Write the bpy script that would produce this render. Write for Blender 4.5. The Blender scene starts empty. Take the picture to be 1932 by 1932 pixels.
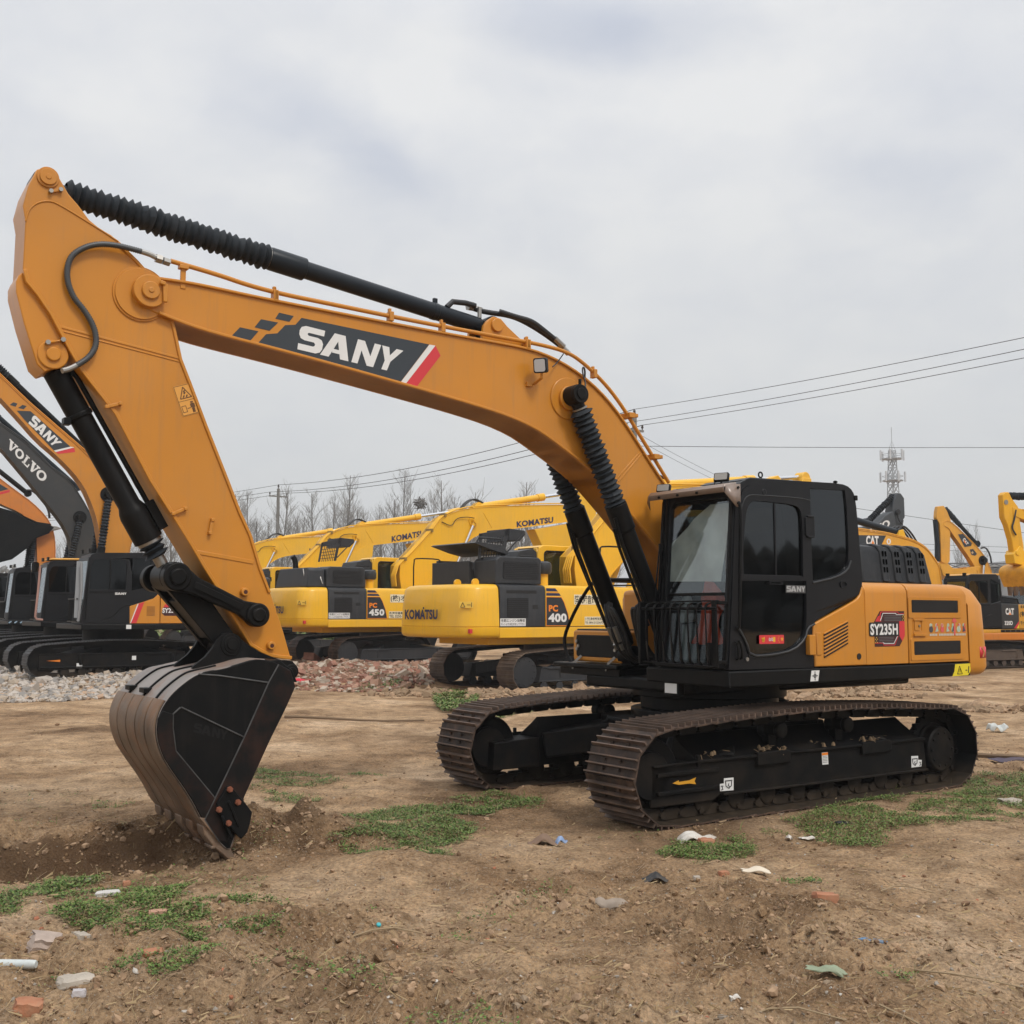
import bpy, bmesh, math, random
import numpy as np
from mathutils import Vector, Matrix
from mathutils.geometry import tessellate_polygon
random.seed(7)
SC = bpy.context.scene
COL = SC.collection
rad = math.radians

CAM_ROLL = 0.13
EXPOSURE = 0.20
SKY_LOC = (0.3, 0.2, 0)
SUN_E = 1.5
# ------------------------------------------------------------------ camera
CAM_H = 1.75
cam = bpy.data.cameras.new('camera')
cam.sensor_fit = 'HORIZONTAL'; cam.sensor_width = 36.0
cam.lens = 36.0 * 2094 / 1932
cam.clip_start = 0.1; cam.clip_end = 4000
camo = bpy.data.objects.new('camera', cam); COL.objects.link(camo)
camo.location = (0, 0, CAM_H)
camo.rotation_mode = 'XYZ'
camo.matrix_world = Matrix.Translation((0, 0, CAM_H)) @ Matrix.Rotation(rad(90 + 5.235), 4, 'X') @ Matrix.Rotation(rad(CAM_ROLL), 4, 'Z')
SC.camera = camo

# ------------------------------------------------------------------ light
SUN_EL, SUN_AZ = 50.0, 140.0        # azimuth clockwise from +Y (the way the camera looks)
w = bpy.data.worlds.new('World'); SC.world = w; w.use_nodes = True
nt = w.node_tree; nt.nodes.clear()
def wn(t, **k):
    n = nt.nodes.new(t)
    for a, b in k.items(): setattr(n, a, b)
    return n
out = wn('ShaderNodeOutputWorld'); bg = wn('ShaderNodeBackground')
sky = wn('ShaderNodeTexSky', sky_type='NISHITA'); sky.sun_disc = False
sky.sun_elevation = rad(SUN_EL); sky.sun_rotation = rad(SUN_AZ); sky.air_density = 1.0; sky.dust_density = 4.0
tc = wn('ShaderNodeTexCoord')
sep = wn('ShaderNodeSeparateXYZ'); nt.links.new(tc.outputs['Generated'], sep.inputs[0])
# clouds lie on a flat layer: direction / (height + a little)
den = wn('ShaderNodeMath', operation='ADD'); den.inputs[1].default_value = 0.30; nt.links.new(sep.outputs[2], den.inputs[0])
dmx = wn('ShaderNodeMath', operation='MAXIMUM'); dmx.inputs[1].default_value = 0.12; nt.links.new(den.outputs[0], dmx.inputs[0])
cmb = wn('ShaderNodeCombineXYZ')
for i in (0, 1):
    d = wn('ShaderNodeMath', operation='DIVIDE'); nt.links.new(sep.outputs[i], d.inputs[0]); nt.links.new(dmx.outputs[0], d.inputs[1]); nt.links.new(d.outputs[0], cmb.inputs[i])
dn = wn('ShaderNodeTexNoise'); dn.inputs['Scale'].default_value = 5.5; dn.inputs['Detail'].default_value = 4; nt.links.new(cmb.outputs[0], dn.inputs['Vector'])
ds = wn('ShaderNodeVectorMath', operation='SUBTRACT'); ds.inputs[1].default_value = (.5, .5, .5); nt.links.new(dn.outputs['Color'], ds.inputs[0])
dm = wn('ShaderNodeVectorMath', operation='SCALE'); dm.inputs['Scale'].default_value = .15; nt.links.new(ds.outputs[0], dm.inputs[0])
dv = wn('ShaderNodeVectorMath', operation='ADD'); nt.links.new(cmb.outputs[0], dv.inputs[0]); nt.links.new(dm.outputs[0], dv.inputs[1])
no = wn('ShaderNodeTexNoise'); no.inputs['Scale'].default_value = 2.6; no.inputs['Detail'].default_value = 5; no.inputs['Roughness'].default_value = 0.5
nt.links.new(dv.outputs[0], no.inputs['Vector'])
acc = wn('ShaderNodeMapRange'); acc.inputs['From Min'].default_value = .36; acc.inputs['From Max'].default_value = .68; acc.inputs['To Min'].default_value = .0; acc.inputs['To Max'].default_value = .50; nt.links.new(no.outputs[0], acc.inputs['Value'])
acc = acc.outputs[0]
n2 = wn('ShaderNodeTexNoise'); n2.inputs['Scale'].default_value = 9; n2.inputs['Detail'].default_value = 7; n2.inputs['Roughness'].default_value = .58; nt.links.new(dv.outputs[0], n2.inputs['Vector'])
n3 = wn('ShaderNodeMapRange'); n3.inputs['From Min'].default_value = .35; n3.inputs['From Max'].default_value = .65; n3.inputs['To Min'].default_value = -.09; n3.inputs['To Max'].default_value = .09; nt.links.new(n2.outputs[0], n3.inputs['Value'])
n4 = wn('ShaderNodeMath', operation='ADD'); nt.links.new(acc, n4.inputs[0]); nt.links.new(n3.outputs[0], n4.inputs[1]); acc = n4.outputs[0]
# darker and lighter banks in the cloud layer: (x, y, half length, half width, angle, weight)
for bx, by, ra, rb, an, wt in ((-.22, 1.29, .26, .12, 53, .62), (.06, 1.10, .24, .085, 4, .55), (.49, 1.34, .20, .09, 10, .30), (-.09, 1.215, .10, .06, 40, -.30), (.24, 1.23, .26, .08, -5, -.22), (-.45, 1.2, .12, .12, 0, -.2)):
    m1 = wn('ShaderNodeVectorMath', operation='SUBTRACT'); m1.inputs[1].default_value = (bx, by, 0); nt.links.new(dv.outputs[0], m1.inputs[0])
    m2 = wn('ShaderNodeVectorRotate', rotation_type='Z_AXIS'); m2.inputs['Angle'].default_value = -rad(an); nt.links.new(m1.outputs[0], m2.inputs['Vector'])
    m3 = wn('ShaderNodeVectorMath', operation='MULTIPLY'); m3.inputs[1].default_value = (1 / ra, 1 / rb, 0); nt.links.new(m2.outputs[0], m3.inputs[0])
    m4 = wn('ShaderNodeVectorMath', operation='LENGTH'); nt.links.new(m3.outputs[0], m4.inputs[0])
    m5 = wn('ShaderNodeMapRange', interpolation_type='SMOOTHSTEP'); m5.inputs['From Min'].default_value = 1.0; m5.inputs['From Max'].default_value = 0.1; m5.inputs['To Max'].default_value = wt; nt.links.new(m4.outputs['Value'], m5.inputs['Value'])
    m6 = wn('ShaderNodeMath', operation='ADD'); nt.links.new(acc, m6.inputs[0]); nt.links.new(m5.outputs[0], m6.inputs[1]); acc = m6.outputs[0]
cr = wn('ShaderNodeValToRGB'); e = cr.color_ramp.elements
e[0].position = 0.0; e[0].color = (0.755, 0.76, 0.765, 1)
e[1].position = 1.0; e[1].color = (0.525, 0.56, 0.64, 1)
nt.links.new(acc, cr.inputs[0])
# greyer towards the horizon
hz = wn('ShaderNodeMapRange'); hz.inputs['From Min'].default_value = 0.0; hz.inputs['From Max'].default_value = 0.42
nt.links.new(sep.outputs[2], hz.inputs['Value'])
mh = wn('ShaderNodeMix', data_type='RGBA'); nt.links.new(hz.outputs[0], mh.inputs['Factor'])
mh.inputs['A'].default_value = (0.585, 0.597, 0.60, 1); nt.links.new(cr.outputs[0], mh.inputs['B'])
# the overcast is brighter overhead
zb = wn('ShaderNodeMapRange'); zb.inputs['From Min'].default_value = 0.48; zb.inputs['From Max'].default_value = 1.0
zb.inputs['To Min'].default_value = 1.0; zb.inputs['To Max'].default_value = 1.9; nt.links.new(sep.outputs[2], zb.inputs['Value'])
mz = wn('ShaderNodeVectorMath', operation='SCALE'); nt.links.new(mh.outputs['Result'], mz.inputs[0]); nt.links.new(zb.outputs[0], mz.inputs['Scale'])
# a touch of the clear sky above the cloud
sc_ = wn('ShaderNodeVectorMath', operation='SCALE'); sc_.inputs['Scale'].default_value = 0.08; nt.links.new(sky.outputs[0], sc_.inputs[0])
mx = wn('ShaderNodeMix', data_type='RGBA'); mx.inputs['Factor'].default_value = 0.94
nt.links.new(sc_.outputs[0], mx.inputs['A']); nt.links.new(mz.outputs[0], mx.inputs['B'])
ten = wn('ShaderNodeVectorMath', operation='SCALE'); ten.inputs['Scale'].default_value = 10.0
nt.links.new(mx.outputs['Result'], ten.inputs[0])
nt.links.new(ten.outputs[0], bg.inputs['Color']); bg.inputs['Strength'].default_value = 0.1
nt.links.new(bg.outputs[0], out.inputs['Surface'])

sun = bpy.data.lights.new('sun', 'SUN'); sun.energy = SUN_E; sun.angle = rad(14); sun.color = (1.0, 0.95, 0.88)
suno = bpy.data.objects.new('sun', sun); COL.objects.link(suno)
sd = Vector((math.sin(rad(SUN_AZ)) * math.cos(rad(SUN_EL)), math.cos(rad(SUN_AZ)) * math.cos(rad(SUN_EL)), math.sin(rad(SUN_EL))))
suno.rotation_euler = sd.to_track_quat('Z', 'Y').to_euler()
suno.location = sd * 60

vs = SC.view_settings
vs.view_transform = 'Standard'; vs.look = 'None'; vs.exposure = EXPOSURE; vs.gamma = 1.0
SC.display_settings.display_device = 'sRGB'
SC.cycles.use_denoising = True
SC.cycles.max_bounces = 6; SC.cycles.diffuse_bounces = 3; SC.cycles.glossy_bounces = 3; SC.cycles.transparent_max_bounces = 12
SC.cycles.use_adaptive_sampling = True; SC.cycles.adaptive_threshold = 0.006

# ------------------------------------------------------------------ materials
MATS = {}
def mat(name, col, rough=0.5, metal=0.0, spec=0.5, dirt=0.0, dirt_col=(0.17, 0.12, 0.075), dscale=3.0, var=0.0, bump=0.0, bscale=40.0, coat=0.0, low=None, streak=0.0):
    """painted / plain surface: base colour, slow colour variation, patches of dust, fine bump.
    low = (z0, z1): dried mud is thicker below z1 (object space), real dirt picked up from the ground"""
    if name in MATS: return MATS[name]
    m = bpy.data.materials.new(name); m.use_nodes = True
    t = m.node_tree; p = t.nodes['Principled BSDF']; L = t.links.new
    def nd(ty): return t.nodes.new(ty)
    p.inputs['Roughness'].default_value = rough; p.inputs['Metallic'].default_value = metal
    p.inputs['Specular IOR Level'].default_value = spec
    if coat: p.inputs['Coat Weight'].default_value = coat; p.inputs['Coat Roughness'].default_value = 0.12
    rgb = nd('ShaderNodeRGB'); rgb.outputs[0].default_value = (*col, 1)
    cur = rgb.outputs[0]
    co = nd('ShaderNodeTexCoord').outputs['Object']
    if var:
        n = nd('ShaderNodeTexNoise'); n.inputs['Scale'].default_value = dscale * 0.6; n.inputs['Detail'].default_value = 4; L(co, n.inputs['Vector'])
        mr = nd('ShaderNodeMapRange'); mr.inputs['From Min'].default_value = .3; mr.inputs['From Max'].default_value = .7
        mr.inputs['To Min'].default_value = 1 - var; mr.inputs['To Max'].default_value = 1 + var; L(n.outputs[0], mr.inputs['Value'])
        sm = nd('ShaderNodeVectorMath'); sm.operation = 'SCALE'; L(cur, sm.inputs[0]); L(mr.outputs[0], sm.inputs['Scale']); cur = sm.outputs[0]
    if streak: # rain-washed runs of dust and fine scuffs
        mp = nd('ShaderNodeMapping'); mp.inputs['Scale'].default_value = (9, 9, .7); L(co, mp.inputs[0])
        n = nd('ShaderNodeTexNoise'); n.inputs['Scale'].default_value = 1.6; n.inputs['Detail'].default_value = 7; n.inputs['Roughness'].default_value = .65; L(mp.outputs[0], n.inputs['Vector'])
        mr = nd('ShaderNodeMapRange'); mr.inputs['From Min'].default_value = .52; mr.inputs['From Max'].default_value = .80; mr.inputs['To Max'].default_value = streak; L(n.outputs[0], mr.inputs['Value'])
        mi = nd('ShaderNodeMix'); mi.data_type = 'RGBA'; L(mr.outputs[0], mi.inputs['Factor']); L(cur, mi.inputs['A']); mi.inputs['B'].default_value = (*[c * .45 + .05 for c in dirt_col], 1); cur = mi.outputs['Result']
        n = nd('ShaderNodeTexNoise'); n.inputs['Scale'].default_value = 26; n.inputs['Detail'].default_value = 8; n.inputs['Roughness'].default_value = .75; L(co, n.inputs['Vector'])
        mr = nd('ShaderNodeMapRange'); mr.inputs['From Min'].default_value = .64; mr.inputs['From Max'].default_value = .72; mr.inputs['To Max'].default_value = streak * .8; L(n.outputs[0], mr.inputs['Value'])
        mi = nd('ShaderNodeMix'); mi.data_type = 'RGBA'; L(mr.outputs[0], mi.inputs['Factor']); L(cur, mi.inputs['A']); mi.inputs['B'].default_value = (*[c * .8 + .06 for c in dirt_col], 1); cur = mi.outputs['Result']
    if dirt:
        n = nd('ShaderNodeTexNoise'); n.inputs['Scale'].default_value = dscale; n.inputs['Detail'].default_value = 8; n.inputs['Roughness'].default_value = .68; L(co, n.inputs['Vector'])
        mr = nd('ShaderNodeMapRange'); mr.inputs['From Min'].default_value = .46; mr.inputs['From Max'].default_value = .78; mr.inputs['To Max'].default_value = dirt; L(n.outputs[0], mr.inputs['Value'])
        f = mr.outputs[0]
        if low:
            s = nd('ShaderNodeSeparateXYZ'); L(co, s.inputs[0])
            m2 = nd('ShaderNodeMapRange'); m2.inputs['From Min'].default_value = low[1]; m2.inputs['From Max'].default_value = low[0]; m2.inputs['To Max'].default_value = 0.75; L(s.outputs[2], m2.inputs['Value'])
            n2 = nd('ShaderNodeTexNoise'); n2.inputs['Scale'].default_value = 9; n2.inputs['Detail'].default_value = 6; L(co, n2.inputs['Vector'])
            mu = nd('ShaderNodeMath'); mu.operation = 'MULTIPLY'; L(m2.outputs[0], mu.inputs[0]); L(n2.outputs[0], mu.inputs[1])
            ad = nd('ShaderNodeMath'); ad.operation = 'ADD'; ad.use_clamp = True; L(f, ad.inputs[0]); L(mu.outputs[0], ad.inputs[1]); f = ad.outputs[0]
        mi = nd('ShaderNodeMix'); mi.data_type = 'RGBA'; L(f, mi.inputs['Factor']); L(cur, mi.inputs['A']); mi.inputs['B'].default_value = (*dirt_col, 1); cur = mi.outputs['Result']
        ro = nd('ShaderNodeMapRange'); ro.inputs['To Min'].default_value = rough; ro.inputs['To Max'].default_value = max(rough, .85); L(f, ro.inputs['Value']); L(ro.outputs[0], p.inputs['Roughness'])
    L(cur, p.inputs['Base Color'])
    if bump:
        n = nd('ShaderNodeTexNoise'); n.inputs['Scale'].default_value = bscale; n.inputs['Detail'].default_value = 5; L(co, n.inputs['Vector'])
        b = nd('ShaderNodeBump'); b.inputs['Strength'].default_value = bump; b.inputs['Distance'].default_value = .01; L(n.outputs[0], b.inputs['Height']); L(b.outputs[0], p.inputs['Normal'])
    MATS[name] = m; return m
def glass(name, tint, trans=0.35, rough=0.03, r0=.03, ior=1.5):
    m = bpy.data.materials.new(name); m.use_nodes = True; t = m.node_tree; t.nodes.clear(); L = t.links.new
    o = t.nodes.new('ShaderNodeOutputMaterial'); g = t.nodes.new('ShaderNodeBsdfGlossy'); g.inputs['Roughness'].default_value = rough; g.inputs['Color'].default_value = (.9, .95, 1, 1)
    tr = t.nodes.new('ShaderNodeBsdfTransparent'); tr.inputs['Color'].default_value = (*[c * trans for c in tint], 1)
    fr = t.nodes.new('ShaderNodeFresnel'); ge = t.nodes.new('ShaderNodeNewGeometry'); ma = t.nodes.new('ShaderNodeMath'); ma.operation = 'MULTIPLY_ADD'; ma.inputs[1].default_value = 1 / ior - ior; ma.inputs[2].default_value = ior; L(ge.outputs['Backfacing'], ma.inputs[0]); L(ma.outputs[0], fr.inputs['IOR'])
    mr = t.nodes.new('ShaderNodeMapRange'); mr.inputs['To Min'].default_value = r0; mr.inputs['To Max'].default_value = 1.0; L(fr.outputs[0], mr.inputs['Value'])
    mx = t.nodes.new('ShaderNodeMixShader'); L(mr.outputs[0], mx.inputs[0]); L(tr.outputs[0], mx.inputs[1]); L(g.outputs[0], mx.inputs[2]); L(mx.outputs[0], o.inputs['Surface'])
    MATS[name] = m; return m
ORANGE = mat('ochre paint', (.555, .222, .022), .34, spec=.38, streak=.30, var=.08, dirt=.22, dirt_col=(.40, .22, .09), dscale=1.6, bump=.02, bscale=6, coat=.12)
ORANGE2 = mat('orange paint', (.62, .20, .025), .4, streak=.3, var=.07, dirt=.25, dscale=1.5, coat=.2)
KYEL = mat('yellow paint', (.80, .44, .02), .38, spec=.35, streak=.25, var=.06, dirt=.2, dirt_col=(.5, .34, .12), dscale=1.2, coat=.25)
GYEL = mat('golden yellow paint', (.72, .37, .02), .4, spec=.3, streak=.3, var=.08, dirt=.25, dscale=1.2)
CYEL = mat('warm yellow paint', (.68, .33, .03), .4, streak=.3, var=.08, dirt=.25, dscale=1.2, coat=.2)
BLACK = mat('black paint', (.0055, .0058, .0062), .42, spec=.14, streak=.06, dirt=.05, dscale=2.2, bump=.02, bscale=12)
BLACKD = mat('dusty black paint', (.0055, .0055, .006), .55, spec=.12, dirt=.10, dscale=2.5, bump=.05, bscale=30, low=(-.15, .25))
CABB = mat('black cab paint', (.0095, .0102, .0122), .36, spec=.22, streak=.05, dirt=.06, dirt_col=(.08, .07, .06), dscale=2.0)
BLUEBLK = mat('blue black cylinder paint', (.013, .018, .024), .36, spec=.22, dirt=.06, dirt_col=(.07, .07, .07), dscale=3)
RUB = mat('black rubber bellows', (.019, .024, .030), .62, spec=.25, dirt=.25, dirt_col=(.07, .07, .068), dscale=9, bump=.25, bscale=55)
HOSE = mat('black hose', (.012, .013, .015), .5)
STEEL = mat('worn steel', (.35, .34, .32), .4, metal=.9, dirt=.3, dscale=8)
CHROME = mat('chrome rod', (.75, .76, .78), .12, metal=1.0)
DGREY = mat('dark grey paint', (.030, .032, .036), .45, spec=.25, streak=.2, dirt=.18, dirt_col=(.12, .11, .1), dscale=2.0)
HOODB = mat('black plastic hood', (.014, .016, .019), .5, spec=.22, streak=.2, dirt=.22, dirt_col=(.10, .10, .10), dscale=2.4, bump=.03, bscale=20)
SHOE = mat('rusty track shoe steel', (.040, .029, .024), .6, metal=.2, spec=.3, var=.4, dirt=.7, dirt_col=(.20, .12, .08), dscale=5, bump=.35, bscale=35, low=(-.05, .15))
RIB = mat('worn grouser edge', (.12, .085, .066), .5, metal=.3, spec=.4, var=.35, dirt=.7, dirt_col=(.25, .155, .105), dscale=7, bump=.3, bscale=40)
SHOEM = mat('muddy track shoe steel', (.09, .062, .045), .75, var=.3, dirt=.9, dirt_col=(.21, .15, .10), dscale=4, bump=.4, bscale=30)
SHOEK = mat('dark track shoe steel', (.03, .03, .032), .5, metal=.3, var=.3, dirt=.4, dirt_col=(.14, .13, .12), dscale=6, bump=.3, bscale=30)
BUCKB = mat('worn black bucket paint', (.0055, .006, .0066), .5, spec=.13, streak=.08, dirt=.06, dirt_col=(.12, .085, .06), dscale=3.2, bump=.05, bscale=18)
BUCKW = mat('rusty worn bucket steel', (.17, .12, .085), .55, metal=.25, streak=.35, var=.45, dirt=.8, dirt_col=(.29, .145, .07), dscale=5, bump=.3, bscale=40)
BUCKT = mat('bare scratched bucket steel', (.30, .27, .25), .5, metal=.35, var=.2, dirt=.8, dirt_col=(.33, .14, .055), dscale=2.6, bump=.15, bscale=30)
BUCKN = mat('scratched black seam', (.055, .055, .055), .5, var=.5, dscale=20)
BUCKC = mat('chipped black bucket paint', (.0055, .006, .0066), .45, spec=.2, streak=.10, dirt=.5, dirt_col=(.075, .028, .016), dscale=3.4, bump=.06, bscale=22)
WHITE = mat('white decal', (.72, .72, .71), .45, dirt=.15, dirt_col=(.4, .38, .35), dscale=6)
RED = mat('red decal', (.60, .035, .045), .4)
NAVY = mat('charcoal decal', (.028, .036, .045), .42)
BLUED = mat('navy blue decal', (.018, .022, .075), .45)
YELD = mat('bright yellow decal', (.75, .60, .02), .45)
INK = mat('black ink', (.012, .012, .013), .5)
BROWNINK = mat('brown ink', (.12, .05, .012), .5)
ORD = mat('orange decal', (.80, .22, .015), .45)
GRATE = mat('black grille', (.007, .007, .008), .55)
VISOR = mat('smoked brown plastic', (.25, .19, .155), .25, spec=.6)
LENS = mat('lamp lens', (.5, .52, .54), .12, spec=.8)
SEAT = mat('dark seat cloth', (.02, .02, .022), .8)
VEST = mat('orange red cloth', (.48, .065, .03), .8)
SKINC = mat('plastic wrap film', (.25, .26, .27), .35)
TAPE = mat('masking foam', (.42, .24, .2), .8)
GLASS = glass('tinted cab glass', (.55, .6, .62), .42, .03, .01)
GLASSW = glass('windshield glass', (.95, .98, .97), .98, .04, .03)
FILM = bpy.data.materials.new('dusty plastic film'); FILM.use_nodes = True
_t = FILM.node_tree; _p = _t.nodes['Principled BSDF']; _p.inputs['Base Color'].default_value = (.66, .70, .69, 1); _p.inputs['Roughness'].default_value = .45; _p.inputs['Alpha'].default_value = .52
_n = _t.nodes.new('ShaderNodeTexNoise'); _n.inputs['Scale'].default_value = 5; _n.inputs['Detail'].default_value = 6; _m = _t.nodes.new('ShaderNodeMapRange'); _m.inputs['From Min'].default_value = .3; _m.inputs['From Max'].default_value = .7; _m.inputs['To Min'].default_value = .40; _m.inputs['To Max'].default_value = .62
_t.links.new(_t.nodes.new('ShaderNodeTexCoord').outputs['Object'], _n.inputs['Vector']); _t.links.new(_n.outputs[0], _m.inputs['Value']); _t.links.new(_m.outputs[0], _p.inputs['Alpha'])
GLASSL = glass('lower windshield glass', (.9, .95, .94), .95, .04, .0, 1.35)
GLASSD = glass('dark cab glass', (.5, .5, .5), .16, .03, .0, 1.4)
GLASSK = glass('clear cab glass', (.7, .78, .72), .6)

# ------------------------------------------------------------------ mesh helpers
NOSPLIT = ('letter', 'print', 'decal', 'sticker', 'louvre', 'panel_slot', 'vent', 'grille', 'tape', 'mark', 'notice', 'number', 'stripe', 'gold', 'border', 'logo', 'cloth', 'bracing', 'caked')
class G:
    """collects shapes, then builds ONE mesh object"""
    def __init__(s): s.v = []; s.f = []; s.mi = []; s.sh = []; s.cur = 0
    def add(s, vs, fs):
        b = len(s.v); s.v += [tuple(p) for p in vs]
        s.f += [tuple(i + b for i in f) for f in fs]; s.mi += [s.cur] * len(fs); s.sh.append((b, len(s.v), len(s.f) - len(fs), len(s.f))); return s
    def prism(s, poly, a, b, ax='y', holes=()):
        def P(q, t): return (q[0], t, q[1]) if ax == 'y' else (t, q[0], q[1]) if ax == 'x' else (q[0], q[1], t)
        loops = [list(poly)] + [list(h) for h in holes]
        flat = [q for l in loops for q in l]; n = len(flat)
        vs = [P(q, a) for q in flat] + [P(q, b) for q in flat]; fs = []
        if holes:
            tr = tessellate_polygon([[Vector((q[0], q[1], 0)) for q in l] for l in loops])
            for t in tr: fs += [tuple(t), tuple(i + n for i in reversed(t))]
        else: fs += [tuple(range(n)), tuple(range(2 * n - 1, n - 1, -1))]
        o = 0
        for l in loops:
            k = len(l)
            for i in range(k):
                j = (i + 1) % k; fs.append((o + i, o + j, o + j + n, o + i + n))
            o += k
        return s.add(vs, fs)
    def box(s, lo, hi):
        x0, y0, z0 = lo; x1, y1, z1 = hi
        return s.add([(x0, y0, z0), (x1, y0, z0), (x1, y1, z0), (x0, y1, z0), (x0, y0, z1), (x1, y0, z1), (x1, y1, z1), (x0, y1, z1)],
                     [(0, 3, 2, 1), (4, 5, 6, 7), (0, 1, 5, 4), (1, 2, 6, 5), (2, 3, 7, 6), (3, 0, 4, 7)])
    def bar(s, p, q, w, h, up=(0, 0, 1)):
        p = Vector(p); q = Vector(q); d = (q - p).normalized(); u = Vector(up)
        sd = d.cross(u); sd = sd.normalized() if sd.length > 1e-4 else Vector((1, 0, 0)); u = sd.cross(d)
        c = [(-1, -1), (1, -1), (1, 1), (-1, 1)]
        vs = [e + sd * (a * w / 2) + u * (b * h / 2) for e in (p, q) for a, b in c]
        return s.add(vs, [(0, 3, 2, 1), (4, 5, 6, 7), (0, 1, 5, 4), (1, 2, 6, 5), (2, 3, 7, 6), (3, 0, 4, 7)])
    def lathe(s, p, q, prof, n=20):
        """prof: (distance from p along p->q, radius)"""
        p = Vector(p); q = Vector(q); d = (q - p).normalized()
        a = d.orthogonal().normalized(); b = d.cross(a); vs = []; fs = []
        for t, r in prof:
            c = p + d * t
            for i in range(n):
                th = 2 * math.pi * i / n; vs.append(c + a * (r * math.cos(th)) + b * (r * math.sin(th)))
        for k in range(len(prof) - 1):
            for i in range(n):
                j = (i + 1) % n; fs.append((k * n + i, k * n + j, (k + 1) * n + j, (k + 1) * n + i))
        fs.append(tuple(range(n - 1, -1, -1))); m = (len(prof) - 1) * n; fs.append(tuple(range(m, m + n)))
        return s.add(vs, fs)
    def cyl(s, p, q, r, r2=None, n=20):
        L = (Vector(q) - Vector(p)).length
        return s.lathe(p, q, [(0, r), (L, r if r2 is None else r2)], n)
    def tube(s, pts, r, n=8):
        pts = [Vector(p) for p in pts]; vs = []; fs = []; prev = None
        for i, p in enumerate(pts):
            d = (pts[min(i + 1, len(pts) - 1)] - pts[max(i - 1, 0)]).normalized()
            if prev is None: a = d.orthogonal().normalized()
            else:
                a = prev - d * prev.dot(d); a = a.normalized() if a.length > 1e-5 else d.orthogonal().normalized()
            prev = a; b = d.cross(a); rr = r[i] if isinstance(r, (list, tuple)) else r
            for k in range(n):
                th = 2 * math.pi * k / n; vs.append(p + a * (rr * math.cos(th)) + b * (rr * math.sin(th)))
        for i in range(len(pts) - 1):
            for k in range(n):
                j = (k + 1) % n; fs.append((i * n + k, i * n + j, (i + 1) * n + j, (i + 1) * n + k))
        fs.append(tuple(range(n - 1, -1, -1))); m = (len(pts) - 1) * n; fs.append(tuple(range(m, m + n)))
        return s.add(vs, fs)
    def grid(s, rows):
        """rows of points -> quad sheet"""
        n = len(rows[0]); vs = [p for r in rows for p in r]
        return s.add(vs, [(i * n + j, i * n + j + 1, (i + 1) * n + j + 1, (i + 1) * n + j) for i in range(len(rows) - 1) for j in range(n - 1)])
    def pieces(s):
        """groups of shapes that touch each other"""
        n = len(s.sh)
        if n < 2 or n > 60 or sum(b - a for a, b, _, _ in s.sh) != len(s.v) or sum(d - c for _, _, c, d in s.sh) != len(s.f): return None
        bb = []
        for a, b, _, _ in s.sh:
            q = s.v[a:b]; bb.append([(min(p[i] for p in q) - .004, max(p[i] for p in q) + .004) for i in range(3)])
        par = list(range(n))
        def fnd(i):
            while par[i] != i: i = par[i]
            return i
        for i in range(n):
            for j in range(i):
                if all(bb[i][k][0] <= bb[j][k][1] and bb[j][k][0] <= bb[i][k][1] for k in range(3)): par[fnd(i)] = fnd(j)
        gr = {}
        for i in range(n): gr.setdefault(fnd(i), []).append(i)
        return list(gr.values())
    def build(s, name, m, parent=None, bevel=0, seg=2, angle=35, smooth=True, solid=0):
        if parent and not any(k in name for k in NOSPLIT):
            pc = s.pieces()
            if pc and 1 < len(pc) <= 14:
                first = None
                for ids in sorted(pc):
                    h = G()
                    for i in ids: va, vb, fa, fb = s.sh[i]; b = len(h.v); h.v += s.v[va:vb]; h.f += [tuple(k - va + b for k in f) for f in s.f[fa:fb]]; h.mi += s.mi[fa:fb]
                    o = h.build(name, m, parent, bevel, seg, angle, smooth, solid); first = first or o
                return first
        me = bpy.data.meshes.new(name); me.from_pydata([tuple(p) for p in s.v], [], s.f)
        bm = bmesh.new(); bm.from_mesh(me); bmesh.ops.recalc_face_normals(bm, faces=bm.faces); bm.to_mesh(me); bm.free()
        for mm in (m if isinstance(m, (list, tuple)) else [m]): me.materials.append(mm)
        if len(s.mi) == len(me.polygons): me.polygons.foreach_set('material_index', s.mi)
        if smooth:
            me.polygons.foreach_set('use_smooth', [True] * len(me.polygons)); me.set_sharp_from_angle(angle=rad(angle))
        o = bpy.data.objects.new(name, me); COL.objects.link(o)
        if parent: o.parent = parent
        if solid:
            md = o.modifiers.new('thick', 'SOLIDIFY'); md.thickness = solid; md.offset = 0
        if bevel:
            md = o.modifiers.new('bevel', 'BEVEL'); md.width = bevel; md.segments = seg; md.limit_method = 'ANGLE'; md.angle_limit = rad(40); md.harden_normals = False
        return o
def tag(o, label=None, cat=None, group=None, kind=None):
    if label: o['label'] = label
    if cat: o['category'] = cat
    if group: o['group'] = group
    if kind: o['kind'] = kind
    return o
def empty(name, loc, rz=0, label=None, cat=None, group=None):
    o = bpy.data.objects.new(name, None); COL.objects.link(o); o.location = loc; o.rotation_euler = (0, 0, rz); o.empty_display_size = .3
    return tag(o, label, cat, group)
def mono(pts, step=.02):
    o = [pts[0]]
    for p in pts[1:]:
        if p[0] < o[-1][0] - step: o.append(p)
    return o
def chaikin(pts, it=2, closed=False):
    for _ in range(it):
        o = []; n = len(pts)
        rng = range(n) if closed else range(n - 1)
        if not closed: o.append(pts[0])
        for i in rng:
            a = pts[i]; b = pts[(i + 1) % n]
            o += [tuple(a[k] * .75 + b[k] * .25 for k in range(len(a))), tuple(a[k] * .25 + b[k] * .75 for k in range(len(a)))]
        if not closed: o.append(pts[-1])
        pts = o
    return pts
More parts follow.
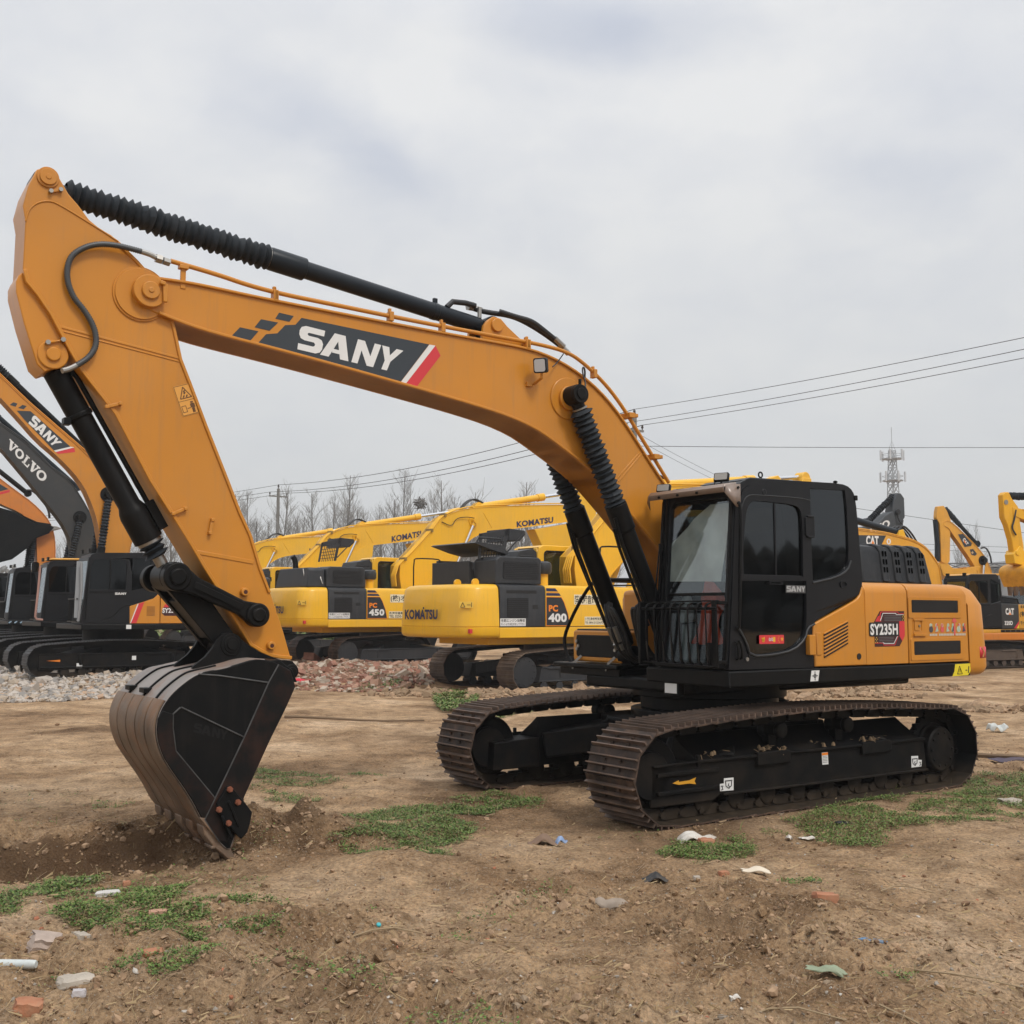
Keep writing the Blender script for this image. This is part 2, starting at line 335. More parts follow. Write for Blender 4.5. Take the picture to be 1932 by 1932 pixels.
def relax(pts, it=2):
    for _ in range(it):
        pts = [pts[0]] + [tuple((pts[i - 1][k] + 2 * pts[i][k] + pts[i + 1][k]) / 4 for k in range(2)) for i in range(1, len(pts) - 1)] + [pts[-1]]
    return pts
def off(pts, d):
    """offset an open polyline sideways (left of travel for d>0)"""
    o = []
    for i, p in enumerate(pts):
        a = Vector(pts[max(i - 1, 0)]); b = Vector(pts[min(i + 1, len(pts) - 1)]); t = (b - a).normalized(); o.append((p[0] - t[1] * d, p[1] + t[0] * d))
    return o
def strip(pts, a, b): return off(pts, a) + off(pts, b)[::-1]
def circle(c, r, n=24, a0=0, a1=360): return [(c[0] + r * math.cos(rad(a0 + (a1 - a0) * i / (n - (a1 - a0 != 360)))), c[1] + r * math.sin(rad(a0 + (a1 - a0) * i / (n - (a1 - a0 != 360))))) for i in range(n)]
def rrect(x0, z0, x1, z1, r, n=5):
    o = []
    for cx, cz, a in ((x1 - r, z1 - r, 0), (x0 + r, z1 - r, 90), (x0 + r, z0 + r, 180), (x1 - r, z0 + r, 270)):
        for i in range(n): th = rad(a + 90 * i / (n - 1)); o.append((cx + r * math.cos(th), cz + r * math.sin(th)))
    return o
def lerp(a, b, t): return tuple(x + (y - x) * t for x, y in zip(a, b))
TXT = {}
def text_mesh(s, bold=0.0, shear=0.0):
    k = (s, bold, shear)
    if k not in TXT:
        c = bpy.data.curves.new('t', 'FONT'); c.body = s; c.size = 1; c.offset = bold; c.shear = shear; c.resolution_u = 3; c.space_character = 1 + bold * 1.6
        o = bpy.data.objects.new('t', c); COL.objects.link(o); dg = bpy.context.evaluated_depsgraph_get(); dg.update()
        me = bpy.data.meshes.new_from_object(o.evaluated_get(dg))
        vs = [tuple(v.co[:2]) for v in me.vertices]; fs = [tuple(p.vertices) for p in me.polygons]
        bpy.data.objects.remove(o); bpy.data.curves.remove(c); bpy.data.meshes.remove(me)
        if vs:
            x0 = min(v[0] for v in vs); x1 = max(v[0] for v in vs); z0 = min(v[1] for v in vs); z1 = max(v[1] for v in vs)
            vs = [((v[0] - x0) / (x1 - x0), (v[1] - z0) / (z1 - z0)) for v in vs]
        TXT[k] = (vs, fs)
    return TXT[k]
def quadmap(q, u, v): # q: BL, BR, TR, TL
    a = lerp(q[0], q[1], u); b = lerp(q[3], q[2], u); return lerp(a, b, v)
def write(g, s, q, bold=0.0, shear=0.0):
    """q: four 3-D corners BL, BR, TR, TL of the word"""
    vs, fs = text_mesh(s, bold, shear)
    return g.add([quadmap(q, u, v) for u, v in vs], fs)
def yq(pts, y): return [(p[0], y, p[1]) for p in pts]
# block letters of the boom sign, drawn on a unit square
GLY = {'S': [[(.98, 1), (.22, 1), (.06, .92), (.0, .78), (.0, .62), (.08, .47), (.24, .42), (.62, .42), (.68, .37), (.68, .3), (.62, .25), (.0, .25), (.0, 0), (.76, 0), (.93, .08), (1, .22), (1, .44), (.92, .58), (.76, .64), (.38, .64), (.33, .68), (.33, .73), (.38, .76), (.98, .76)]],
       'A': [[(0, 0), (.33, 1), (.69, 1), (1, 0), (.70, 0), (.64, .2), (.38, .2), (.38, .36), (.59, .36), (.50, .70), (.30, 0)]],
       'N': [[(0, 0), (0, 1), (.3, 1), (.72, .42), (.72, 1), (1, 1), (1, 0), (.70, 0), (.28, .58), (.28, 0)]],
       'Y': [[(.36, 0), (.36, .40), (0, 1), (.33, 1), (.5, .66), (.68, 1), (1, 1), (.64, .40), (.64, 0)]]}
def block_word(g, s, q, spans):
    for ch, (a, b) in zip(s, spans):
        for poly in GLY[ch]:
            tr = tessellate_polygon([[Vector((p[0], p[1], 0)) for p in poly]])
            g.add([quadmap(q, a + (b - a) * p[0], p[1]) for p in poly], [tuple(t) for t in tr])
def ring(n=16, r0=1.0, r1=.45, w0=.5):
    o = [(.5 + .5 * math.cos(2 * math.pi * i / n), .5 + .5 * math.sin(2 * math.pi * i / n)) for i in range(n)]
    q = [(.5 + .5 * w0 * math.cos(2 * math.pi * i / n), .5 + .5 * r1 * 1.4 * math.sin(2 * math.pi * i / n)) for i in range(n)]
    return [[o[i], o[(i + 1) % n], q[(i + 1) % n], q[i]] for i in range(n)]
GLY['V'] = [[(.12, .86), (.42, .86), (.58, .30), (.72, .86), (.90, .86), (.60, 0), (.42, 0)], [(0, .86), (0, 1), (.50, 1), (.50, .86)], [(.60, .86), (.60, 1), (1, 1), (1, .86)]]
GLY['L'] = [[(.12, .0), (.12, 1), (.42, 1), (.42, .0)], [(0, .87), (0, 1), (.56, 1), (.56, .87)], [(0, 0), (0, .14), (1, .14), (1, 0)], [(.84, .14), (.84, .42), (1, .42), (1, .14)]]
GLY['O'] = ring()
VSPANS = [(0, .215), (.205, .405), (.425, .585), (.575, .79), (.78, 1.0)]
SPANS = [(0, .235), (.225, .515), (.545, .775), (.785, 1.0)]
def bellows(g, p, q, r0, r1, n, seg=18, rnd=None, ends=True):
    p = Vector(p); q = Vector(q); L = (q - p).length; rnd = rnd or random
    d = (q - p).normalized(); a = d.orthogonal().normalized(); b = d.cross(a)
    rings = []
    for i in range(2 * n + 1):
        t = L * i / (2 * n); r = (r1 * rnd.uniform(.94, 1.04)) if i % 2 else (r0 * rnd.uniform(.96, 1.04))
        tx, ty = rnd.uniform(-.09, .09), rnd.uniform(-.09, .09); sh = a * rnd.uniform(-.004, .004) + b * rnd.uniform(-.004, .004)
        ring = []
        for k in range(seg):
            th = 2 * math.pi * k / seg; rr = r * rnd.uniform(.97, 1.03)
            v = a * (rr * math.cos(th)) + b * (rr * math.sin(th)); ring.append(p + sh + d * (t + r * (tx * math.cos(th) + ty * math.sin(th))) + v)
        rings.append(ring)
    vs = [v for r in rings for v in r]
    fs = [(i * seg + k, i * seg + (k + 1) % seg, (i + 1) * seg + (k + 1) % seg, (i + 1) * seg + k) for i in range(2 * n) for k in range(seg)]
    return g.add(vs, fs)
def track_path(xf, xr, zt, rf, rr, zb=0.0, sag=.0, top_mid=None):
    """closed outline of the shoe plates (x,z), front +x; rf/rr = outer radii of idler and sprocket wrap"""
    pts = [(xr + rr * .9, zb)] + [(xf - rf, zb)]
    cf = (xf - rf, zb + rf)
    pts += [(cf[0] + rf * math.cos(rad(a)), cf[1] + rf * math.sin(rad(a))) for a in range(-80, 91, 10)]
    tm = zb + top_mid if top_mid else zb + 2 * rf
    for t in (.2, .4, .6, .8):
        x = (xf - rf) + ((xr + rr) - (xf - rf)) * t; pts.append((x, zb + 2 * rf + (tm - zb - 2 * rf) * math.sin(math.pi * min(1, max(0, t * 1.15 - .06))) ** .8 + sag * math.sin(t * 25)))
    cr_ = (xr + rr, zb + rr)
    pts += [(cr_[0] + rr * math.cos(rad(a)), cr_[1] + rr * math.sin(rad(a))) for a in range(90, 261, 10)]
    return pts
def resample(pts, n):
    P = [Vector(p) for p in pts] + [Vector(pts[0])]; L = [0]
    for a, b in zip(P[:-1], P[1:]): L.append(L[-1] + (b - a).length)
    o = []; k = 0
    for i in range(n):
        s = L[-1] * i / n
        while L[k + 1] < s: k += 1
        t = (s - L[k]) / max(1e-9, L[k + 1] - L[k]); o.append(P[k].lerp(P[k + 1], t))
    return o
def make_track(parent, path, n, y0, y1, m, ribs=(.05, .385, .72), full=True, lm=None, rm=None):
    """one track: a belt of n shoe plates with grouser bars and chain links inside"""
    P = resample(path, n); g = G(); c = sum((Vector(p) for p in P), Vector((0, 0))) / n
    ins = G()
    for i in range(n):
        a = P[i]; b = P[(i + 1) % n]; t = (b - a); L = t.length; t = t.normalized(); nrm = Vector((t[1], -t[0]))
        if nrm.dot((a + b) / 2 - c) < 0: nrm = -nrm
        if full: # the shoe leans a little: leading edge tucked under the next one
            lo = [a - t * L * .06 - nrm * .012, b + t * L * .04, b + t * L * .04 + nrm * .012, a - t * L * .06]
        else: lo = [a, b, b + nrm * .014, a + nrm * .014]
        g.prism([(p[0], p[1]) for p in lo], y0, y1)
        g.cur = 2
        for r in ribs:
            e = a + t * (L * r); h = .042 if full else .03; wd = .014 if full else .016
            g.prism([(e[0], e[1]), ((e + t * wd * 1.4)[0], (e + t * wd * 1.4)[1]), ((e + t * wd + nrm * h)[0], (e + t * wd + nrm * h)[1]), ((e + t * wd * .3 + nrm * h)[0], (e + t * wd * .3 + nrm * h)[1])], y0 + .004, y1 - .004)
        g.cur = 0
        ym = (y0 + y1) / 2
        if full:
            for s in (-1, 1): # chain links
                mid = (a + b) / 2 - nrm * .055
                q = [mid - t * L * .62 + nrm * .04, mid + t * L * .3 + nrm * .045, mid + t * L * .5, mid + t * L * .3 - nrm * .045, mid - t * L * .4 - nrm * .045, mid - t * L * .62 - nrm * .01]
                ins.prism([(p[0], p[1]) for p in q], ym + s * .075 - .018, ym + s * .075 + .018)
            e = a - nrm * .055; ins.cyl((e[0], ym - .12, e[1]), (e[0], ym + .12, e[1]), .026, n=8)
            for s in (-1, 1): # shoe bolts
                for k in (.3, .62):
                    e = a + t * (L * k) + nrm * .012; g.box((e[0] - .012, ym + s * .10 - .013, e[1] - .012), (e[0] + .012, ym + s * .10 + .013, e[1] + .012))
        else:
            q = [a - nrm * .09, b - nrm * .09, b, a]; ins.prism([(p[0], p[1]) for p in q], ym - .11, ym + .11)
    o = g.build('track', [m, lm or BLACKD, rm or m], parent, smooth=True, angle=25)
    for p in o.data.polygons: # inner faces of the belt blackened to stand for the shade inside it
        q = Vector((p.center[0], p.center[2])) - c; k = min(range(n), key=lambda i: (P[i] - Vector((p.center[0], p.center[2]))).length_squared) if full else 0
        if full:
            t = P[(k + 1) % n] - P[k - 1]; nr = Vector((t[1], -t[0])); nr = nr if nr.dot(P[k] - c) > 0 else -nr
            if p.material_index == 0 and Vector((p.normal[0], p.normal[2])).dot(nr.normalized()) < -.6: p.material_index = 1
        elif Vector((p.normal[0], p.normal[2])).dot(q) < 0: p.material_index = 1
    ins.build('track_chain', lm or BLACKD, o, smooth=True, angle=30)
    return o
# outlines measured in metres in the excavator's own frame (x forward, y left, z up): (x, z) pairs, or (y, z) for front planes
TR = {
 'boom_top': [(5.893,4.23),(5.842,4.23),(5.714,4.235),(5.558,4.25),(5.383,4.233),(5.177,4.221),(4.894,4.214),(4.911,4.219),(4.466,4.207),(3.995,4.195),(3.495,4.182),(3.001,4.186),(2.591,4.174),(2.67,4.183),(2.522,4.185),(2.295,4.167),(2.062,4.123),(1.824,4.026),(1.58,3.888),(1.414,3.751),(1.246,3.571),(1.076,3.363),(0.903,3.165),(0.746,3.003)],
 'boom_bot': [(5.974,4.008),(5.898,3.982),(5.704,3.902),(5.441,3.869),(5.321,3.847),(5.037,3.834),(4.609,3.776),(4.147,3.72),(3.776,3.674),(3.404,3.621),(2.961,3.564),(2.589,3.51),(2.3,3.444),(2.668,3.491),(2.446,3.434),(2.219,3.344),(1.986,3.24),(1.828,3.164),(1.699,3.092),(1.585,3.01),(1.421,2.88),(1.254,2.722),(1.136,2.611),(0.982,2.481)],
 'boom_nose': [(5.883,4.107)],
 'boom_seam': [(1.403,3.03),(1.085,3.329),(1.37,3.013),(1.068,3.311)],
 'boom_boss': [(1.984,3.751)],
 'logo_panel': [(5.031,3.842),(4.962,3.927),(4.869,3.948),(4.805,4.023),(4.718,4.04),(4.667,4.104),(3.485,4.055),(3.767,3.685)],
 'logo_white': [(3.482,4.054),(3.423,4.053),(3.716,3.677),(3.764,3.684)],
 'logo_red': [(3.422,4.054),(3.369,3.973),(3.609,3.664),(3.714,3.675)],
 'logo_a': [(4.858,4.116),(4.734,4.108),(4.77,4.056),(4.889,4.063)],
 'logo_b': [(5.007,4.04),(4.864,4.035),(4.934,3.959),(5.058,3.968)],
 'logo_c': [(5.176,3.95),(5.026,3.941),(5.094,3.851),(5.244,3.868)],
 'logo_word': [(4.699,3.843),(3.826,3.769),(3.738,3.964),(4.677,4.047)],
 'pipe': [(5.725,4.358),(5.297,4.328),(5.129,4.262),(4.886,4.255),(4.39,4.245),(4.904,4.266),(4.458,4.249),(3.985,4.23),(3.484,4.218),(2.988,4.216),(2.122,4.204),(2.946,4.232),(2.478,4.233),(1.983,4.214),(1.759,4.09),(1.463,3.919),(1.296,3.727),(1.126,3.52),(0.902,3.26),(0.709,3.034)],
 'stick': [(6.68,4.865),(6.628,4.898),(6.572,4.888),(6.529,4.844),(6.461,4.739),(6.387,4.666),(6.312,4.579),(6.238,4.53),(6.152,4.496),(6.101,4.455),(6.038,4.402),(5.96,4.339),(5.856,4.24),(5.749,4.101),(5.672,3.889),(5.612,3.648),(5.535,3.473),(5.407,3.171),(5.22,2.75),(5.122,2.523),(5.033,2.35),(4.949,2.102),(4.866,1.911),(4.749,1.601),(4.681,1.392),(4.768,1.4),(4.849,1.415),(4.934,1.45),(5.025,1.504),(5.082,1.596),(5.188,1.752),(5.287,1.92),(5.397,2.08),(5.521,2.275),(5.635,2.443),(5.82,2.708),(6.087,3.178),(6.336,3.47),(6.444,3.647),(6.555,3.842),(6.645,3.963),(6.722,4.048),(6.742,4.131),(6.739,4.477),(6.76,4.585),(6.732,4.728)],
 'stick_bracket': [(6.72,4.143),(6.763,4.092),(6.778,4.046),(6.775,3.973),(6.716,3.761),(6.62,3.481),(6.567,3.432),(6.489,3.473),(6.432,3.518),(6.412,3.596)],
 'stick_pin_top': [(6.604,4.824)],
 'stick_pin_cyl': [(6.517,3.562)],
 'stick_arc': [(6.739,4.477),(6.72,4.568),(6.666,4.63),(6.586,4.66),(6.516,4.644),(6.312,4.554),(6.213,4.51),(6.101,4.455)],
 'stick_seam': [(6.512,3.768),(5.625,3.652),(5.473,2.206),(5.009,2.139)],
 'stick_sticker': [(5.673,3.428),(5.544,3.476),(5.465,3.257),(5.59,3.211)],
 'stick_clip': [(6.103,3.24),(5.356,2.399),(5.602,2.5)],
 'stick_grease': [(5.08,1.91),(4.858,1.501)],
 'hose': [(5.843,4.367),(5.901,4.389),(6.052,4.405),(6.162,4.409),(6.27,4.392),(6.364,4.344),(6.438,4.274),(6.461,4.181),(6.454,4.083),(6.41,3.978),(6.336,3.903),(6.274,3.812),(6.245,3.728),(6.244,3.641),(6.289,3.56),(6.357,3.501),(6.425,3.455),(6.471,3.437)],
 'bucket_link': [(5.571,2.02),(5.148,1.51),(5.682,1.986),(5.39,1.552),(5.507,1.938),(5.23,1.55)],
 'bucket_side': [(5.544,1.323),(5.601,1.297),(5.676,1.243),(5.74,1.186),(5.794,1.114),(5.828,1.034),(5.837,0.952),(5.823,0.86),(5.783,0.757),(5.714,0.652),(5.636,0.545),(5.567,0.438),(5.506,0.322),(5.487,0.302),(5.326,0.09),(5.276,0.089),(5.205,0.424),(5.11,0.624),(5.012,0.828),(4.892,1.055),(4.821,1.209),(4.844,1.298),(4.952,1.38),(5.057,1.413),(5.149,1.415),(5.26,1.385),(5.379,1.352),(5.487,1.34)],
 'bucket_front_plate': [(4.957,1.375),(4.866,1.328),(4.823,1.209),(4.894,1.057),(5.014,0.828),(5.112,0.624),(5.207,0.424),(5.28,0.243),(5.317,0.136),(5.376,0.151),(5.482,0.31),(5.358,0.559),(5.207,0.864),(5.032,1.245)],
 'bucket_back_plate': [(5.802,1.078),(5.833,1.025),(5.837,0.952),(5.823,0.86),(5.783,0.757),(5.714,0.652),(5.636,0.545),(5.567,0.438),(5.508,0.327),(5.482,0.315),(5.413,0.452),(5.7,0.797),(5.725,0.955),(5.727,1.051)],
 'bucket_rib': [(5.671,1.095),(5.212,0.864)],
 'bucket_rib_top': [(5.554,1.321),(5.407,1.307),(5.032,1.245)],
 'bucket_rib_b': [(5.727,1.051),(5.676,1.095)],
 'bucket_word': [(5.581,0.919),(5.336,0.848),(5.328,0.914),(5.573,0.984)],
 'side_cutter': [(5.342,0.529),(5.318,0.534),(5.226,0.435),(5.148,0.333),(5.161,0.259),(5.18,0.195),(5.224,0.153),(5.279,0.206),(5.391,0.348),(5.412,0.415)],
 'cutter_bolts': [(5.322,0.509),(5.26,0.414),(5.397,0.376),(5.326,0.276)],
 'ear': [(5.478,1.341),(5.472,1.36),(5.383,1.427),(5.326,1.496),(5.294,1.56),(5.255,1.598),(5.195,1.602),(5.141,1.577),(5.044,1.505),(4.96,1.455),(4.861,1.417),(4.78,1.389),(4.746,1.39),(4.691,1.379),(4.651,1.339),(4.641,1.297),(4.654,1.256),(4.699,1.247),(4.81,1.271),(5.005,1.307),(5.175,1.322),(5.32,1.326)],
 'hinge': [(4.702,1.301)],
 'ear_pin': [(5.186,1.513)],
 'cab_side': [(1.099,1.264),(1.052,1.982),(1.015,2.425),(0.975,2.806),(0.942,2.904),(0.877,2.95),(0.735,2.971),(0.234,2.993),(-0.368,3.011),(-0.543,3.005),(-0.644,2.954),(-0.682,2.861),(-0.709,2.593),(-0.739,2.252),(-0.751,2.046),(-0.713,1.955),(-0.621,1.899),(-0.397,1.826),(-0.071,1.698),(-0.026,1.661),(-0.024,1.349),(-0.038,1.257)],
 'door_window': [(0.897,2.096),(0.903,2.318),(0.864,2.633),(0.821,2.737),(0.756,2.771),(0.477,2.774),(0.207,2.763),(0.139,2.729),(0.111,2.637),(0.116,2.099)],
 'door_window_div': [(0.464,2.769),(0.463,2.094)],
 'door_low': [(0.941,2.045),(0.971,1.654),(0.867,1.51),(0.823,1.388),(0.549,1.4),(0.282,1.435),(0.126,1.535),(0.085,1.639),(0.074,2.061)],
 'door_edge': [(0.958,2.316),(0.935,2.652),(0.893,2.766),(0.836,2.815),(0.739,2.827),(0.136,2.835),(-0.003,2.82)],
 'door_trim': [(0.997,1.643),(0.883,1.499),(0.839,1.378),(0.549,1.383),(0.266,1.423),(0.109,1.524),(0.071,1.627),(-0.026,1.661)],
 'door_outer': [(0.969,1.984),(0.932,2.764),(0.898,2.856),(0.817,2.901),(-0.002,2.944),(-0.009,2.467),(-0.026,1.667)],
 'rear_window': [(-0.016,2.933),(-0.523,2.951),(-0.551,2.731),(-0.556,2.271),(-0.512,2.186),(-0.353,2.117),(-0.022,2.063)],
 'rear_trim': [(-0.016,2.045),(-0.362,2.105),(-0.53,2.18),(-0.576,2.272)],
 'door_hinge': [(0.081,2.662),(-0.042,2.657),(-0.036,2.48),(0.078,2.475)],
 'word_door': [(0.362,1.95),(0.09,1.948),(0.093,2.02),(0.357,2.016)],
 'red_sticker': [(0.712,1.484),(0.388,1.484),(0.386,1.561),(0.71,1.566)],
 'a_rail': [(0.965,2.717),(1.005,1.654)],
 'panel_front': [(-0.006,1.661),(-0.577,1.867),(-0.686,1.925),(-0.734,2.023),(-0.755,1.977),(-0.77,1.261),(-0.02,1.263),(-0.016,1.366),(0.004,1.377)],
 'counterweight': [(-2.336,2.073),(-2.63,2.072),(-2.747,2.029),(-2.79,1.954),(-2.835,1.525),(-2.872,1.247),(-2.844,1.16),(-2.722,1.114),(-2.468,1.106),(-2.469,1.257),(-2.445,1.944),(-2.413,2.015)],
 'vents': [(-1.479,1.898),(-2.27,1.905),(-2.273,1.77),(-1.488,1.768),(-1.502,1.481),(-2.293,1.481),(-2.294,1.344),(-1.505,1.346)],
 'latch': [(-1.522,1.679),(-1.633,1.679),(-1.634,1.593),(-1.522,1.592)],
 'louvers': [(-0.142,1.563),(-0.492,1.681),(-0.484,1.485),(-0.139,1.358)],
 'label_hex': [(-0.979,1.78),(-1.362,1.781),(-1.363,1.54),(-1.274,1.437),(-0.886,1.443),(-0.89,1.537),(-0.808,1.542),(-0.807,1.655),(-0.832,1.666),(-0.9,1.678)],
 'cw_sticker': [(-2.642,1.409),(-2.829,1.415),(-2.851,1.29),(-2.658,1.296)],
 'yellow_sticker': [(-2.193,1.237),(-2.467,1.239),(-2.459,1.159),(-2.414,1.118),(-2.137,1.114),(-2.177,1.166)],
 'white_sticker': [(0.044,1.231),(-0.066,1.231),(-0.045,1.133),(0.064,1.132)],
 'lock': [(-0.648,1.348)],
 'panel_hinge': [(0.084,1.558),(0.011,1.557),(0.017,1.383),(0.085,1.384)],
 'hood': [(-1.275,2.455),(-1.752,2.475),(-1.958,2.472),(-2.168,2.475),(-2.382,2.473),(-2.434,2.445),(-2.496,2.109),(-1.282,2.08)],
 'windshield_frame': [(0.326,1.869),(0.472,2.826),(0.533,2.833),(1.375,2.74),(1.389,2.706),(1.28,1.84)],
 'windshield': [(0.493,1.868),(0.618,2.755),(0.67,2.792),(1.367,2.739),(1.249,1.84)],
 'sprocket': [(-2.048,0.356),(-2.06,0.567),(-2.036,0.144)],
 'arrow': [(1.795,0.35),(1.726,0.37),(1.727,0.356),(1.604,0.36),(1.528,0.378),(1.546,0.349),(1.529,0.321),(1.604,0.334),(1.727,0.333)],
 'tstick': [(1.223,0.294),(1.174,0.296),(1.173,0.338),(1.056,0.336),(1.058,0.228),(1.221,0.233),(-0.104,0.469),(-0.189,0.47),(-0.196,0.357),(-0.111,0.358),(-1.448,0.344),(-1.558,0.339),(-1.556,0.301),(-1.616,0.294),(-1.606,0.231),(-1.446,0.232)],
 'hose_top1': [(2.928,4.524),(2.815,4.486),(2.702,4.496),(2.47,4.508),(2.513,4.525),(2.313,4.466),(2.157,4.4),(2.047,4.351),(1.935,4.282)],
 'hose_top2': [(2.649,4.514),(2.493,4.481),(2.295,4.495),(2.427,4.486),(2.334,4.461),(2.225,4.393),(2.067,4.325)],
 'lamp_wire': [(2.249,3.997),(2.148,4.055),(2.094,4.119),(2.062,4.161)],
 'pin_wire': [(1.896,3.817),(1.872,3.895),(1.887,3.97),(1.879,4.034),(1.847,4.061),(1.815,4.03),(1.802,3.968)],
 'arm_clevis': [(2.894,4.269),(2.873,4.334),(2.83,4.384),(2.772,4.393),(2.705,4.366),(2.661,4.354),(2.497,4.291)],
 'brackets': [(1.237,3.668),(0.92,3.288)],
 'pipe_clips': [(5.629,4.326),(4.891,4.272),(4.894,4.28),(3.86,4.27),(3.351,4.252),(2.449,4.229),(2.44,4.236)],
 'K2_boom_top': [(0.382,3.131),(0.628,3.353),(0.877,3.576),(1.255,3.951),(1.638,4.332),(1.939,4.699),(2.157,4.873),(2.6,5.061),(3.05,5.184),(3.877,5.294),(4.824,5.382),(5.799,5.464),(7.424,5.579),(7.843,5.572)],
 'K2_boom_bot': [(1.484,2.618),(1.74,2.877),(2.085,3.178),(2.523,3.559),(2.968,3.946),(3.421,4.264),(3.975,4.44),(5.222,4.606),(6.298,4.768),(7.443,4.937),(7.946,5.044)],
 'K2_stick': [(5.998,4.615),(7.883,4.947),(8.206,6.226),(8.582,6.334),(8.96,6.072),(8.842,4.587),(8.301,3.752),(7.455,1.974),(6.538,1.968),(6.408,3.91)],
 'K2_pts': [(3.691,5.298),(6.602,5.815),(8.376,6.151),(3.326,4.771),(2.834,3.829),(2.179,2.521)],
 'K2_word': [(5.18,4.638),(6.825,4.894),(6.825,5.106),(5.17,4.848)],
 'K2_seam': [(3.758,5.073),(4.113,4.575)],
 'K3_word': [(5.013,4.62),(6.66,4.953),(6.657,5.219),(5.009,4.88)],
 'S2_boom_top': [(2.94,7.248),(2.266,6.64),(1.58,6.09),(0.924,5.57),(0.345,4.982),(-0.051,4.47),(-0.284,3.943),(-0.335,3.111)],
 'S2_boom_bot': [(2.918,6.71),(2.469,6.24),(2.012,5.739),(1.553,5.373),(1.179,5.018),(0.891,4.653),(0.692,4.231),(0.538,3.805),(0.451,3.326),(0.42,3.086)],
 'S2_panel': [(2.527,6.413),(2.214,6.432),(1.256,5.638),(1.639,5.509),(2.345,6.205)],
 'S2_white': [(1.256,5.638),(1.164,5.627),(1.593,5.475),(1.639,5.509)],
 'S2_red': [(1.164,5.617),(1.137,5.513),(1.533,5.432),(1.593,5.475)],
 'S2_sq': [(2.613,6.612),(2.517,6.589),(2.557,6.504),(2.688,6.538),(2.403,6.568),(2.307,6.55),(2.369,6.463),(2.5,6.482)],
 'S2_word': [(2.255,6.129),(1.642,5.595),(1.453,5.717),(2.124,6.36)],
 'S2_cyl': [(0.312,4.499),(0.322,4.381),(0.419,3.129)],
 'V1_boom_top': [(2.193,6.882),(1.511,6.445),(0.752,5.72),(0.205,5.363),(-0.137,4.872),(-0.428,4.374),(-0.611,3.868),(-0.682,3.413)],
 'V1_boom_bot': [(2.166,6.22),(1.632,5.598),(1.09,4.966),(0.595,4.377),(0.315,3.997),(0.141,3.61),(0.097,3.16)],
 'V1_word': [(2.005,6.245),(0.987,5.253),(0.827,5.477),(1.913,6.475)],
 'V1_cyl': [(-0.088,4.304),(-0.076,4.202),(0.129,3.177)],
 'S3_boom_top': [(1.704,6.23),(1.342,5.936),(0.734,5.495),(0.302,5.198),(-0.139,4.767),(-0.367,4.387),(-0.477,3.936),(-0.506,3.156)],
 'S3_boom_bot': [(1.666,5.309),(1.307,5.076),(0.708,4.852),(0.337,4.549),(0.137,4.041),(0.069,3.076)],
 'S3_red': [(1.492,5.32),(1.32,5.394),(1.03,5.489),(1.022,5.573),(1.496,5.415)],
 'S3_navy': [(1.513,5.829),(1.334,5.745),(1.064,5.59),(1.497,5.447)],
 'S3_bucket': [(1.563,4.945),(1.353,4.919),(0.999,4.824),(0.275,4.477),(0.132,4.515),(-0.234,4.424),(-0.346,4.351),(-0.206,4.19),(0.256,3.978),(0.493,3.643),(0.937,3.268),(1.282,3.163),(1.491,3.214)],
 'C1_boom_top': [(4.304,4.119),(4.059,4.11),(3.479,4.078),(2.916,4.044),(2.345,3.97),(1.822,3.893),(1.47,3.789),(1.177,3.662),(0.886,3.415),(0.654,3.185),(0.607,2.91)],
 'C1_boom_bot': [(4.327,3.503),(3.502,3.51),(2.941,3.471),(2.489,3.331),(2.036,3.074),(1.577,2.813),(1.227,2.624)],
 'C1_decal': [(4.202,3.947),(2.947,3.985),(3.158,3.703),(4.213,3.648)],
 'C1_word': [(3.801,3.677),(3.271,3.696),(3.271,3.961),(3.79,3.952)],
 'C1_zero': [(2.941,3.73),(2.758,3.736),(2.751,3.905),(2.934,3.898)],
 'C3_boom_top': [(1.804,5.442),(1.462,5.233),(1.112,4.937),(0.608,4.533),(0.207,4.126),(0.011,3.824),(-0.134,3.52),(-0.189,3.346)],
 'C3_boom_bot': [(1.817,5.137),(1.631,4.881),(1.286,4.476),(0.892,3.984),(0.647,3.64),(0.477,3.338)],
 'C3_stick': [(2.258,5.975),(1.974,6.005),(1.828,5.792),(1.677,5.448),(1.78,3.797),(1.912,3.687),(2.19,3.769),(2.199,5.26),(2.352,5.516),(2.317,5.777)],
 'C3_decal': [(1.373,4.878),(1.139,4.901),(0.723,4.531),(0.769,4.43),(1.083,4.38)],
 'C3_decal2': [(0.838,4.289),(0.68,4.314),(0.496,4.112),(0.603,4.041),(0.773,4.081)],
 'C3_word': [(1.186,4.652),(0.976,4.452),(0.879,4.528),(1.077,4.763)],
 'C3_bcyl': [(2.254,5.397),(2.19,4.4),(2.213,3.794)],
 'C3_arm': [(1.923,5.972),(1.651,5.675),(1.252,5.292),(0.396,4.524)],
 'C3_bucket': [(2.682,3.722),(2.229,3.687),(2.032,3.519),(1.524,3.483),(0.955,3.577),(0.863,3.32),(1.744,3.095),(2.45,3.215)],
 'Y1_stick': [(9.184,5.136),(9.094,5.217),(8.956,5.223),(8.865,5.055),(8.64,4.813),(8.586,4.315),(8.498,3.695),(8.481,3.26),(8.837,3.238),(8.924,3.871),(9.06,4.301),(9.168,4.5)],
 'Y1_bucket': [(9.661,3.04),(9.502,3.149),(9.19,3.215),(8.801,3.222),(8.714,2.628),(8.878,2.474),(9.493,2.559),(9.649,2.889)],
 'K1_wordx': [(0.909,1.611),(-0.478,1.619),(-0.475,1.841),(0.913,1.843),(-1.09,1.936),(-1.566,1.934),(-1.446,1.386)],
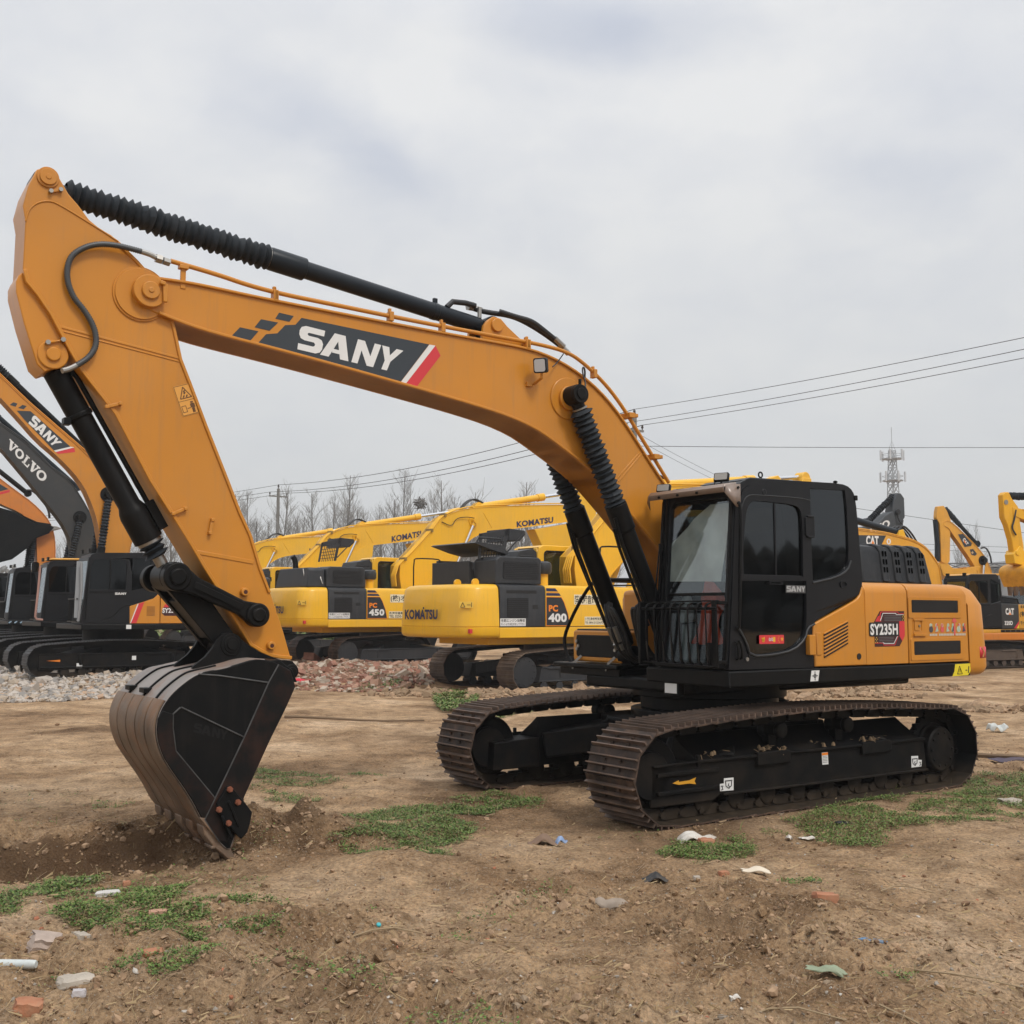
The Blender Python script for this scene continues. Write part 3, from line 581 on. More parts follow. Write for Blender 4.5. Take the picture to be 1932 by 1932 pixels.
 'K2_flap': [(-2.727,3.177),(-2.617,3.77),(-1.959,3.946),(-2.113,3.233),(-1.537,3.889),(-2.667,3.197),(-2.594,3.66),(-2.123,3.771),(-2.216,3.229)],
 'K1_flap': [(-2.803,2.975),(-2.775,3.558),(-1.924,3.713),(-2.082,2.998),(-1.567,3.665)],
 'film': [(1.02,2.752),(1.279,2.751),(1.235,2.319),(1.195,2.042),(0.449,2.058),(0.464,2.283),(0.501,2.4),(0.602,2.466),(0.738,2.561),(0.806,2.629)],
 'K1_cap': [(9.683,5.867)],
 'g1': [(-3.11,6.95),(-3.05,7.42),(-2.76,7.64),(-2.58,7.21),(-2.7,6.95),(-2.42,7.08),(-2.09,7.09),(-1.94,6.9),(-1.52,6.78),(-1.48,6.44),(-1.77,6.33),(-1.82,6.18),(-2.08,6.13),(-2.37,6.28),(-2.7,6.43),(-2.83,6.33)],
 'g2': [(-2.22,5.9),(-1.97,6.04),(-1.62,5.9),(-1.52,5.65),(-1.68,5.49),(-1.86,5.56),(-2.12,5.56)],
 'g3': [(-1.52,9.69),(-1.15,10.08),(-0.77,9.95),(-0.4,10.08),(-0.28,9.35),(-0.44,9.01),(-0.38,8.71),(-0.65,8.42),(-1.05,8.51),(-1.35,8.9)],
 'g4': [(-0.47,10.5),(-0.13,10.87),(0.18,10.72),(0.21,10.09),(-0.16,9.78),(-0.44,9.82)],
 'g5': [(-2.69,11.59),(-2.83,12.98),(-2.44,12.86),(-2.1,12.24),(-1.58,12.25),(-1.77,11.61),(-2.24,11.25),(-2.57,11.08)],
 'g6': [(1.98,9.11),(2.71,9.74),(3.69,10.7),(5.35,11.78),(6.44,12.1),(5.12,9.65),(4.34,9.59),(3.71,9.51),(3.09,9.12),(2.84,8.99),(2.55,9.33),(2.04,8.98)],
 'g7': [(1.1,8.53),(1.52,8.93),(1.79,8.63),(1.65,8.14),(1.33,8.05)],
 'g8': [(-1.14,6.67),(-0.97,6.84),(-0.8,6.67),(-0.91,6.45),(-0.8,6.27),(-0.98,6.32)],
 'g9': [(-0.27,7.82),(-0.13,7.92),(-0.03,7.75),(-0.12,7.52)],
 'g10': [(-1.57,23.19),(-1.33,24.41),(-0.78,22.65),(-0.83,20.77),(-1.22,20.64)],
 'g11': [(-0.92,20.42),(-0.26,21.62),(0.48,22.69),(0.43,20.46),(-0.58,18.8)],
 'g12': [(1.77,7.39),(2.02,7.54),(2.01,7.37),(1.77,7.25)],
 'g13': [(-3.87,10.54),(-3.65,10.75),(-3.45,10.32),(-3.7,10.2)],
 'g14': [(-2.31,10.62),(-2.01,10.87),(-1.71,10.57),(-1.95,10.28)],
 'g15': [(2.71,21.7),(3.6,22.78),(3.06,19.98),(2.48,19.45)],
 'g17': [(-3.51,28.0),(-2.85,29.35),(-2.53,26.07),(-3.3,25.34)],
 'gravel': [(-16.55,34.77),(-13.95,32.56),(-11.78,29.81),(-10.39,29.87),(-8.47,32.81),(-6.83,26.96),(-8.03,25.52),(-7.82,23.13),(-8.75,21.93),(-9.85,21.62),(-10.52,22.15)],
 'rubble': [(-6.6,33.71),(-6.1,37.3),(-4.51,35.86),(-3.72,38.23),(-2.31,35.97),(-1.84,26.38),(-2.69,25.22),(-3.82,24.83),(-4.84,24.8)],
 'l_bagwhite': [(1.44,8.85)],
 'l_brickbit': [(1.5,8.77)],
 'l_scrap1': [(2.33,8.94)],
 'l_scrap2': [(2.17,8.88)],
 'l_foam': [(1.64,7.64)],
 'l_blackscrap': [(0.95,7.5)],
 'l_greycloth': [(0.59,6.79)],
 'l_brick': [(1.87,6.79)],
 'l_blueslab': [(1.94,6.18)],
 'l_greenlid': [(1.55,5.63)],
 'l_whitestone': [(-2.5,7.07)],
 'l_cap': [(-0.74,6.38)],
 'l_tube': [(-2.39,5.59)],
 'l_lump': [(-2.43,5.97)],
 'l_brickleft': [(-2.12,5.05)],
 'l_rag': [(0.24,8.67)],
 'l_redcloth': [(-4.85,25.81)],
 'l_bag2': [(7.39,17.11)],
 'l_cloth2': [(5.99,13.55)],
 'l_darkstone': [(4.57,10.4)],
 'l_stick1': [(-2.73,18.38)],
 'l_brick2': [(1.42,7.61)],
 'l_brick3': [(-2.49,7.38)],
 'l_stoneb': [(-1.94,5.16)],
 'l_blackrub': [(2.76,9.43)],
 'l_bagl': [(-4.62,11.93)],
 'l_stonec': [(1.23,7.55)],
 'l_brick4': [(-1.77,5.67)],
 'l_whitebit': [(1.05,5.39)],
 'l_stick2': [(-1.04,4.88)],
 'l_foamr': [(2.2,14.41)],
}
# ================================================================== the big orange excavator
RZ = rad(214.74)
EX = empty('excavator', (2.028, 11.535, 0), RZ, 'large ochre orange excavator with black cab in front, its black bucket resting on the dirt', 'excavator')
def part(g, name, m, bevel=0, parent=None, **k): return g.build(name, m, parent or EX, bevel=bevel, **k)
YB = .23
# ---- boom
top = relax(mono(TR['boom_top']), 2); bot = relax(mono(TR['boom_bot']), 2)
top = top + [(.46, 2.66), (.24, 2.32), (.06, 2.0)]; bot = bot + [(.68, 2.2), (.42, 1.86), (.3, 1.74)]
top = chaikin(top, 1); bot = chaikin(bot, 1)
nose = [(5.985, 4.03), (6.006, 4.107), (5.98, 4.18), (5.93, 4.218)]
g = G(); g.prism(nose + top + [(.04, 1.9), (.12, 1.74)] + bot[::-1], -YB + .022, YB - .022)
boom = part(g, 'boom', ORANGE, .012)
g = G(); g.prism(strip(top[2:], 0.0, .022), -YB, YB); g.prism(strip(bot[3:], -.024, 0.0), -YB, YB)
part(g, 'boom_flange', ORANGE, .006, boom)
nc = TR['boom_nose'][0]; g = G()
for s in (-1, 1):
    g.cyl((nc[0], s * .205, nc[1]), (nc[0], s * .262, nc[1]), .122, n=36); g.cyl((nc[0], s * .26, nc[1]), (nc[0], s * .285, nc[1]), .066, n=28)
    g.cyl((nc[0], s * .28, nc[1]), (nc[0], s * .292, nc[1]), .022, n=12)
    g.bar((nc[0] - .105, s * .275, nc[1] - .075), (nc[0] - .10, s * .275, nc[1] + .065), .03, .035); g.bar((nc[0] - .10, s * .285, nc[1] + .06), (nc[0] - .06, s * .285, nc[1] + .07), .03, .03)
part(g, 'boom_nose_boss', ORANGE, .006, boom)
# lifting plate over the rough repainted patch, seams, bosses
g = G(); bb = TR['boom_boss'][0]
for s in (-1, 1):
    g.cyl((bb[0], s * .205, bb[1]), (bb[0], s * .222, bb[1]), .20, n=40); g.cyl((bb[0], s * .22, bb[1]), (bb[0], s * .255, bb[1]), .115, n=32)
sm = TR['boom_seam']
for i in (0, 2): g.bar((sm[i][0], YB - .022, sm[i][1]), (sm[i + 1][0], YB - .022, sm[i + 1][1]), .02, .008, (0, 1, 0))
part(g, 'cylinder_boss', ORANGE, .008, boom)
g = G(); cl = TR['arm_clevis']
for s in (-1, 1): g.prism([(2.90, 4.17), (2.875, 4.334), (2.83, 4.39), (2.772, 4.43), (2.69, 4.42), (2.62, 4.36), (2.45, 4.25), (2.3, 4.15)], s * .10, s * .14); g.cyl((2.74, s * .13, 4.35), (2.74, s * .165, 4.35), .062)
part(g, 'arm_cylinder_clevis', ORANGE, .006, boom)
def sheet(pts, y, th, m, name, parent, bevel=0):
    g = G(); g.prism(pts, y, y + th); return g.build(name, m, parent, bevel=bevel)
yd = YB - .022
g = G()
for k in ('logo_panel', 'logo_a', 'logo_b', 'logo_c'): g.prism(TR[k], yd, yd + .0025)
logo = part(g, 'logo_panel', NAVY, 0, boom)
part(G().prism(TR['logo_white'], yd, yd + .0025), 'logo_white_stripe', WHITE, 0, boom)
part(G().prism(TR['logo_red'], yd, yd + .0025), 'logo_red_stripe', RED, 0, boom)
g = G(); block_word(g, 'SANY', yq(TR['logo_word'], yd + .005), SPANS); part(g, 'logo_lettering', WHITE, 0, boom, smooth=False)
# ---- pipes, clips and hoses on the boom
pp = mono(TR['pipe'], .06); pp = chaikin(relax(pp, 1), 2)
g = G(); g.tube([(p[0], .20, p[1] + .018) for p in pp], .0185, 10); g.tube([(p[0], -.20, p[1] + .018) for p in pp[6:]], .0185, 10)
part(g, 'boom_pipe', ORANGE, 0)
g = G()
for c in TR['pipe_clips'][1:] + [(1.66, 4.06)]: g.box((c[0] - .02, .165, c[1] - .07), (c[0] + .02, .232, c[1] + .012)); g.box((c[0] - .012, .17, c[1]), (c[0] + .012, .2, c[1] + .045))
c = TR['pipe_clips'][0]; g.box((c[0] - .02, .195, c[1] - .15), (c[0] + .02, .215, c[1] + .02)); g.box((c[0] - .035, .18, c[1] - .0), (c[0] + .035, .235, c[1] + .03))
for c in TR['brackets']: g.box((c[0] - .05, .10, c[1] - .02), (c[0] + .02, .25, c[1] + .03)); g.box((c[0] - .10, .19, c[1] - .01), (c[0], .24, c[1] + .025))
part(g, 'pipe_clip', ORANGE, .004)
g = G(); h = chaikin(TR['hose'], 2); P = [Vector((p[0], .245 - .03 * math.sin(i / len(h) * 3), p[1])) for i, p in enumerate(h)]
L = [0]
for a, b in zip(P[:-1], P[1:]): L.append(L[-1] + (b - a).length)
Q = []; k = 0; N = int(L[-1] / .008)
for i in range(N + 1):
    s = L[-1] * i / N
    while k < len(L) - 2 and L[k + 1] < s: k += 1
    Q.append(P[k].lerp(P[k + 1], (s - L[k]) / max(1e-6, L[k + 1] - L[k])))
g.tube(Q[14:-14], [.0235 if i % 2 else .018 for i in range(len(Q) - 28)], 10)
hose = part(g, 'wrapped_hose', mat('grey spiral hose wrap', (.05, .054, .058), .4, dirt=.2, dirt_col=(.12, .12, .12)), 0, angle=80)
g = G(); g.tube(Q[:15], .020, 10); g.tube(Q[-15:], .020, 10); g.cyl((5.80, .235, 4.36), (5.845, .235, 4.366), .034, n=6); g.cyl((5.74, .225, 4.352), (5.79, .23, 4.358), .030, n=6)
part(g, 'hose_fitting', STEEL, 0, hose)
g = G()
for k, yy in (('hose_top1', -.02), ('hose_top2', .05)):
    P = sorted(TR[k], key=lambda p: -p[0]); P = chaikin(relax(P, 2), 2); g.tube([(p[0], yy + .08 * (i / len(P)), p[1]) for i, p in enumerate(P)], .024, 10)
g.tube([(3.20, .03, 4.47), (3.14, .03, 4.53), (3.0, .03, 4.54), (2.9, .03, 4.53)], .026, 10)
part(g, 'cylinder_hose', HOSE)
g = G(); g.cyl((2.93, -.02, 4.53), (2.80, -.02, 4.515), .03, n=8); g.cyl((2.96, .0, 4.53), (2.91, .0, 4.53), .045, n=6); g.cyl((2.86, .04, 4.42), (2.86, .04, 4.52), .02, n=8); g.cyl((1.97, .06, 4.30), (1.87, .08, 4.22), .028, n=8); g.cyl((2.07, .13, 4.33), (1.97, .14, 4.26), .026, n=8)
part(g, 'hose_coupling', STEEL)
# ---- boom lamp
lx, lz = 2.405, 3.985
g = G(); b0 = len(g.v); g.prism(rrect(-.062, -.068, .062, .068, .02), -.04, .035, 'x'); g.prism(rrect(-.05, -.055, .05, .055, .03), -.085, -.04, 'x')
R3m = Matrix.Rotation(rad(38), 4, 'Z') @ Matrix.Rotation(rad(12), 4, 'Y')
g.v = [tuple(R3m @ Vector(p) + Vector((lx, .36, lz))) for p in g.v]
lamp = part(g, 'work_lamp', HOODB, .008)
g = G(); g.prism(rrect(-.05, -.056, .05, .056, .018), .0355, .039, 'x'); g.v = [tuple(R3m @ Vector(p) + Vector((lx, .36, lz))) for p in g.v]
part(g, 'lamp_lens', LENS, 0, lamp)
g = G(); g.bar((lx - .02, .22, lz - .15), (lx - .02, .35, lz - .11), .03, .012); g.cyl((lx - .02, .35, lz - .12), (lx - .01, .36, lz - .06), .012); g.box((lx - .0, .205, lz - .175), (lx + .06, .235, lz - .13))
part(g, 'lamp_bracket', ORANGE, .003, lamp)
g = G(); P = chaikin([(p[0], .25 if i else .33, p[1]) for i, p in enumerate(TR['lamp_wire'])], 2); g.tube(P, .006, 6)
P = chaikin([(p[0], .36 - .02 * i, p[1]) for i, p in enumerate(TR['pin_wire'])], 2); g.tube(P, .0085, 6); part(g, 'boom_wire', HOSE)
# ---- arm cylinder
A0 = Vector((2.74, 0, 4.35)); A1 = Vector((6.604, 0, 4.824)); rr_ = random.Random(3)
g = G(); g.cyl((A0[0], -.095, A0[2]), (A0[0], .095, A0[2]), .098, n=28)
g.lathe(A0, A1, [(.03, .06), (.09, .064), (.12, .073), (.55, .073), (.555, .077), (.60, .077), (.605, .073), (1.83, .073)], 28)
d = (A1 - A0).normalized(); t = A0 + d * .57; g.box((t[0] - .02, -.015, t[2] + .07), (t[0] + .02, .015, t[2] + .12))
ac = part(g, 'arm_cylinder', BLUEBLK, .004)
part(G().lathe(A0, A1, [(1.83, .075), (1.835, .094), (2.13, .094), (2.15, .088)], 28), 'gland_collar', BLUEBLK, .006, ac)
g = G(); bellows(g, A0 + d * 2.14, A0 + d * 3.74, .076, .105, 29, 22, rr_); part(g, 'bellows', RUB, 0, ac, angle=20)
g = G(); g.cyl(A0 + d * 3.6, A0 + d * 3.8, .05); g.cyl((A1[0], -.10, A1[2]), (A1[0], .10, A1[2]), .09, n=24); part(g, 'rod_eye', BLUEBLK, 0, ac)
part(G().lathe(A0, A1, [(2.142, .08), (2.145, .086), (2.158, .086), (2.16, .08)], 24), 'bellows_clamp', STEEL, 0, ac)
# ---- boom cylinders
B0 = (.79, 1.33); B1 = (1.983, 3.767)
for s in (1, -1):
    yc = s * .315
    p = Vector((B1[0], yc, B1[1])); q = Vector((B0[0], yc, B0[1])); d = (q - p).normalized()
    g = G(); g.cyl((B1[0], s * .225, B1[1]), (B1[0], s * .415, B1[1]), .088, n=28); g.cyl((B1[0], s * .25, B1[1]), (B1[0], s * .385, B1[1]), .093, n=28); g.cyl((B1[0], s * .41, B1[1]), (B1[0], s * .43, B1[1]), .052, n=20)
    g.cyl(p, p + d * .16, .06); g.cyl((B1[0], s * .395, B1[1] + .08), (B1[0], s * .395, B1[1] + .14), .016, n=8)
    g.lathe(p, q, [(1.10, .078), (1.105, .106), (1.36, .106), (1.375, .092), (2.55, .092), (2.6, .08)], 28)
    g.cyl((B0[0], yc - .09, B0[1]), (B0[0], yc + .09, B0[1]), .10, n=24)
    bc = part(g, 'boom_cylinder', BLACK if s > 0 else BLACK, .004)
    g = G(); bellows(g, p + d * .15, p + d * 1.12, .076, .108, 19, 20, rr_); part(g, 'bellows', RUB, 0, bc, angle=20)
    g = G(); u = Vector((.88, 0, -.42))
    g.lathe(p, q, [(.125, .07), (.128, .074), (.14, .074), (.143, .07)], 20); g.lathe(p, q, [(1.085, .08), (1.088, .085), (1.10, .085), (1.103, .08)], 20)
    part(g, 'bellows_clamp', STEEL, 0, bc)
    g = G(); nrm = Vector((-d[2], 0, d[0])) * -1
    o1 = p + d * 1.2 - nrm * .10 + Vector((0, s * .05, 0)); o2 = p + d * 2.35 - nrm * .105 + Vector((0, s * .05, 0))
    g.tube([o1, p + d * 1.45 - nrm * .13 + Vector((0, s * .05, 0)), o2], .017, 8); g.tube([p + d * 1.3 - nrm * .12, p + d * 1.5 - nrm * .14, p + d * 2.3 - nrm * .14], .015, 8)
    part(g, 'cylinder_pipe', BLACK, 0, bc)
g = G()
for s in (-1, 1):
    for i in range(4):
        y = s * (.22 - .045 * i); P = [(1.05 + .03 * i, y + s * .10, 1.95 - .05 * i), (1.16, y + s * .05, 1.80), (1.10 - .02 * i, y, 1.55), (.98, y, 1.35), (.8, y, 1.27)]
        g.tube(chaikin(P, 2), .021, 8)
part(g, 'foot_hose', HOSE)
g = G()
for i in range(2):
    y = -.24 + .09 * i; g.cyl((1.13, y, 1.62), (1.06, y, 1.48), .026, n=6); g.cyl((1.05, y, 1.45), (1.02, y, 1.40), .024, n=6)
part(g, 'foot_fitting', STEEL)
# ---- stick
YS = .19
def inset(poly, d):
    n = len(poly); ar = sum(poly[i][0] * poly[(i + 1) % n][1] - poly[(i + 1) % n][0] * poly[i][1] for i in range(n)); sg = 1 if ar > 0 else -1; o = []
    for i in range(n):
        a = Vector(poly[i - 1]); b = Vector(poly[i]); c = Vector(poly[(i + 1) % n]); t1 = (b - a).normalized(); t2 = (c - b).normalized()
        m = Vector((-(t1 + t2)[1], (t1 + t2)[0])); m = m.normalized() if m.length > 1e-6 else Vector((-t1[1], t1[0])); n1 = Vector((-t1[1], t1[0])); k = max(.5, m.dot(n1))
        o.append(tuple(b + m * (sg * d / k)))
    return o
stp = [p for i, p in enumerate(TR['stick'])]
g = G(); g.prism(stp, -YS + .014, YS - .014); stick = part(g, 'stick', ORANGE, .008)
g = G()
lo = stp[24:]; hi = stp[:24]
left = [p for p in stp[24:43]]; right = stp[9:23]
g.prism(strip(left, -.002, .026) if True else [], -YS, YS); g.prism(strip(right, -.002, .022), -YS, YS)
part(g, 'stick_flange', ORANGE, .005, stick)
g = G(); g.prism(TR['stick_bracket'], -.15, .15)
pc = TR['stick_pin_cyl'][0]
for s in (-1, 1):
    g.prism(circle(pc, .105, 24), s * .145, s * .165); g.cyl((pc[0], s * .16, pc[1]), (pc[0], s * .185, pc[1]), .05, n=24)
    g.bar((pc[0] + .04, s * .178, pc[1] + .075), (pc[0] - .05, s * .178, pc[1] + .105), .016, .016)
part(g, 'cylinder_bracket', ORANGE, .008, stick)
g = G()
for q in ((pc[0] + .045, pc[1] + .075), (pc[0] - .055, pc[1] + .108)): g.cyl((q[0], .17, q[1]), (q[0], .205, q[1]), .018, n=6)
q = TR['stick_pin_top'][0]
for e in ((q[0] - .02, q[1] - .10), (q[0] - .085, q[1] - .075)): g.cyl((e[0], .18, e[1]), (e[0], .21, e[1]), .016, n=6)
part(g, 'lock_bolt', STEEL, 0, stick)
g = G()
for s in (-1, 1):
    g.cyl((q[0], s * .17, q[1]), (q[0], s * .19, q[1]), .075, n=30); g.cyl((q[0], s * .185, q[1]), (q[0], s * .205, q[1]), .058, n=26); g.cyl((q[0], s * .2, q[1]), (q[0], s * .21, q[1]), .02, n=12)
    g.bar((q[0] - .02, s * .187, q[1] - .10), (q[0] - .085, s * .187, q[1] - .075), .02, .02)
    g.cyl((5.93, s * .17, 4.09), (5.93, s * .188, 4.09), .205, n=40); g.cyl((5.93, s * .18, 4.09), (5.93, s * .200, 4.09), .19, n=40)
ar = TR['stick_arc']; g.tube([(p[0], .178, p[1]) for p in chaikin(ar, 2)], .007, 6)
ss = TR['stick_seam']
g.bar((ss[0][0], .178, ss[0][1]), (ss[1][0], .178, ss[1][1]), .018, .008, (0, 1, 0)); g.bar((ss[2][0], .178, ss[2][1]), (ss[3][0], .178, ss[3][1]), .03, .008, (0, 1, 0))
g.bar((ss[0][0] - .01, .178, ss[0][1] - .03), (ss[1][0] - .02, .178, ss[1][1] - .03), .008, .008, (0, 1, 0))
part(g, 'stick_weld', ORANGE, .003, stick)
g = G()
for e in TR['stick_grease']: g.cyl((e[0], .17, e[1]), (e[0], .215, e[1]), .036, .03, n=20)
for (e, a) in zip(TR['stick_clip'], (20, 80, 25)):
    dx, dz = math.cos(rad(a)) * .05, math.sin(rad(a)) * .05
    g.bar((e[0] + dx, .20, e[1] - dz), (e[0] - dx, .20, e[1] + dz), .025, .012, (0, 1, 0))
    for t in (-1, 1): g.box((e[0] + t * dx - .013, .17, e[1] - t * dz - .013), (e[0] + t * dx + .013, .215, e[1] - t * dz + .013))
part(g, 'grease_boss', ORANGE, .004, stick)
g = G()
for e in TR['stick_grease']: g.cyl((e[0], .214, e[1]), (e[0], .2165, e[1]), .016, n=12)
part(g, 'grease_hole', mat('rust hole', (.06, .012, .006), .7), 0, stick)
q4 = TR['stick_sticker']; q3 = [q4[3], q4[2], q4[1], q4[0]]; q3 = yq(q3, .1785) # BL BR TR TL
g = G(); g.add(q3, [(0, 1, 2, 3)]); st = part(g, 'warning_sticker', mat('pale orange sticker', (.70, .33, .06), .4), 0, stick)
g = G()
def ln(pts, wd, q, y=0.001):
    P = [Vector(quadmap(q, *p)) + Vector((0, y, 0)) for p in pts]
    for a, b in zip(P[:-1], P[1:]): g.bar(a, b, wd, .001, (0, 1, 0))
ln([(.04, .02), (.96, .02), (.96, .98), (.04, .98), (.04, .02)], .003, q3); ln([(.04, .48), (.96, .48)], .003, q3)
ln([(.2, .56), (.85, .56), (.52, .92), (.2, .56)], .007, q3)
for u, v in ((.42, .62), (.60, .62), (.52, .72), (.52, .78)): ln([(u - .05, v - .03), (u + .05, v + .03)], .010, q3)
ln([(.12, .12), (.36, .12), (.36, .32), (.12, .32), (.12, .12)], .004, q3); ln([(.42, .22), (.60, .22)], .005, q3)
ln([(.76, .06), (.76, .22)], .018, q3); ln([(.70, .06), (.70, .2)], .008, q3); ln([(.66, .34), (.84, .34)], .008, q3); ln([(.75, .22), (.75, .34)], .034, q3); ln([(.75, .37), (.75, .42)], .02, q3)
part(g, 'sticker_print', BROWNINK, 0, stick)
# ---- bucket cylinder and linkage
C0 = Vector((6.517, 0, 3.562)); C1 = Vector((5.60, 0, 2.02)); d = (C1 - C0).normalized()
g = G(); g.cyl((C0[0], -.14, C0[2]), (C0[0], .14, C0[2]), .085, n=24)
g.lathe(C0, C1, [(.05, .06), (.09, .06), (.10, .088), (.46, .088), (.465, .082), (1.18, .082), (1.22, .10), (1.26, .108), (1.48, .108), (1.485, .08)], 32)
g.lathe(C0, C1, [(.43, .089), (.435, .094), (.465, .094), (.47, .089)], 32)
t = C0 + d * .44; g.box((t[0] + .06, -.03, t[2] - .09), (t[0] + .11, .05, t[2] - .04))
nrm = Vector((-d[2], 0, d[0]))
for k in (.42, 1.2): pass
o1 = C0 + d * .2 - nrm * .10; g.tube([C0 + d * .12 - nrm * .08 + Vector((0, .05, 0)), o1 + Vector((0, .06, 0)), C0 + d * 1.25 - nrm * .11 + Vector((0, .06, 0)), C0 + d * 1.36 - nrm * .105 + Vector((0, .06, 0))], .02, 8)
g.bar(C0 + d * 1.22 - nrm * .12 + Vector((0, .06, 0)), C0 + d * 1.45 - nrm * .12 + Vector((0, .06, 0)), .07, .05, (0, 1, 0))
bcy = part(g, 'bucket_cylinder', BLACK, .005)
g = G(); bellows(g, C0 + d * 1.50, C0 + d * 1.62, .06, .10, 3, 20, rr_); part(g, 'bellows', RUB, 0, bcy, angle=20)
g = G(); g.lathe(C0, C1, [(1.482, .085), (1.484, .09), (1.505, .09), (1.508, .085)], 24); g.cyl(C0 + d * 1.5, C0 + d * 1.74, .045); part(g, 'cylinder_rod', STEEL, 0, bcy)
g = G(); g.cyl((C1[0], -.12, C1[2]), (C1[0], .12, C1[2]), .11, n=28); part(g, 'rod_eye', BLACK, .006, bcy)
LK = [(5.629, 2.014), (5.004, 1.736)]
for s in (1, -1):
    g = G(); a, b = LK; y0, y1 = s * .205, s * .275
    dd = (Vector(b) - Vector(a)).normalized(); nn = Vector((-dd[1], dd[0])); A = Vector(a); B = Vector(b)
    pts = circle(a, .105, 20, 240, 480)
    body = [A + nn * .10 + dd * .03, A + nn * .065 + dd * .15, B + nn * .055 - dd * .14, B + nn * .085 - dd * .03, B - nn * .085 - dd * .03, B - nn * .055 - dd * .14, A - nn * .065 + dd * .15, A - nn * .10 + dd * .03]
    g.prism([tuple(p) for p in body], y0, y1); g.cyl((a[0], s * .20, a[1]), (a[0], s * .30, a[1]), .105, n=32); g.cyl((b[0], s * .19, b[1]), (b[0], s * .30, b[1]), .09, n=32)
    g.cyl((a[0], s * .29, a[1]), (a[0], s * .325, a[1]), .062, n=28); g.cyl((b[0], s * .29, b[1]), (b[0], s * .32, b[1]), .055, n=28)
    rb = part(g, 'guide_link', BLACK, .012)
    g = G(); g.bar((a[0] + dd[0] * .14, s * .288, a[1] + dd[1] * .14), (b[0] - dd[0] * .14, s * .288, b[1] - dd[1] * .14), .05, .008, (0, 1, 0)); part(g, 'link_rib', BLACK, .004, rb)
g = G(); e0 = Vector((5.60, 2.02)); e1 = Vector((5.186, 1.513)); dd = (e1 - e0).normalized(); nn = Vector((-dd[1], dd[0]))
prof = [e0 + nn * .11, e0 + nn * .10 + dd * .2, e1 + nn * .085 - dd * .06, e1 + nn * .08, e1 - nn * .08, e1 - nn * .085 - dd * .06, e0 - nn * .10 + dd * .2, e0 - nn * .11]
for s in (-1, 1): g.prism([tuple(p) for p in prof], s * .10, s * .165)
g.prism([tuple(e0 + nn * .09 + dd * .16), tuple(e1 + nn * .075 - dd * .12), tuple(e1 - nn * .075 - dd * .12), tuple(e0 - nn * .09 + dd * .16)], -.10, .10)
g.cyl((e1[0], -.165, e1[1]), (e1[0], .165, e1[1]), .075, n=24)
bl = part(g, 'bucket_link', BLACK, .008)
# ---- bucket
YK = .575
side = chaikin(TR['bucket_side'], 1, True)
bk = None; g = G()
for s in (-1, 1): g.prism(side, s * (YK - .03), s * YK)
bk = part(g, 'bucket', BUCKB, .006)
def lower_(s): k = min(range(len(s)), key=lambda i: math.hypot(s[i][0] - 5.79, s[i][1] - 1.155)); return s[k:]
shell = chaikin([(5.06, 1.412), (5.16, 1.405), (5.27, 1.375), (5.40, 1.348)] + TR['bucket_side'][:17], 2)
g = G(); g.prism(strip(shell, .004, -.022), -YK + .004, YK - .004); sh = part(g, 'bucket_shell', BUCKT, .003, bk)
g = G(); g.prism(strip(lower_(shell), .0035, .006), -YK + .006, YK - .006); part(g, 'gap_backing', mat('dirt black gap', (.02, .014, .011), .8), 0, bk)  # dark sheet laid under the wear strips, showing in the gaps between them
# rails on the upper shell and wear strips on the lower shell
k0 = min(range(len(shell)), key=lambda i: math.hypot(shell[i][0] - 5.79, shell[i][1] - 1.155)); lower = shell[k0:]; upper = shell[12:k0 + 1]
g = G(); nst = 5; wst = (2 * YK - .01) / nst
for i in range(nst): g.prism(strip(lower, .003, .020), -YK + .005 + wst * i + .012, -YK + .005 + wst * (i + 1) - .012)
part(g, 'wear_strip', BUCKW, .004, bk)
g = G()
for y in (-.30, .06, .36): g.prism(strip(upper, .003, .016), y - .012, y + .012)
for y in (-.31, .05): g.box((upper[-2][0] - .03, y - .07, upper[-2][1] + .01), (upper[-2][0] + .03, y + .05, upper[-2][1] + .045))
part(g, 'shell_rail', BUCKB, .003, bk)
g = G()
for s in (-1, 1):
    g.prism(TR['bucket_front_plate'], s * (YK - .002), s * (YK + .014)); g.prism(TR['bucket_back_plate'], s * (YK - .002), s * (YK + .010))
part(g, 'cheek_plate', BUCKC, .004, bk)
g = G()
def weld(k, dy=.0): P = TR[k]; g.tube([(p[0], YK + .004 + dy, p[1]) for p in P], .006, 6)
weld('bucket_rib'); weld('bucket_rib_top'); weld('bucket_rib_b')
g.tube([(p[0], YK + .008, p[1]) for p in TR['bucket_front_plate'][-5:] + TR['bucket_front_plate'][:1]], .006, 6); g.tube([(p[0], YK + .006, p[1]) for p in TR['bucket_back_plate'][-4:]], .005, 6)
part(g, 'weld_seam', BUCKN, 0, bk)
g = G(); block_word(g, 'SANY', yq(TR['bucket_word'], YK + .0022), SPANS); part(g, 'embossed_lettering', mat('faint black lettering', (.010, .0105, .011), .5, spec=.2), 0, bk, smooth=False)
g = G()
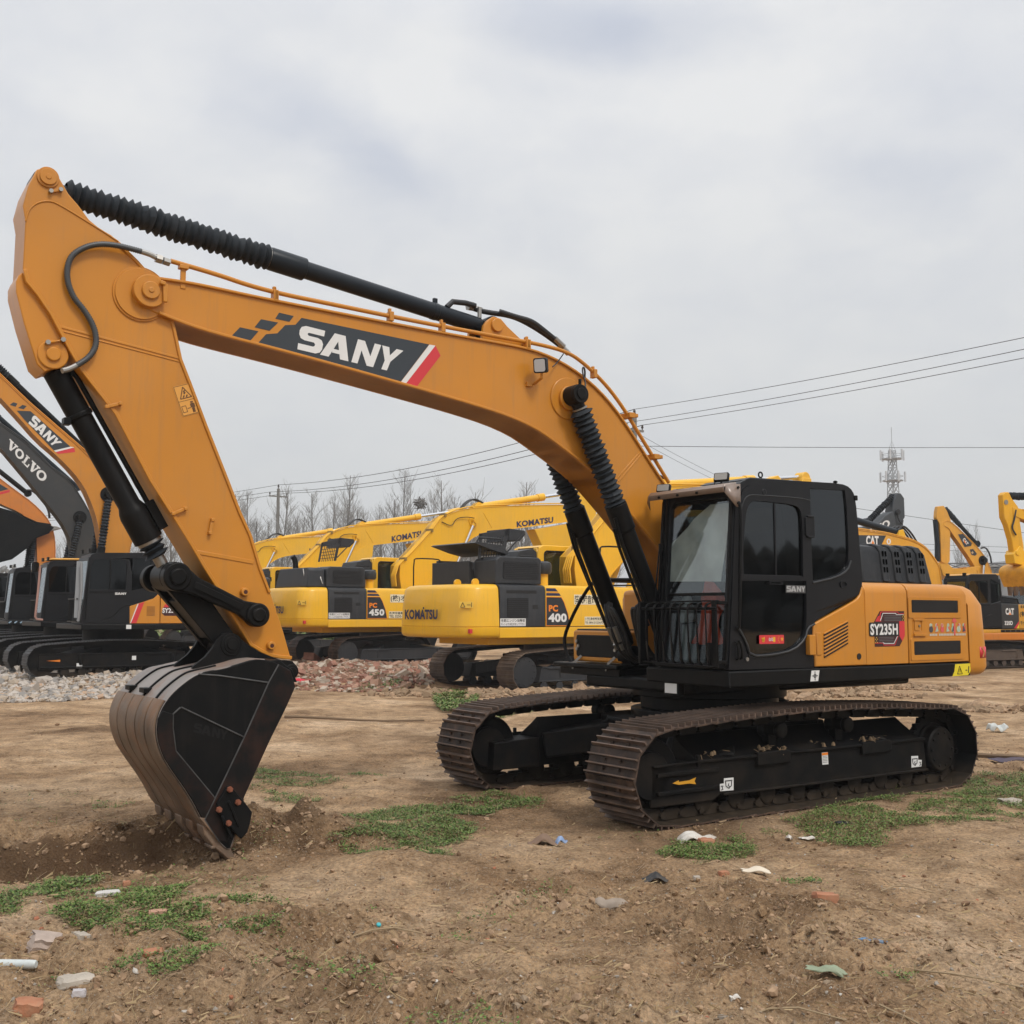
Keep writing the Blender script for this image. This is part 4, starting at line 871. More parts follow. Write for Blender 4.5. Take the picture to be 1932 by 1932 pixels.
for s in (-1, 1):
    g.prism(TR['ear'], s * .185, s * .225); hc = TR['hinge'][0]; ep = TR['ear_pin'][0]
    g.cyl((hc[0], s * .17, hc[1]), (hc[0], s * .245, hc[1]), .055, n=28); g.cyl((ep[0], s * .16, ep[1]), (ep[0], s * .24, ep[1]), .062, n=28); g.prism(circle(ep, .085, 28), s * .22, s * .232)
    g.cyl((hc[0], s * .24, hc[1]), (hc[0], s * .262, hc[1]), .034, n=20); g.cyl((ep[0], s * .24, ep[1]), (ep[0], s * .25, ep[1]), .04, n=20)
    g.prism([(5.02, 1.40), (4.95, 1.41), (4.84, 1.33), (4.80, 1.24), (4.93, 1.24), (5.1, 1.36)], s * .22, s * (YK - .01))
part(g, 'hinge_ear', BUCKB, .008, bk)
g = G()
for s in (-1, 1): g.prism(TR['side_cutter'], s * (YK + .012), s * (YK + .042)); g.bar((5.33, s * (YK + .044), .43), (5.245, s * (YK + .044), .24), .02, .02, (0, 1, 0)); g.bar((5.375, s * (YK + .044), .33), (5.295, s * (YK + .044), .16), .02, .02, (0, 1, 0))
part(g, 'side_cutter', BUCKB, .006, bk)
g = G()
for s in (-1, 1):
    for e in TR['cutter_bolts']: g.cyl((e[0], s * (YK + .04), e[1]), (e[0], s * (YK + .062), e[1]), .022, n=6); g.cyl((e[0], s * (YK + .06), e[1]), (e[0], s * (YK + .075), e[1]), .014, n=8)
part(g, 'cutter_bolt', mat('rusty bolt', (.22, .07, .035), .7, dirt=.4, dscale=20), 0, bk)
g = G(); g.prism([(5.52, .325), (5.49, .285), (5.39, .165), (5.36, .19), (5.46, .33)], -YK - .01, YK + .01); part(g, 'cutting_lip', BUCKW, .005, bk)
for i in range(5):
    y = -.49 + .245 * i; g = G(); u = Vector((-.61, -.79)); nn = Vector((.79, -.61)); o = Vector((5.475, .27)); rt = random.Random(i); k = .93 + .1 * rt.random()
    pr = [o + nn * .012, o + u * .05 + nn * .042, o + u * .16 + nn * .045, o + u * .24 + nn * .030, o + u * .44 * k + nn * .004, o + u * .45 * k - nn * .010, o + u * .22 - nn * .05, o + u * .06 - nn * .05]
    g.prism([tuple(p) for p in pr], y - .072, y + .072); tt_ = part(g, 'tooth', BUCKW, .014, bk)
    g = G(); g.bar(o + u * .17 + nn * .046 if False else (o[0] + u[0] * .17 + nn[0] * .046, y - .074, o[1] + u[1] * .17 + nn[1] * .046), (o[0] + u[0] * .17 + nn[0] * .046, y + .074, o[1] + u[1] * .17 + nn[1] * .046), .03, .02); part(g, 'tooth_collar', BUCKW, .004, tt_)
# ---- undercarriage
path = track_path(2.33, -2.33, 0, .39, .385, .03, 0, .845)
for s in (1, -1):
    y0, y1 = (.90, 1.52) if s > 0 else (-1.52, -.90)
    tr = make_track(EX, path, 45, y0, y1, SHOE, rm=RIB)
    ym = (y0 + y1) / 2
    g = G(); g.lathe((1.93, ym - .07, .42), (1.93, ym + .07, .42), [(0, .28), (.02, .30), (.022, .27), (.118, .27), (.12, .30), (.14, .28)], 32); g.cyl((1.93, ym - .10, .42), (1.93, ym + .10, .42), .12); part(g, 'idler', BLACKD, .006)
    g = G(); t = []
    for i in range(42): r = .325 if i % 2 else .285; t.append((-1.945 + r * math.cos(2 * math.pi * i / 42), .415 + r * math.sin(2 * math.pi * i / 42)))
    g.prism(t, ym - .03, ym + .03); sp = part(g, 'sprocket', BLACKD, .006)
    g = G(); g.lathe((-1.95, ym - s * .1, .38), (-1.95, s * 1.36, .38), [(0, .26), (.15, .26), (.16, .23), (.235, .225), (.25, .21)], 40)
    for i in range(10): a = 2 * math.pi * i / 10; g.cyl((-1.95 + .17 * math.cos(a), s * 1.355, .38 + .17 * math.sin(a)), (-1.95 + .17 * math.cos(a), s * 1.372, .38 + .17 * math.sin(a)), .014, n=6)
    part(g, 'final_drive', BLACKD, .004, sp)
    for i in range(8):
        x = -1.42 + .40 * i; g = G(); g.lathe((x, ym - .11, .155), (x, ym + .11, .155), [(0, .075), (.01, .10), (.035, .10), (.04, .08), (.18, .08), (.185, .10), (.21, .10), (.22, .075)], 20); g.box((x - .09, s * 1.29 - .02, .10), (x + .09, s * 1.29 + .02, .25)); part(g, 'track_roller', BLACKD, .006)
    for x in (.432, -.495):
        g = G(); g.lathe((x, ym - .10, .705), (x, ym + .16, .705), [(0, .05), (.01, .075), (.1, .075), (.11, .06), (.20, .06), (.21, .072), (.25, .072), (.26, .05)], 20); g.box((x - .05, ym - .05, .48), (x + .05, ym + .03, .70)); part(g, 'carrier_roller', BLACKD, .006)
    g = G(); a = s * .97; b = s * 1.35
    g.prism([(2.0, .495), (1.46, .5), (-1.66, .5), (-1.70, .2), (1.2, .21), (1.30, .16), (2.02, .16)], s * 1.325, s * 1.35)
    pr = [(b - s * .025, .21), (b - s * .025, .497), (b - s * .25, .64), (a + s * .05, .70), (a, .5), (a, .21)]
    g.prism(pr, -1.66, 1.45, 'x'); g.prism([(1.45, .49), (2.0, .47), (2.02, .2), (1.45, .2)], a, b - s * .025)
    fr = part(g, 'track_frame', BLACKD, .01)
    g = G(); g.bar((1.995, s * 1.36, .495), (1.48, s * 1.36, .503), .03, .02); g.bar((1.48, s * 1.36, .503), (-1.655, s * 1.36, .505), .035, .025); g.bar((1.2, s * 1.362, .207), (-1.69, s * 1.362, .197), .035, .022)
    g.bar((1.95, s * 1.36, .42), (1.25, s * 1.36, .425), .03, .035); g.bar((1.95, s * 1.36, .27), (1.25, s * 1.36, .275), .03, .035); g.box((.35, min(s * 1.34, s * 1.385), .42), (.78, max(s * 1.34, s * 1.385), .53)); g.box((-1.1, min(s * 1.34, s * 1.385), .42), (-.66, max(s * 1.34, s * 1.385), .53)); g.box((1.47, min(s * 1.34, s * 1.375), .46), (1.5, max(s * 1.34, s * 1.375), .56))
    part(g, 'frame_rib', BLACKD, .006, fr)
    g = G(); rm_ = random.Random(31 + s)
    for cx, nn_ in ((.56, 26), (-.88, 30), (1.25, 12), (-.2, 10)):
        for i in range(nn_):
            x, y, z = cx + rm_.gauss(0, .09), s * (1.30 + rm_.uniform(-.10, .05)), .535 + rm_.uniform(0, .03); a_ = rm_.uniform(0, 6.28)
            if i % 3: g.bar((x, y, z), (x + .07 * math.cos(a_), y + .05 * math.sin(a_), z + rm_.uniform(-.05, .03)), .006, .004)
            else: g.lathe((x, y, z - .02), (x, y, z + .015), [(0, .02), (.02, .018), (.035, .008)], 6)
    part(g, 'caked_mud', mat('dried mud and straw', (.19, .13, .075), .95, var=.3, dscale=30), 0, fr)
    g = G(); g.lathe((2.0, ym - .14, .42), (2.0, ym + .14, .42), [(0, .2), (.28, .2)], 24); part(g, 'idler_guard', BLACKD, .01, fr)
g = G(); g.prism([(-.92, .28), (-.92, .50), (-.5, .70), (.5, .70), (.92, .50), (.92, .28)], -.95, .95, 'x'); g.prism([(.95, .5), (.55, .95), (-.55, .95), (-.95, .5), (-.95, -.5), (-.55, -.95), (.55, -.95), (.95, -.5)], .44, .72, 'z')
for sx in (1, -1):
    for sy in (1, -1): g.bar((sx * .55, sy * .5, .56), (sx * 1.25, sy * 1.12, .42), .62, .26)
    g.bar((sx * .45, -.9, .66), (sx * .45, .9, .66), .5, .1)
part(g, 'undercarriage', BLACKD, .02)
g = G(); g.cyl((0, 0, .68), (0, 0, .80), .80, n=48); g.cyl((0, 0, .80), (0, 0, .93), .70, n=48); g.cyl((0, 0, .93), (0, 0, 1.10), .78, n=48); part(g, 'slewing_ring', BLACK, .01)
g = G(); A = TR['arrow']; g.prism(A, 1.377, 1.380); part(g, 'travel_arrow', mat('amber arrow paint', (.62, .30, .02), .5, dirt=.5), 0)
def plate(name, pts, y, m, parent=None, th=.002): return part(G().prism(pts, y, y + th), name, m, 0, parent)
T = TR['tstick']
g = G()
for a in (0, 3, 10, 13): pass
s1 = plate('lashing_sticker', [(1.223, .294), (1.174, .296), (1.173, .338), (1.056, .336), (1.058, .228), (1.221, .233)], 1.352, WHITE)
s2 = plate('warning_sticker', [(-.104, .469), (-.189, .47), (-.196, .357), (-.111, .358)], 1.352, WHITE)
s3 = plate('lashing_sticker', [(-1.448, .344), (-1.558, .339), (-1.556, .301), (-1.616, .294), (-1.606, .231), (-1.446, .232)], 1.352, WHITE)
plate('orange_band', [(-.106, .466), (-.188, .467), (-.189, .445), (-.107, .444)], 1.3545, ORD, s2)
for s_, ox in ((s1, 1.116), (s3, -1.503)):
    g = G(); P = [(ox + .04, 1.356, .31), (ox + .035, 1.356, .27), (ox, 1.356, .25), (ox - .03, 1.356, .27), (ox - .035, 1.356, .31)]; g.tube(P, .004, 5); g.tube([(ox + .045, 1.356, .315), (ox - .04, 1.356, .315)], .004, 5); g.tube([(ox, 1.356, .29), (ox + .01, 1.356, .275), (ox - .01, 1.356, .265), (ox, 1.356, .245)], .004, 5)
    sx = 1 if ox > 0 else -1; ox2 = ox + .082 * sx; g.tube([(ox2 + .012, 1.356, .275), (ox2 - .012, 1.356, .275), (ox2, 1.356, .262), (ox2 - .01, 1.356, .248), (ox2 + .01, 1.356, .243)], .004, 5)
    part(g, 'sticker_print', INK, 0, s_)
g = G()
for i in range(5): g.bar((-.115, 1.356, .435 - .014 * i), (-.18, 1.356, .435 - .014 * i), .001, .005)
part(g, 'sticker_print', mat('grey print', (.25, .25, .25), .5), 0, s2)
# ---- upper structure
YA, YP = 1.36, 1.38
g = G(); g.box((-2.45, -1.36, 1.12), (.30, 1.36, 1.25)); g.box((.2, .28, 1.12), (1.10, 1.36, 1.25)); g.box((-2.3, -.9, 1.0), (.9, .75, 1.13)); deck = part(g, 'deck', BLACK, .03)
g = G(); g.prism([(1.11, 1.108), (1.118, 1.17), (1.112, 1.252), (-2.463, 1.252), (-2.463, 1.112)], 1.34, YP); g.prism([(.30, 1.115), (1.38, 1.105), (1.38, 1.252), (.30, 1.252)], 1.09, 1.12, 'x'); part(g, 'side_skirt', BLACK, .025)
g = G(); g.box((1.02, .52, 1.0), (1.1, .72, 1.12)); part(g, 'bracket', BLACK, .01, deck)
g = G(); g.box((1.101, .54, 1.02), (1.103, .70, 1.11)); part(g, 'white_plate', WHITE, 0, deck)
def loftx(prof, x0f, x1f, closed=True):
    """cross-section (y,z) swept along x; the two ends may slope with z"""
    a = [(x0f(z), y, z) for y, z in prof]; b = [(x1f(z), y, z) for y, z in prof]; n = len(prof)
    return a + b, [tuple(range(n)), tuple(range(2 * n - 1, n - 1, -1))] + [(i, (i + 1) % n, n + (i + 1) % n, n + i) for i in range(n)]
def hsec(s=1, z0=1.262, zt=2.066, r=.11, yi=.55):
    arc = [(YP - r + r * math.cos(rad(a)), zt - r + r * math.sin(rad(a))) for a in range(0, 91, 15)]
    q = [(yi, z0), (YP, z0)] + arc + [(yi, zt)]
    return [(s * y, z) for y, z in q]
def seam(z):
    for (z0, x0), (z1, x1) in (((0, -2.452), (1.90, -2.452)), ((1.90, -2.452), (1.96, -2.435)), ((1.96, -2.435), (2.02, -2.40)), ((2.02, -2.40), (2.08, -2.325))):
        if z <= z1: return x0 + (x1 - x0) * (z - z0) / (z1 - z0)
    return -2.325
for s in (1, -1):
    g = G(); g.add(*loftx(hsec(s), lambda z: -.757, lambda z: -1.416)); pm = part(g, 'side_door', ORANGE, .008)
    g = G(); g.add(*loftx(hsec(s), lambda z: -1.432, lambda z: seam(z) + .008)); pr_ = part(g, 'engine_door', ORANGE, .008)
    if s > 0: PM, PR = pm, pr_
g = G(); g.box((-2.42, -1.0, 1.3), (-.5, 1.0, 2.05)); part(g, 'engine_bay', BLACK, .01)
g = G(); g.prism(chaikin(TR['panel_front'][:4], 1) + TR['panel_front'][4:], .55, YP - .004); PF = part(g, 'cab_side_panel', ORANGE, .012)
g = G(); g.box((-.74, -1.36, 1.26), (.02, -.5, 1.96)); g.box((-.1, -.78, 1.26), (.50, -.44, 2.0)); part(g, 'fuel_tank', ORANGE, .05, seg=3)
# counterweight
plan = [(seam(0) - .004, 1.383), (-2.66, 1.383), (-2.77, 1.37), (-2.85, 1.32), (-2.90, 1.22), (-2.93, 1.05), (-2.95, .8), (-2.965, .4), (-2.97, 0)]
plan = chaikin(plan, 1); plan = plan + [(x, -y) for x, y in plan[-2::-1]]
prof = [(.16, 1.105), (.10, 1.106), (.045, 1.118), (.014, 1.15), (0, 1.20), (.0, 1.28), (.022, 1.55), (.05, 1.85), (.066, 1.95), (.095, 2.01), (.15, 2.055), (.23, 2.073), (.36, 2.076)]
rows = []
for dd, z in prof:
    row = []
    for i, (x, y) in enumerate(plan):
        k = (1 - dd / 1.38); xx = x + dd if x < -2.6 else x + dd * max(0, (-2.46 - x) / .14)
        xs = seam(z) - .006 if i in (0, len(plan) - 1) else min(xx, seam(z) - .012); ys = y if abs(y) < 1.0 and False else (y - math.copysign(min(dd, abs(y)) * (1 if dd > .06 and z > 1.9 or z < 1.2 else .12), y) if abs(y) > 1e-6 else 0)
        row.append((xs, ys, z))
    rows.append(row)
g = G(); g.grid(rows); n = len(plan); b = (len(prof) - 1) * n; g.f.append(tuple(range(b, b + n))); g.mi.append(0); g.f.append(tuple(range(n - 1, -1, -1))); g.mi.append(0)
for r in range(len(prof) - 1): pass
g.f.append(tuple([r * n for r in range(len(prof))] + [r * n + n - 1 for r in range(len(prof) - 1, -1, -1)])); g.mi.append(0)
cw = part(g, 'counterweight', ORANGE, 0, angle=50)
g = G(); q = TR['cw_sticker']; 
def onq(g, pts, y, th=.003): g.prism(pts, y, y + th)
def plan_y(x):
    for (x0, y0), (x1, y1) in zip(plan, plan[1:]):
        if x1 <= x <= x0: return y0 + (y1 - y0) * (x0 - x) / max(1e-6, x0 - x1)
    return 1.38
P3 = [(x, plan_y(x) + .0005, 1.41) for x in (-2.64, -2.68, -2.72, -2.76, -2.80, -2.83)]
rows = [P3, [(x, y, 1.29) for x, y, z in P3]]
g = G(); g.grid(rows); cst = part(g, 'reflector_sticker', RED, 0, cw, solid=.002)
g = G(); g.tube([(-2.675, plan_y(-2.675), 1.405), (-2.725, plan_y(-2.725) + .001, 1.352), (-2.69, plan_y(-2.69), 1.298)], .010, 4); part(g, 'sticker_arrow', mat('dull gold print', (.45, .25, .08), .5), 0, cst)
# vents, latch, louvres, lock, seams
V = TR['vents']
for k in (0, 4):
    x0, x1 = V[k][0], V[k + 1][0]; z1, z0 = V[k][1], V[k + 2][1]
    g = G(); fr = rrect(x1 - .05, z0 - .055, x0 + .05, z1 + .03, .02); g.prism(fr, YP - .002, YP + .008, holes=[rrect(x1, z0, x0, z1, .012)[::-1]]); part(g, 'vent_surround', ORANGE, .006, PR)
    g = G(); g.prism(rrect(x1, z0, x0, z1, .012), YP - .001, YP + .003)
    for i in range(11): z = z0 + (z1 - z0) * (i + .5) / 11; g.bar((x0 - .01, YP + .004, z), (x1 + .01, YP + .004, z), .008, .005)
    part(g, 'vent', mat('black vent mesh', (.010, .010, .011), .5), 0, PR)
l = TR['latch']; g = G(); g.prism(rrect(-1.70, 1.555, -1.50, 1.72, .012), YP - .001, YP + .006, holes=[rrect(-1.64, 1.585, -1.515, 1.685, .006)[::-1]]); g.box((-1.60, YP - .002, 1.59), (-1.518, YP + .012, 1.682)); g.box((-1.66, YP, 1.69), (-1.5, YP + .02, 1.705)); g.box((-1.70, YP, 1.535), (-1.5, YP + .022, 1.555)); part(g, 'door_latch', ORANGE, .004, PR)
g = G(); g.cyl((-1.585, YP + .01, 1.637), (-1.585, YP + .022, 1.637), .013, n=12); part(g, 'latch_key', STEEL, 0, PR)
lv = TR['louvers']; g = G(); g2 = G()
for i in range(7):
    t = i / 6.; a = Vector(lerp(lv[0], lv[3], t)); b = Vector(lerp(lv[1], lv[2], t)); g2.bar((a[0], YP - .003, a[1] - .008), (b[0], YP - .003, b[1] - .008), .012, .014, (0, 1, 0)); g.bar((a[0], YP - .002, a[1] + .006), (b[0], YP - .002, b[1] + .006), .012, .016, (0, 1, 0))
part(g2, 'louvre_slot', GRATE, 0, PF); part(g, 'louvre', ORANGE, .003, PF)
g = G(); lk = TR['lock'][0]; g.cyl((lk[0], YP - .006, lk[1]), (lk[0], YP + .002, lk[1]), .03, n=20); g.cyl((-.462, YP - .006, 1.56), (-.462, YP, 1.56), .016, n=14); part(g, 'lock', GRATE, 0, PF)
g = G(); g.prism(rrect(.008, 1.375, .09, 1.56, .012), YP - .05, YP + .03); g.box((-.10, YP - .01, 1.37), (-.035, YP + .004, 1.58)); part(g, 'panel_hinge', ORANGE, .006, PF)
# model plate decal: the same shapes and writing as on the door
yd = YP + .0015
H = TR['label_hex']
hexo = [(-.979, 1.785), (-1.362, 1.785), (-1.363, 1.54), (-1.274, 1.437), (-.886, 1.437), (-.886, 1.54), (-.886, 1.68)]
dec = part(G().prism(hexo, yd, yd + .001), 'model_decal', mat('dark maroon decal', (.05, .012, .014), .4), 0, PM)
def dl(name, m, polys, k): 
    g = G()
    for p in polys: g.prism(p, yd + .001 + .0008 * k, yd + .0016 + .0008 * k)
    return part(g, name, m, 0, dec)
dl('decal_red', RED, [[(-1.276, 1.685), (-1.362, 1.685), (-1.362, 1.54), (-1.318, 1.486), (-1.272, 1.541)], [(-.90, 1.682), (-.945, 1.735), (-.99, 1.735), (-.99, 1.682)], [(-.985, 1.779), (-1.26, 1.779), (-1.27, 1.762), (-1.358, 1.762), (-1.358, 1.757), (-1.265, 1.757), (-1.255, 1.772), (-1.0, 1.772), (-.96, 1.69), (-.95, 1.69)], [(-.89, 1.468), (-1.01, 1.468), (-1.02, 1.447), (-1.20, 1.447), (-1.26, 1.54), (-1.252, 1.54), (-1.196, 1.454), (-1.025, 1.454), (-1.015, 1.475), (-.89, 1.475)]], 1)
dl('decal_silver', WHITE, [[(-.975, 1.69), (-1.02, 1.765), (-1.225, 1.765), (-1.235, 1.752), (-1.35, 1.752), (-1.35, 1.747), (-1.23, 1.747), (-1.22, 1.759), (-1.025, 1.759), (-.985, 1.69)], [(-1.00, 1.478), (-1.03, 1.462), (-1.185, 1.462), (-1.245, 1.535), (-1.235, 1.535), (-1.18, 1.468), (-1.035, 1.468), (-1.01, 1.484)]], 2)
dl('decal_grey', mat('grey stripe decal', (.10, .10, .105), .45), [[(-1.04, z), (-1.31, z), (-1.31, z - .007), (-1.04, z - .007)] for z in (1.742, 1.726, 1.710, 1.695)] + [[(-.95, z), (-1.18, z), (-1.18, z - .007), (-.95, z - .007)] for z in (1.530, 1.514, 1.498, 1.482)], 2)
dl('decal_check', mat('yellow check decal', (.70, .52, .06), .45), [[(-1.325 - .014 * i, 1.748 - .016 * j), (-1.334 - .014 * i, 1.748 - .016 * j), (-1.334 - .014 * i, 1.739 - .016 * j), (-1.325 - .014 * i, 1.739 - .016 * j)] for i in range(3) for j in range(4) if (i + j) % 2] + [[(-.892 - .014 * i, 1.530 - .016 * j), (-.901 - .014 * i, 1.530 - .016 * j), (-.901 - .014 * i, 1.521 - .016 * j), (-.892 - .014 * i, 1.521 - .016 * j)] for i in range(3) for j in range(4) if (i + j) % 2], 3)
dl('decal_name_box', INK, [rrect(-1.268, 1.538, -.802, 1.673, .02)], 3)
g = G(); write(g, 'SY235H', [(-.817, yd + .0065, 1.549), (-1.245, yd + .0065, 1.551), (-1.245, yd + .0065, 1.660), (-.817, yd + .0065, 1.660)], .035); part(g, 'decal_lettering', WHITE, 0, dec, smooth=False)
# paper-cut style sticker: small painted figures, an arrow and a line of writing (kept generic)
g = G(); g.cur = 0; rs = random.Random(11); cols = [mat('pale green print', (.35, .5, .38), .5), mat('dark print', (.06, .06, .07), .5), mat('red print', (.62, .10, .09), .5), mat('cream print', (.55, .50, .42), .5)]
for i in range(7):
    x = -1.80 - .095 * i
    g.cur = rs.choice([0, 0, 3, 1, 2]); g.prism(circle((x, 1.60), .034, 9), yd, yd + .001); g.cur = rs.choice([0, 3, 3]); g.prism(circle((x + rs.uniform(-.01, .01), 1.64), .022, 8), yd, yd + .001)
    g.cur = rs.choice([0, 1, 2]); g.prism([(x + .028, 1.572), (x + rs.uniform(-.01, .02), 1.64), (x - .026, 1.58)], yd + .001, yd + .002); g.cur = rs.choice([0, 2]); g.prism(circle((x + rs.uniform(-.01, .01), 1.645), .014, 8), yd + .001, yd + .002)
g.cur = 2; x = -2.20
for (a, b_) in (((x + .05, 1.672), (x - .05, 1.672)),): g.prism([(x + .045, 1.675), (x, 1.735), (x - .045, 1.675), (x - .015, 1.675), (x - .015, 1.54), (x + .015, 1.54), (x + .015, 1.675)], yd + .002, yd + .003)
g.cur = 3
for i in range(24):
    x = -1.775 - .026 * i
    if i in (5, 16): continue
    g.prism([(x, 1.533), (x - .02, 1.533), (x - .02, 1.555), (x, 1.555)], yd, yd + .001)
part(g, 'festive_sticker', cols, 0, PR)
ys = TR['yellow_sticker']; yst = part(G().prism(ys, YP + .0005, YP + .0022), 'yellow_sticker', YELD, 0)
g = G(); g.tube([(-2.225, YP + .003, 1.135), (-2.265, YP + .003, 1.215), (-2.31, YP + .003, 1.135), (-2.225, YP + .003, 1.135)], .005, 4); g.bar((-2.268, YP + .003, 1.15), (-2.268, YP + .003, 1.19), .001, .012); g.bar((-2.37, YP + .003, 1.17), (-2.40, YP + .003, 1.17), .001, .01); g.bar((-2.43, YP + .003, 1.21), (-2.42, YP + .003, 1.14), .014, .002, (0, 1, 0)); part(g, 'sticker_print', INK, 0, yst)
ws = TR['white_sticker']; wst_ = part(G().prism(ws, YP + .0005, YP + .0022), 'centre_mark_sticker', WHITE, 0)
g = G(); cx, cz = 0, 1.182
g.tube([(cx, YP + .003, cz - .042), (cx, YP + .003, cz + .042)], .004, 4); g.tube([(cx - .04, YP + .003, cz), (cx + .04, YP + .003, cz)], .004, 4); g.tube([(p[0], YP + .003, p[1]) for p in circle((cx, cz), .017, 12)] + [(cx + .017, YP + .003, cz)], .003, 4); part(g, 'sticker_print', INK, 0, wst_)
# hood
hp = TR['hood']; sec = [(.97, 2.07), (.95, 2.12), (.915, 2.40), (.87, 2.46), (.78, 2.485), (-.9, 2.485), (-.97, 2.07)]
g = G(); g.add(*loftx(sec, lambda z: -1.28, lambda z: -2.47 + max(0, z - 2.1) * .19)); hood = part(g, 'engine_hood', HOODB, .035, seg=3)
g = G(); g2 = G()
for i, x in enumerate((-1.66, -1.87, -2.08, -2.29)):
    q = [(.985, 2.09), (.968, 2.12), (.935, 2.41), (.89, 2.475), (.80, 2.502), (.4, 2.502), (.4, 2.4), (.9, 2.1)]
    g.add(*loftx(q, lambda z: x + .055, lambda z: x - .055))
    for j in range(3):
        z = 2.39 - .085 * j
        for k in (-.024, .024):
            yy = .939 + (2.41 - z) * .1; zz = z
            g.cur = 1; g.add([(x + k + .013, yy + .005, zz - .028), (x + k - .013, yy + .005, zz - .028), (x + k - .013, yy + .0, zz + .028), (x + k + .013, yy + .0, zz + .028)], [(0, 1, 2, 3)]); g.cur = 0
part(g, 'hood_rib', [HOODB, mat('deep black slot', (.001, .001, .001), 1.0, spec=0)], .02, hood)
# ---- toolbox and handrail on the far front corner
g = G(); g.prism(rrect(-1.15, 1.25, -.33, 1.58, .04), .62, .87, 'x'); tb = part(g, 'toolbox', ORANGE, .02)
g = G(); g.prism(rrect(-1.09, 1.30, -.39, 1.53, .03), .86, .875, 'x'); g.box((.60, -1.1, 1.56), (.86, -.38, 1.592)); part(g, 'toolbox_cover', BLACK, .012, tb)
g = G()
for y in (-1.06, -.43): 
    for dy, dz in ((-.015, .03), (.015, -.02), (-.01, -.05)): g.cyl((.874, y + dy, 1.43 + dz), (.89, y + dy, 1.43 + dz), .018, n=8)
for y in (-1.0, -.45): g.bar((.875, y, 1.31), (.93, y - .05, 1.24), .02, .025); g.bar((.93, y - .05, 1.24), (.94, y - .07, 1.17), .015, .012)
part(g, 'toolbox_latch', STEEL, 0, tb)
g = G(); g.box((.55, -1.36, 1.19), (.98, -.30, 1.235)); g.box((.3, -1.34, 1.11), (.9, -.35, 1.2)); part(g, 'step_plate', BLACK, .008)
g = G(); x = .80; g.tube(chaikin([(x - .4, -.2, 2.10), (x - .1, -.75, 2.11), (x, -.92, 2.11), (x, -1.39, 1.56), (x, -1.39, 1.36), (x, -1.25, 1.2)], 2), .02, 8); g.tube([(x - .1, -.78, 2.10), (x - 1.0, -.95, 2.10)], .018, 8); part(g, 'handrail', BLACK)
# ---- cab
def fx(z): return 1.099 + (.975 - 1.099) * (z - 1.264) / (2.806 - 1.264)
cp = TR['cab_side']; dwin = TR['door_window']; 
def roundoff(pts, sharp):
    q = [p for i, p in enumerate(pts) for _ in range(3 if i in sharp else 1)]; q = chaikin(q, 1, True); o = []
    for p in q:
        if not o or math.hypot(p[0] - o[-1][0], p[1] - o[-1][1]) > 1e-4: o.append(p)
    return o
dwin = roundoff(dwin, (0, len(dwin) - 1)); rwin = roundoff(TR['rear_window'], (0, 1, len(TR['rear_window']) - 1)); dlow = roundoff(TR['door_low'], (0, len(TR['door_low']) - 1))
CI = .42
g = G(); cpo = [cp[0], cp[3]] + chaikin(cp[3:9], 1)[1:] + chaikin(cp[8:16], 1)[1:] + cp[15:]
g.prism(cpo, 1.315, YA, holes=[inset(dwin, -.004), rwin, dlow]); cab = part(g, 'cab', CABB, .022, seg=3)
rw2 = [(.85, 2.05), (.80, 2.75), (-.5, 2.85), (-.55, 2.1)]
g = G(); g.prism(cpo, CI, CI + .04, holes=[rw2]); part(g, 'cab_wall', CABB, .01, cab)
i0 = [i for i, p in enumerate(cpo) if p[0] < .95][0]
rf = [(cp[3][0] - .01, cp[3][1])] + chaikin(cp[3:17], 1)[2:]
g = G(); g.prism(strip(rf, .004, .05), CI + .03, 1.32); g.prism([(.7, 2.98), (.6, 3.015), (-.1, 3.03), (-.15, 3.0)], .6, 1.2); part(g, 'cab_roof', CABB, .02, cab)
g = G(); g.prism([(-.06, 1.30), (-.03, 1.68), (-.72, 1.96), (-.73, 2.05), (-.70, 2.05), (-.62, 1.95), (.0, 1.60), (.0, 1.30)], CI + .03, 1.32); g.box((-.05, CI + .02, 1.25), (1.07, 1.32, 1.31)); part(g, 'cab_floor', BLACK, .01, cab)
def slant(g, b=0): g.v = g.v[:b] + [(x + fx(z), y, z) for x, y, z in g.v[b:]]; return g
g = G(); wso = rrect(CI - .02, 1.27, 1.345, 2.86, .05); wsi = rrect(.53, 1.31, 1.285, 2.80, .07)
g.prism(wso, -.045, .012, 'x', holes=[wsi[::-1]]); slant(g); part(g, 'windshield_frame', CABB, .012, cab)
g = G(); g.prism(rrect(.52, 1.93, 1.295, 2.81, .07), -.016, -.010, 'x'); slant(g); part(g, 'windshield', GLASSW, 0, cab)
fp_ = TR['film']; g = G(); g.add([(-.022, y, z) for y, z in fp_], [tuple(range(len(fp_)))]); slant(g); part(g, 'plastic_film', FILM, 0, cab, smooth=False)
g = G(); g.prism(rrect(.52, 1.30, 1.295, 1.925, .05), -.016, -.010, 'x'); slant(g); part(g, 'lower_windshield', GLASSL, 0, cab)
g = G(); g.bar((fx(1.95) - .02, .53, 1.93), (fx(1.95) - .02, 1.285, 1.93), .025, .03)
for y in (.44, .49): g.bar((fx(1.3) + .02, y, 1.3), (fx(2.85) + .02, y, 2.85), .022, .022)
g.bar((fx(1.3) + .012, 1.33, 1.3), (fx(2.8) + .012, 1.33, 2.8), .02, .03)
part(g, 'pillar_trim', BLACK, .004, cab)
gp = []
g = G(); g.prism(inset(dwin, -.012), 1.338, 1.343); part(g, 'door_window', GLASS, 0, cab)
g = G(); g.prism(inset(dlow, -.01), 1.338, 1.343); part(g, 'door_lower_window', GLASS, 0, cab)
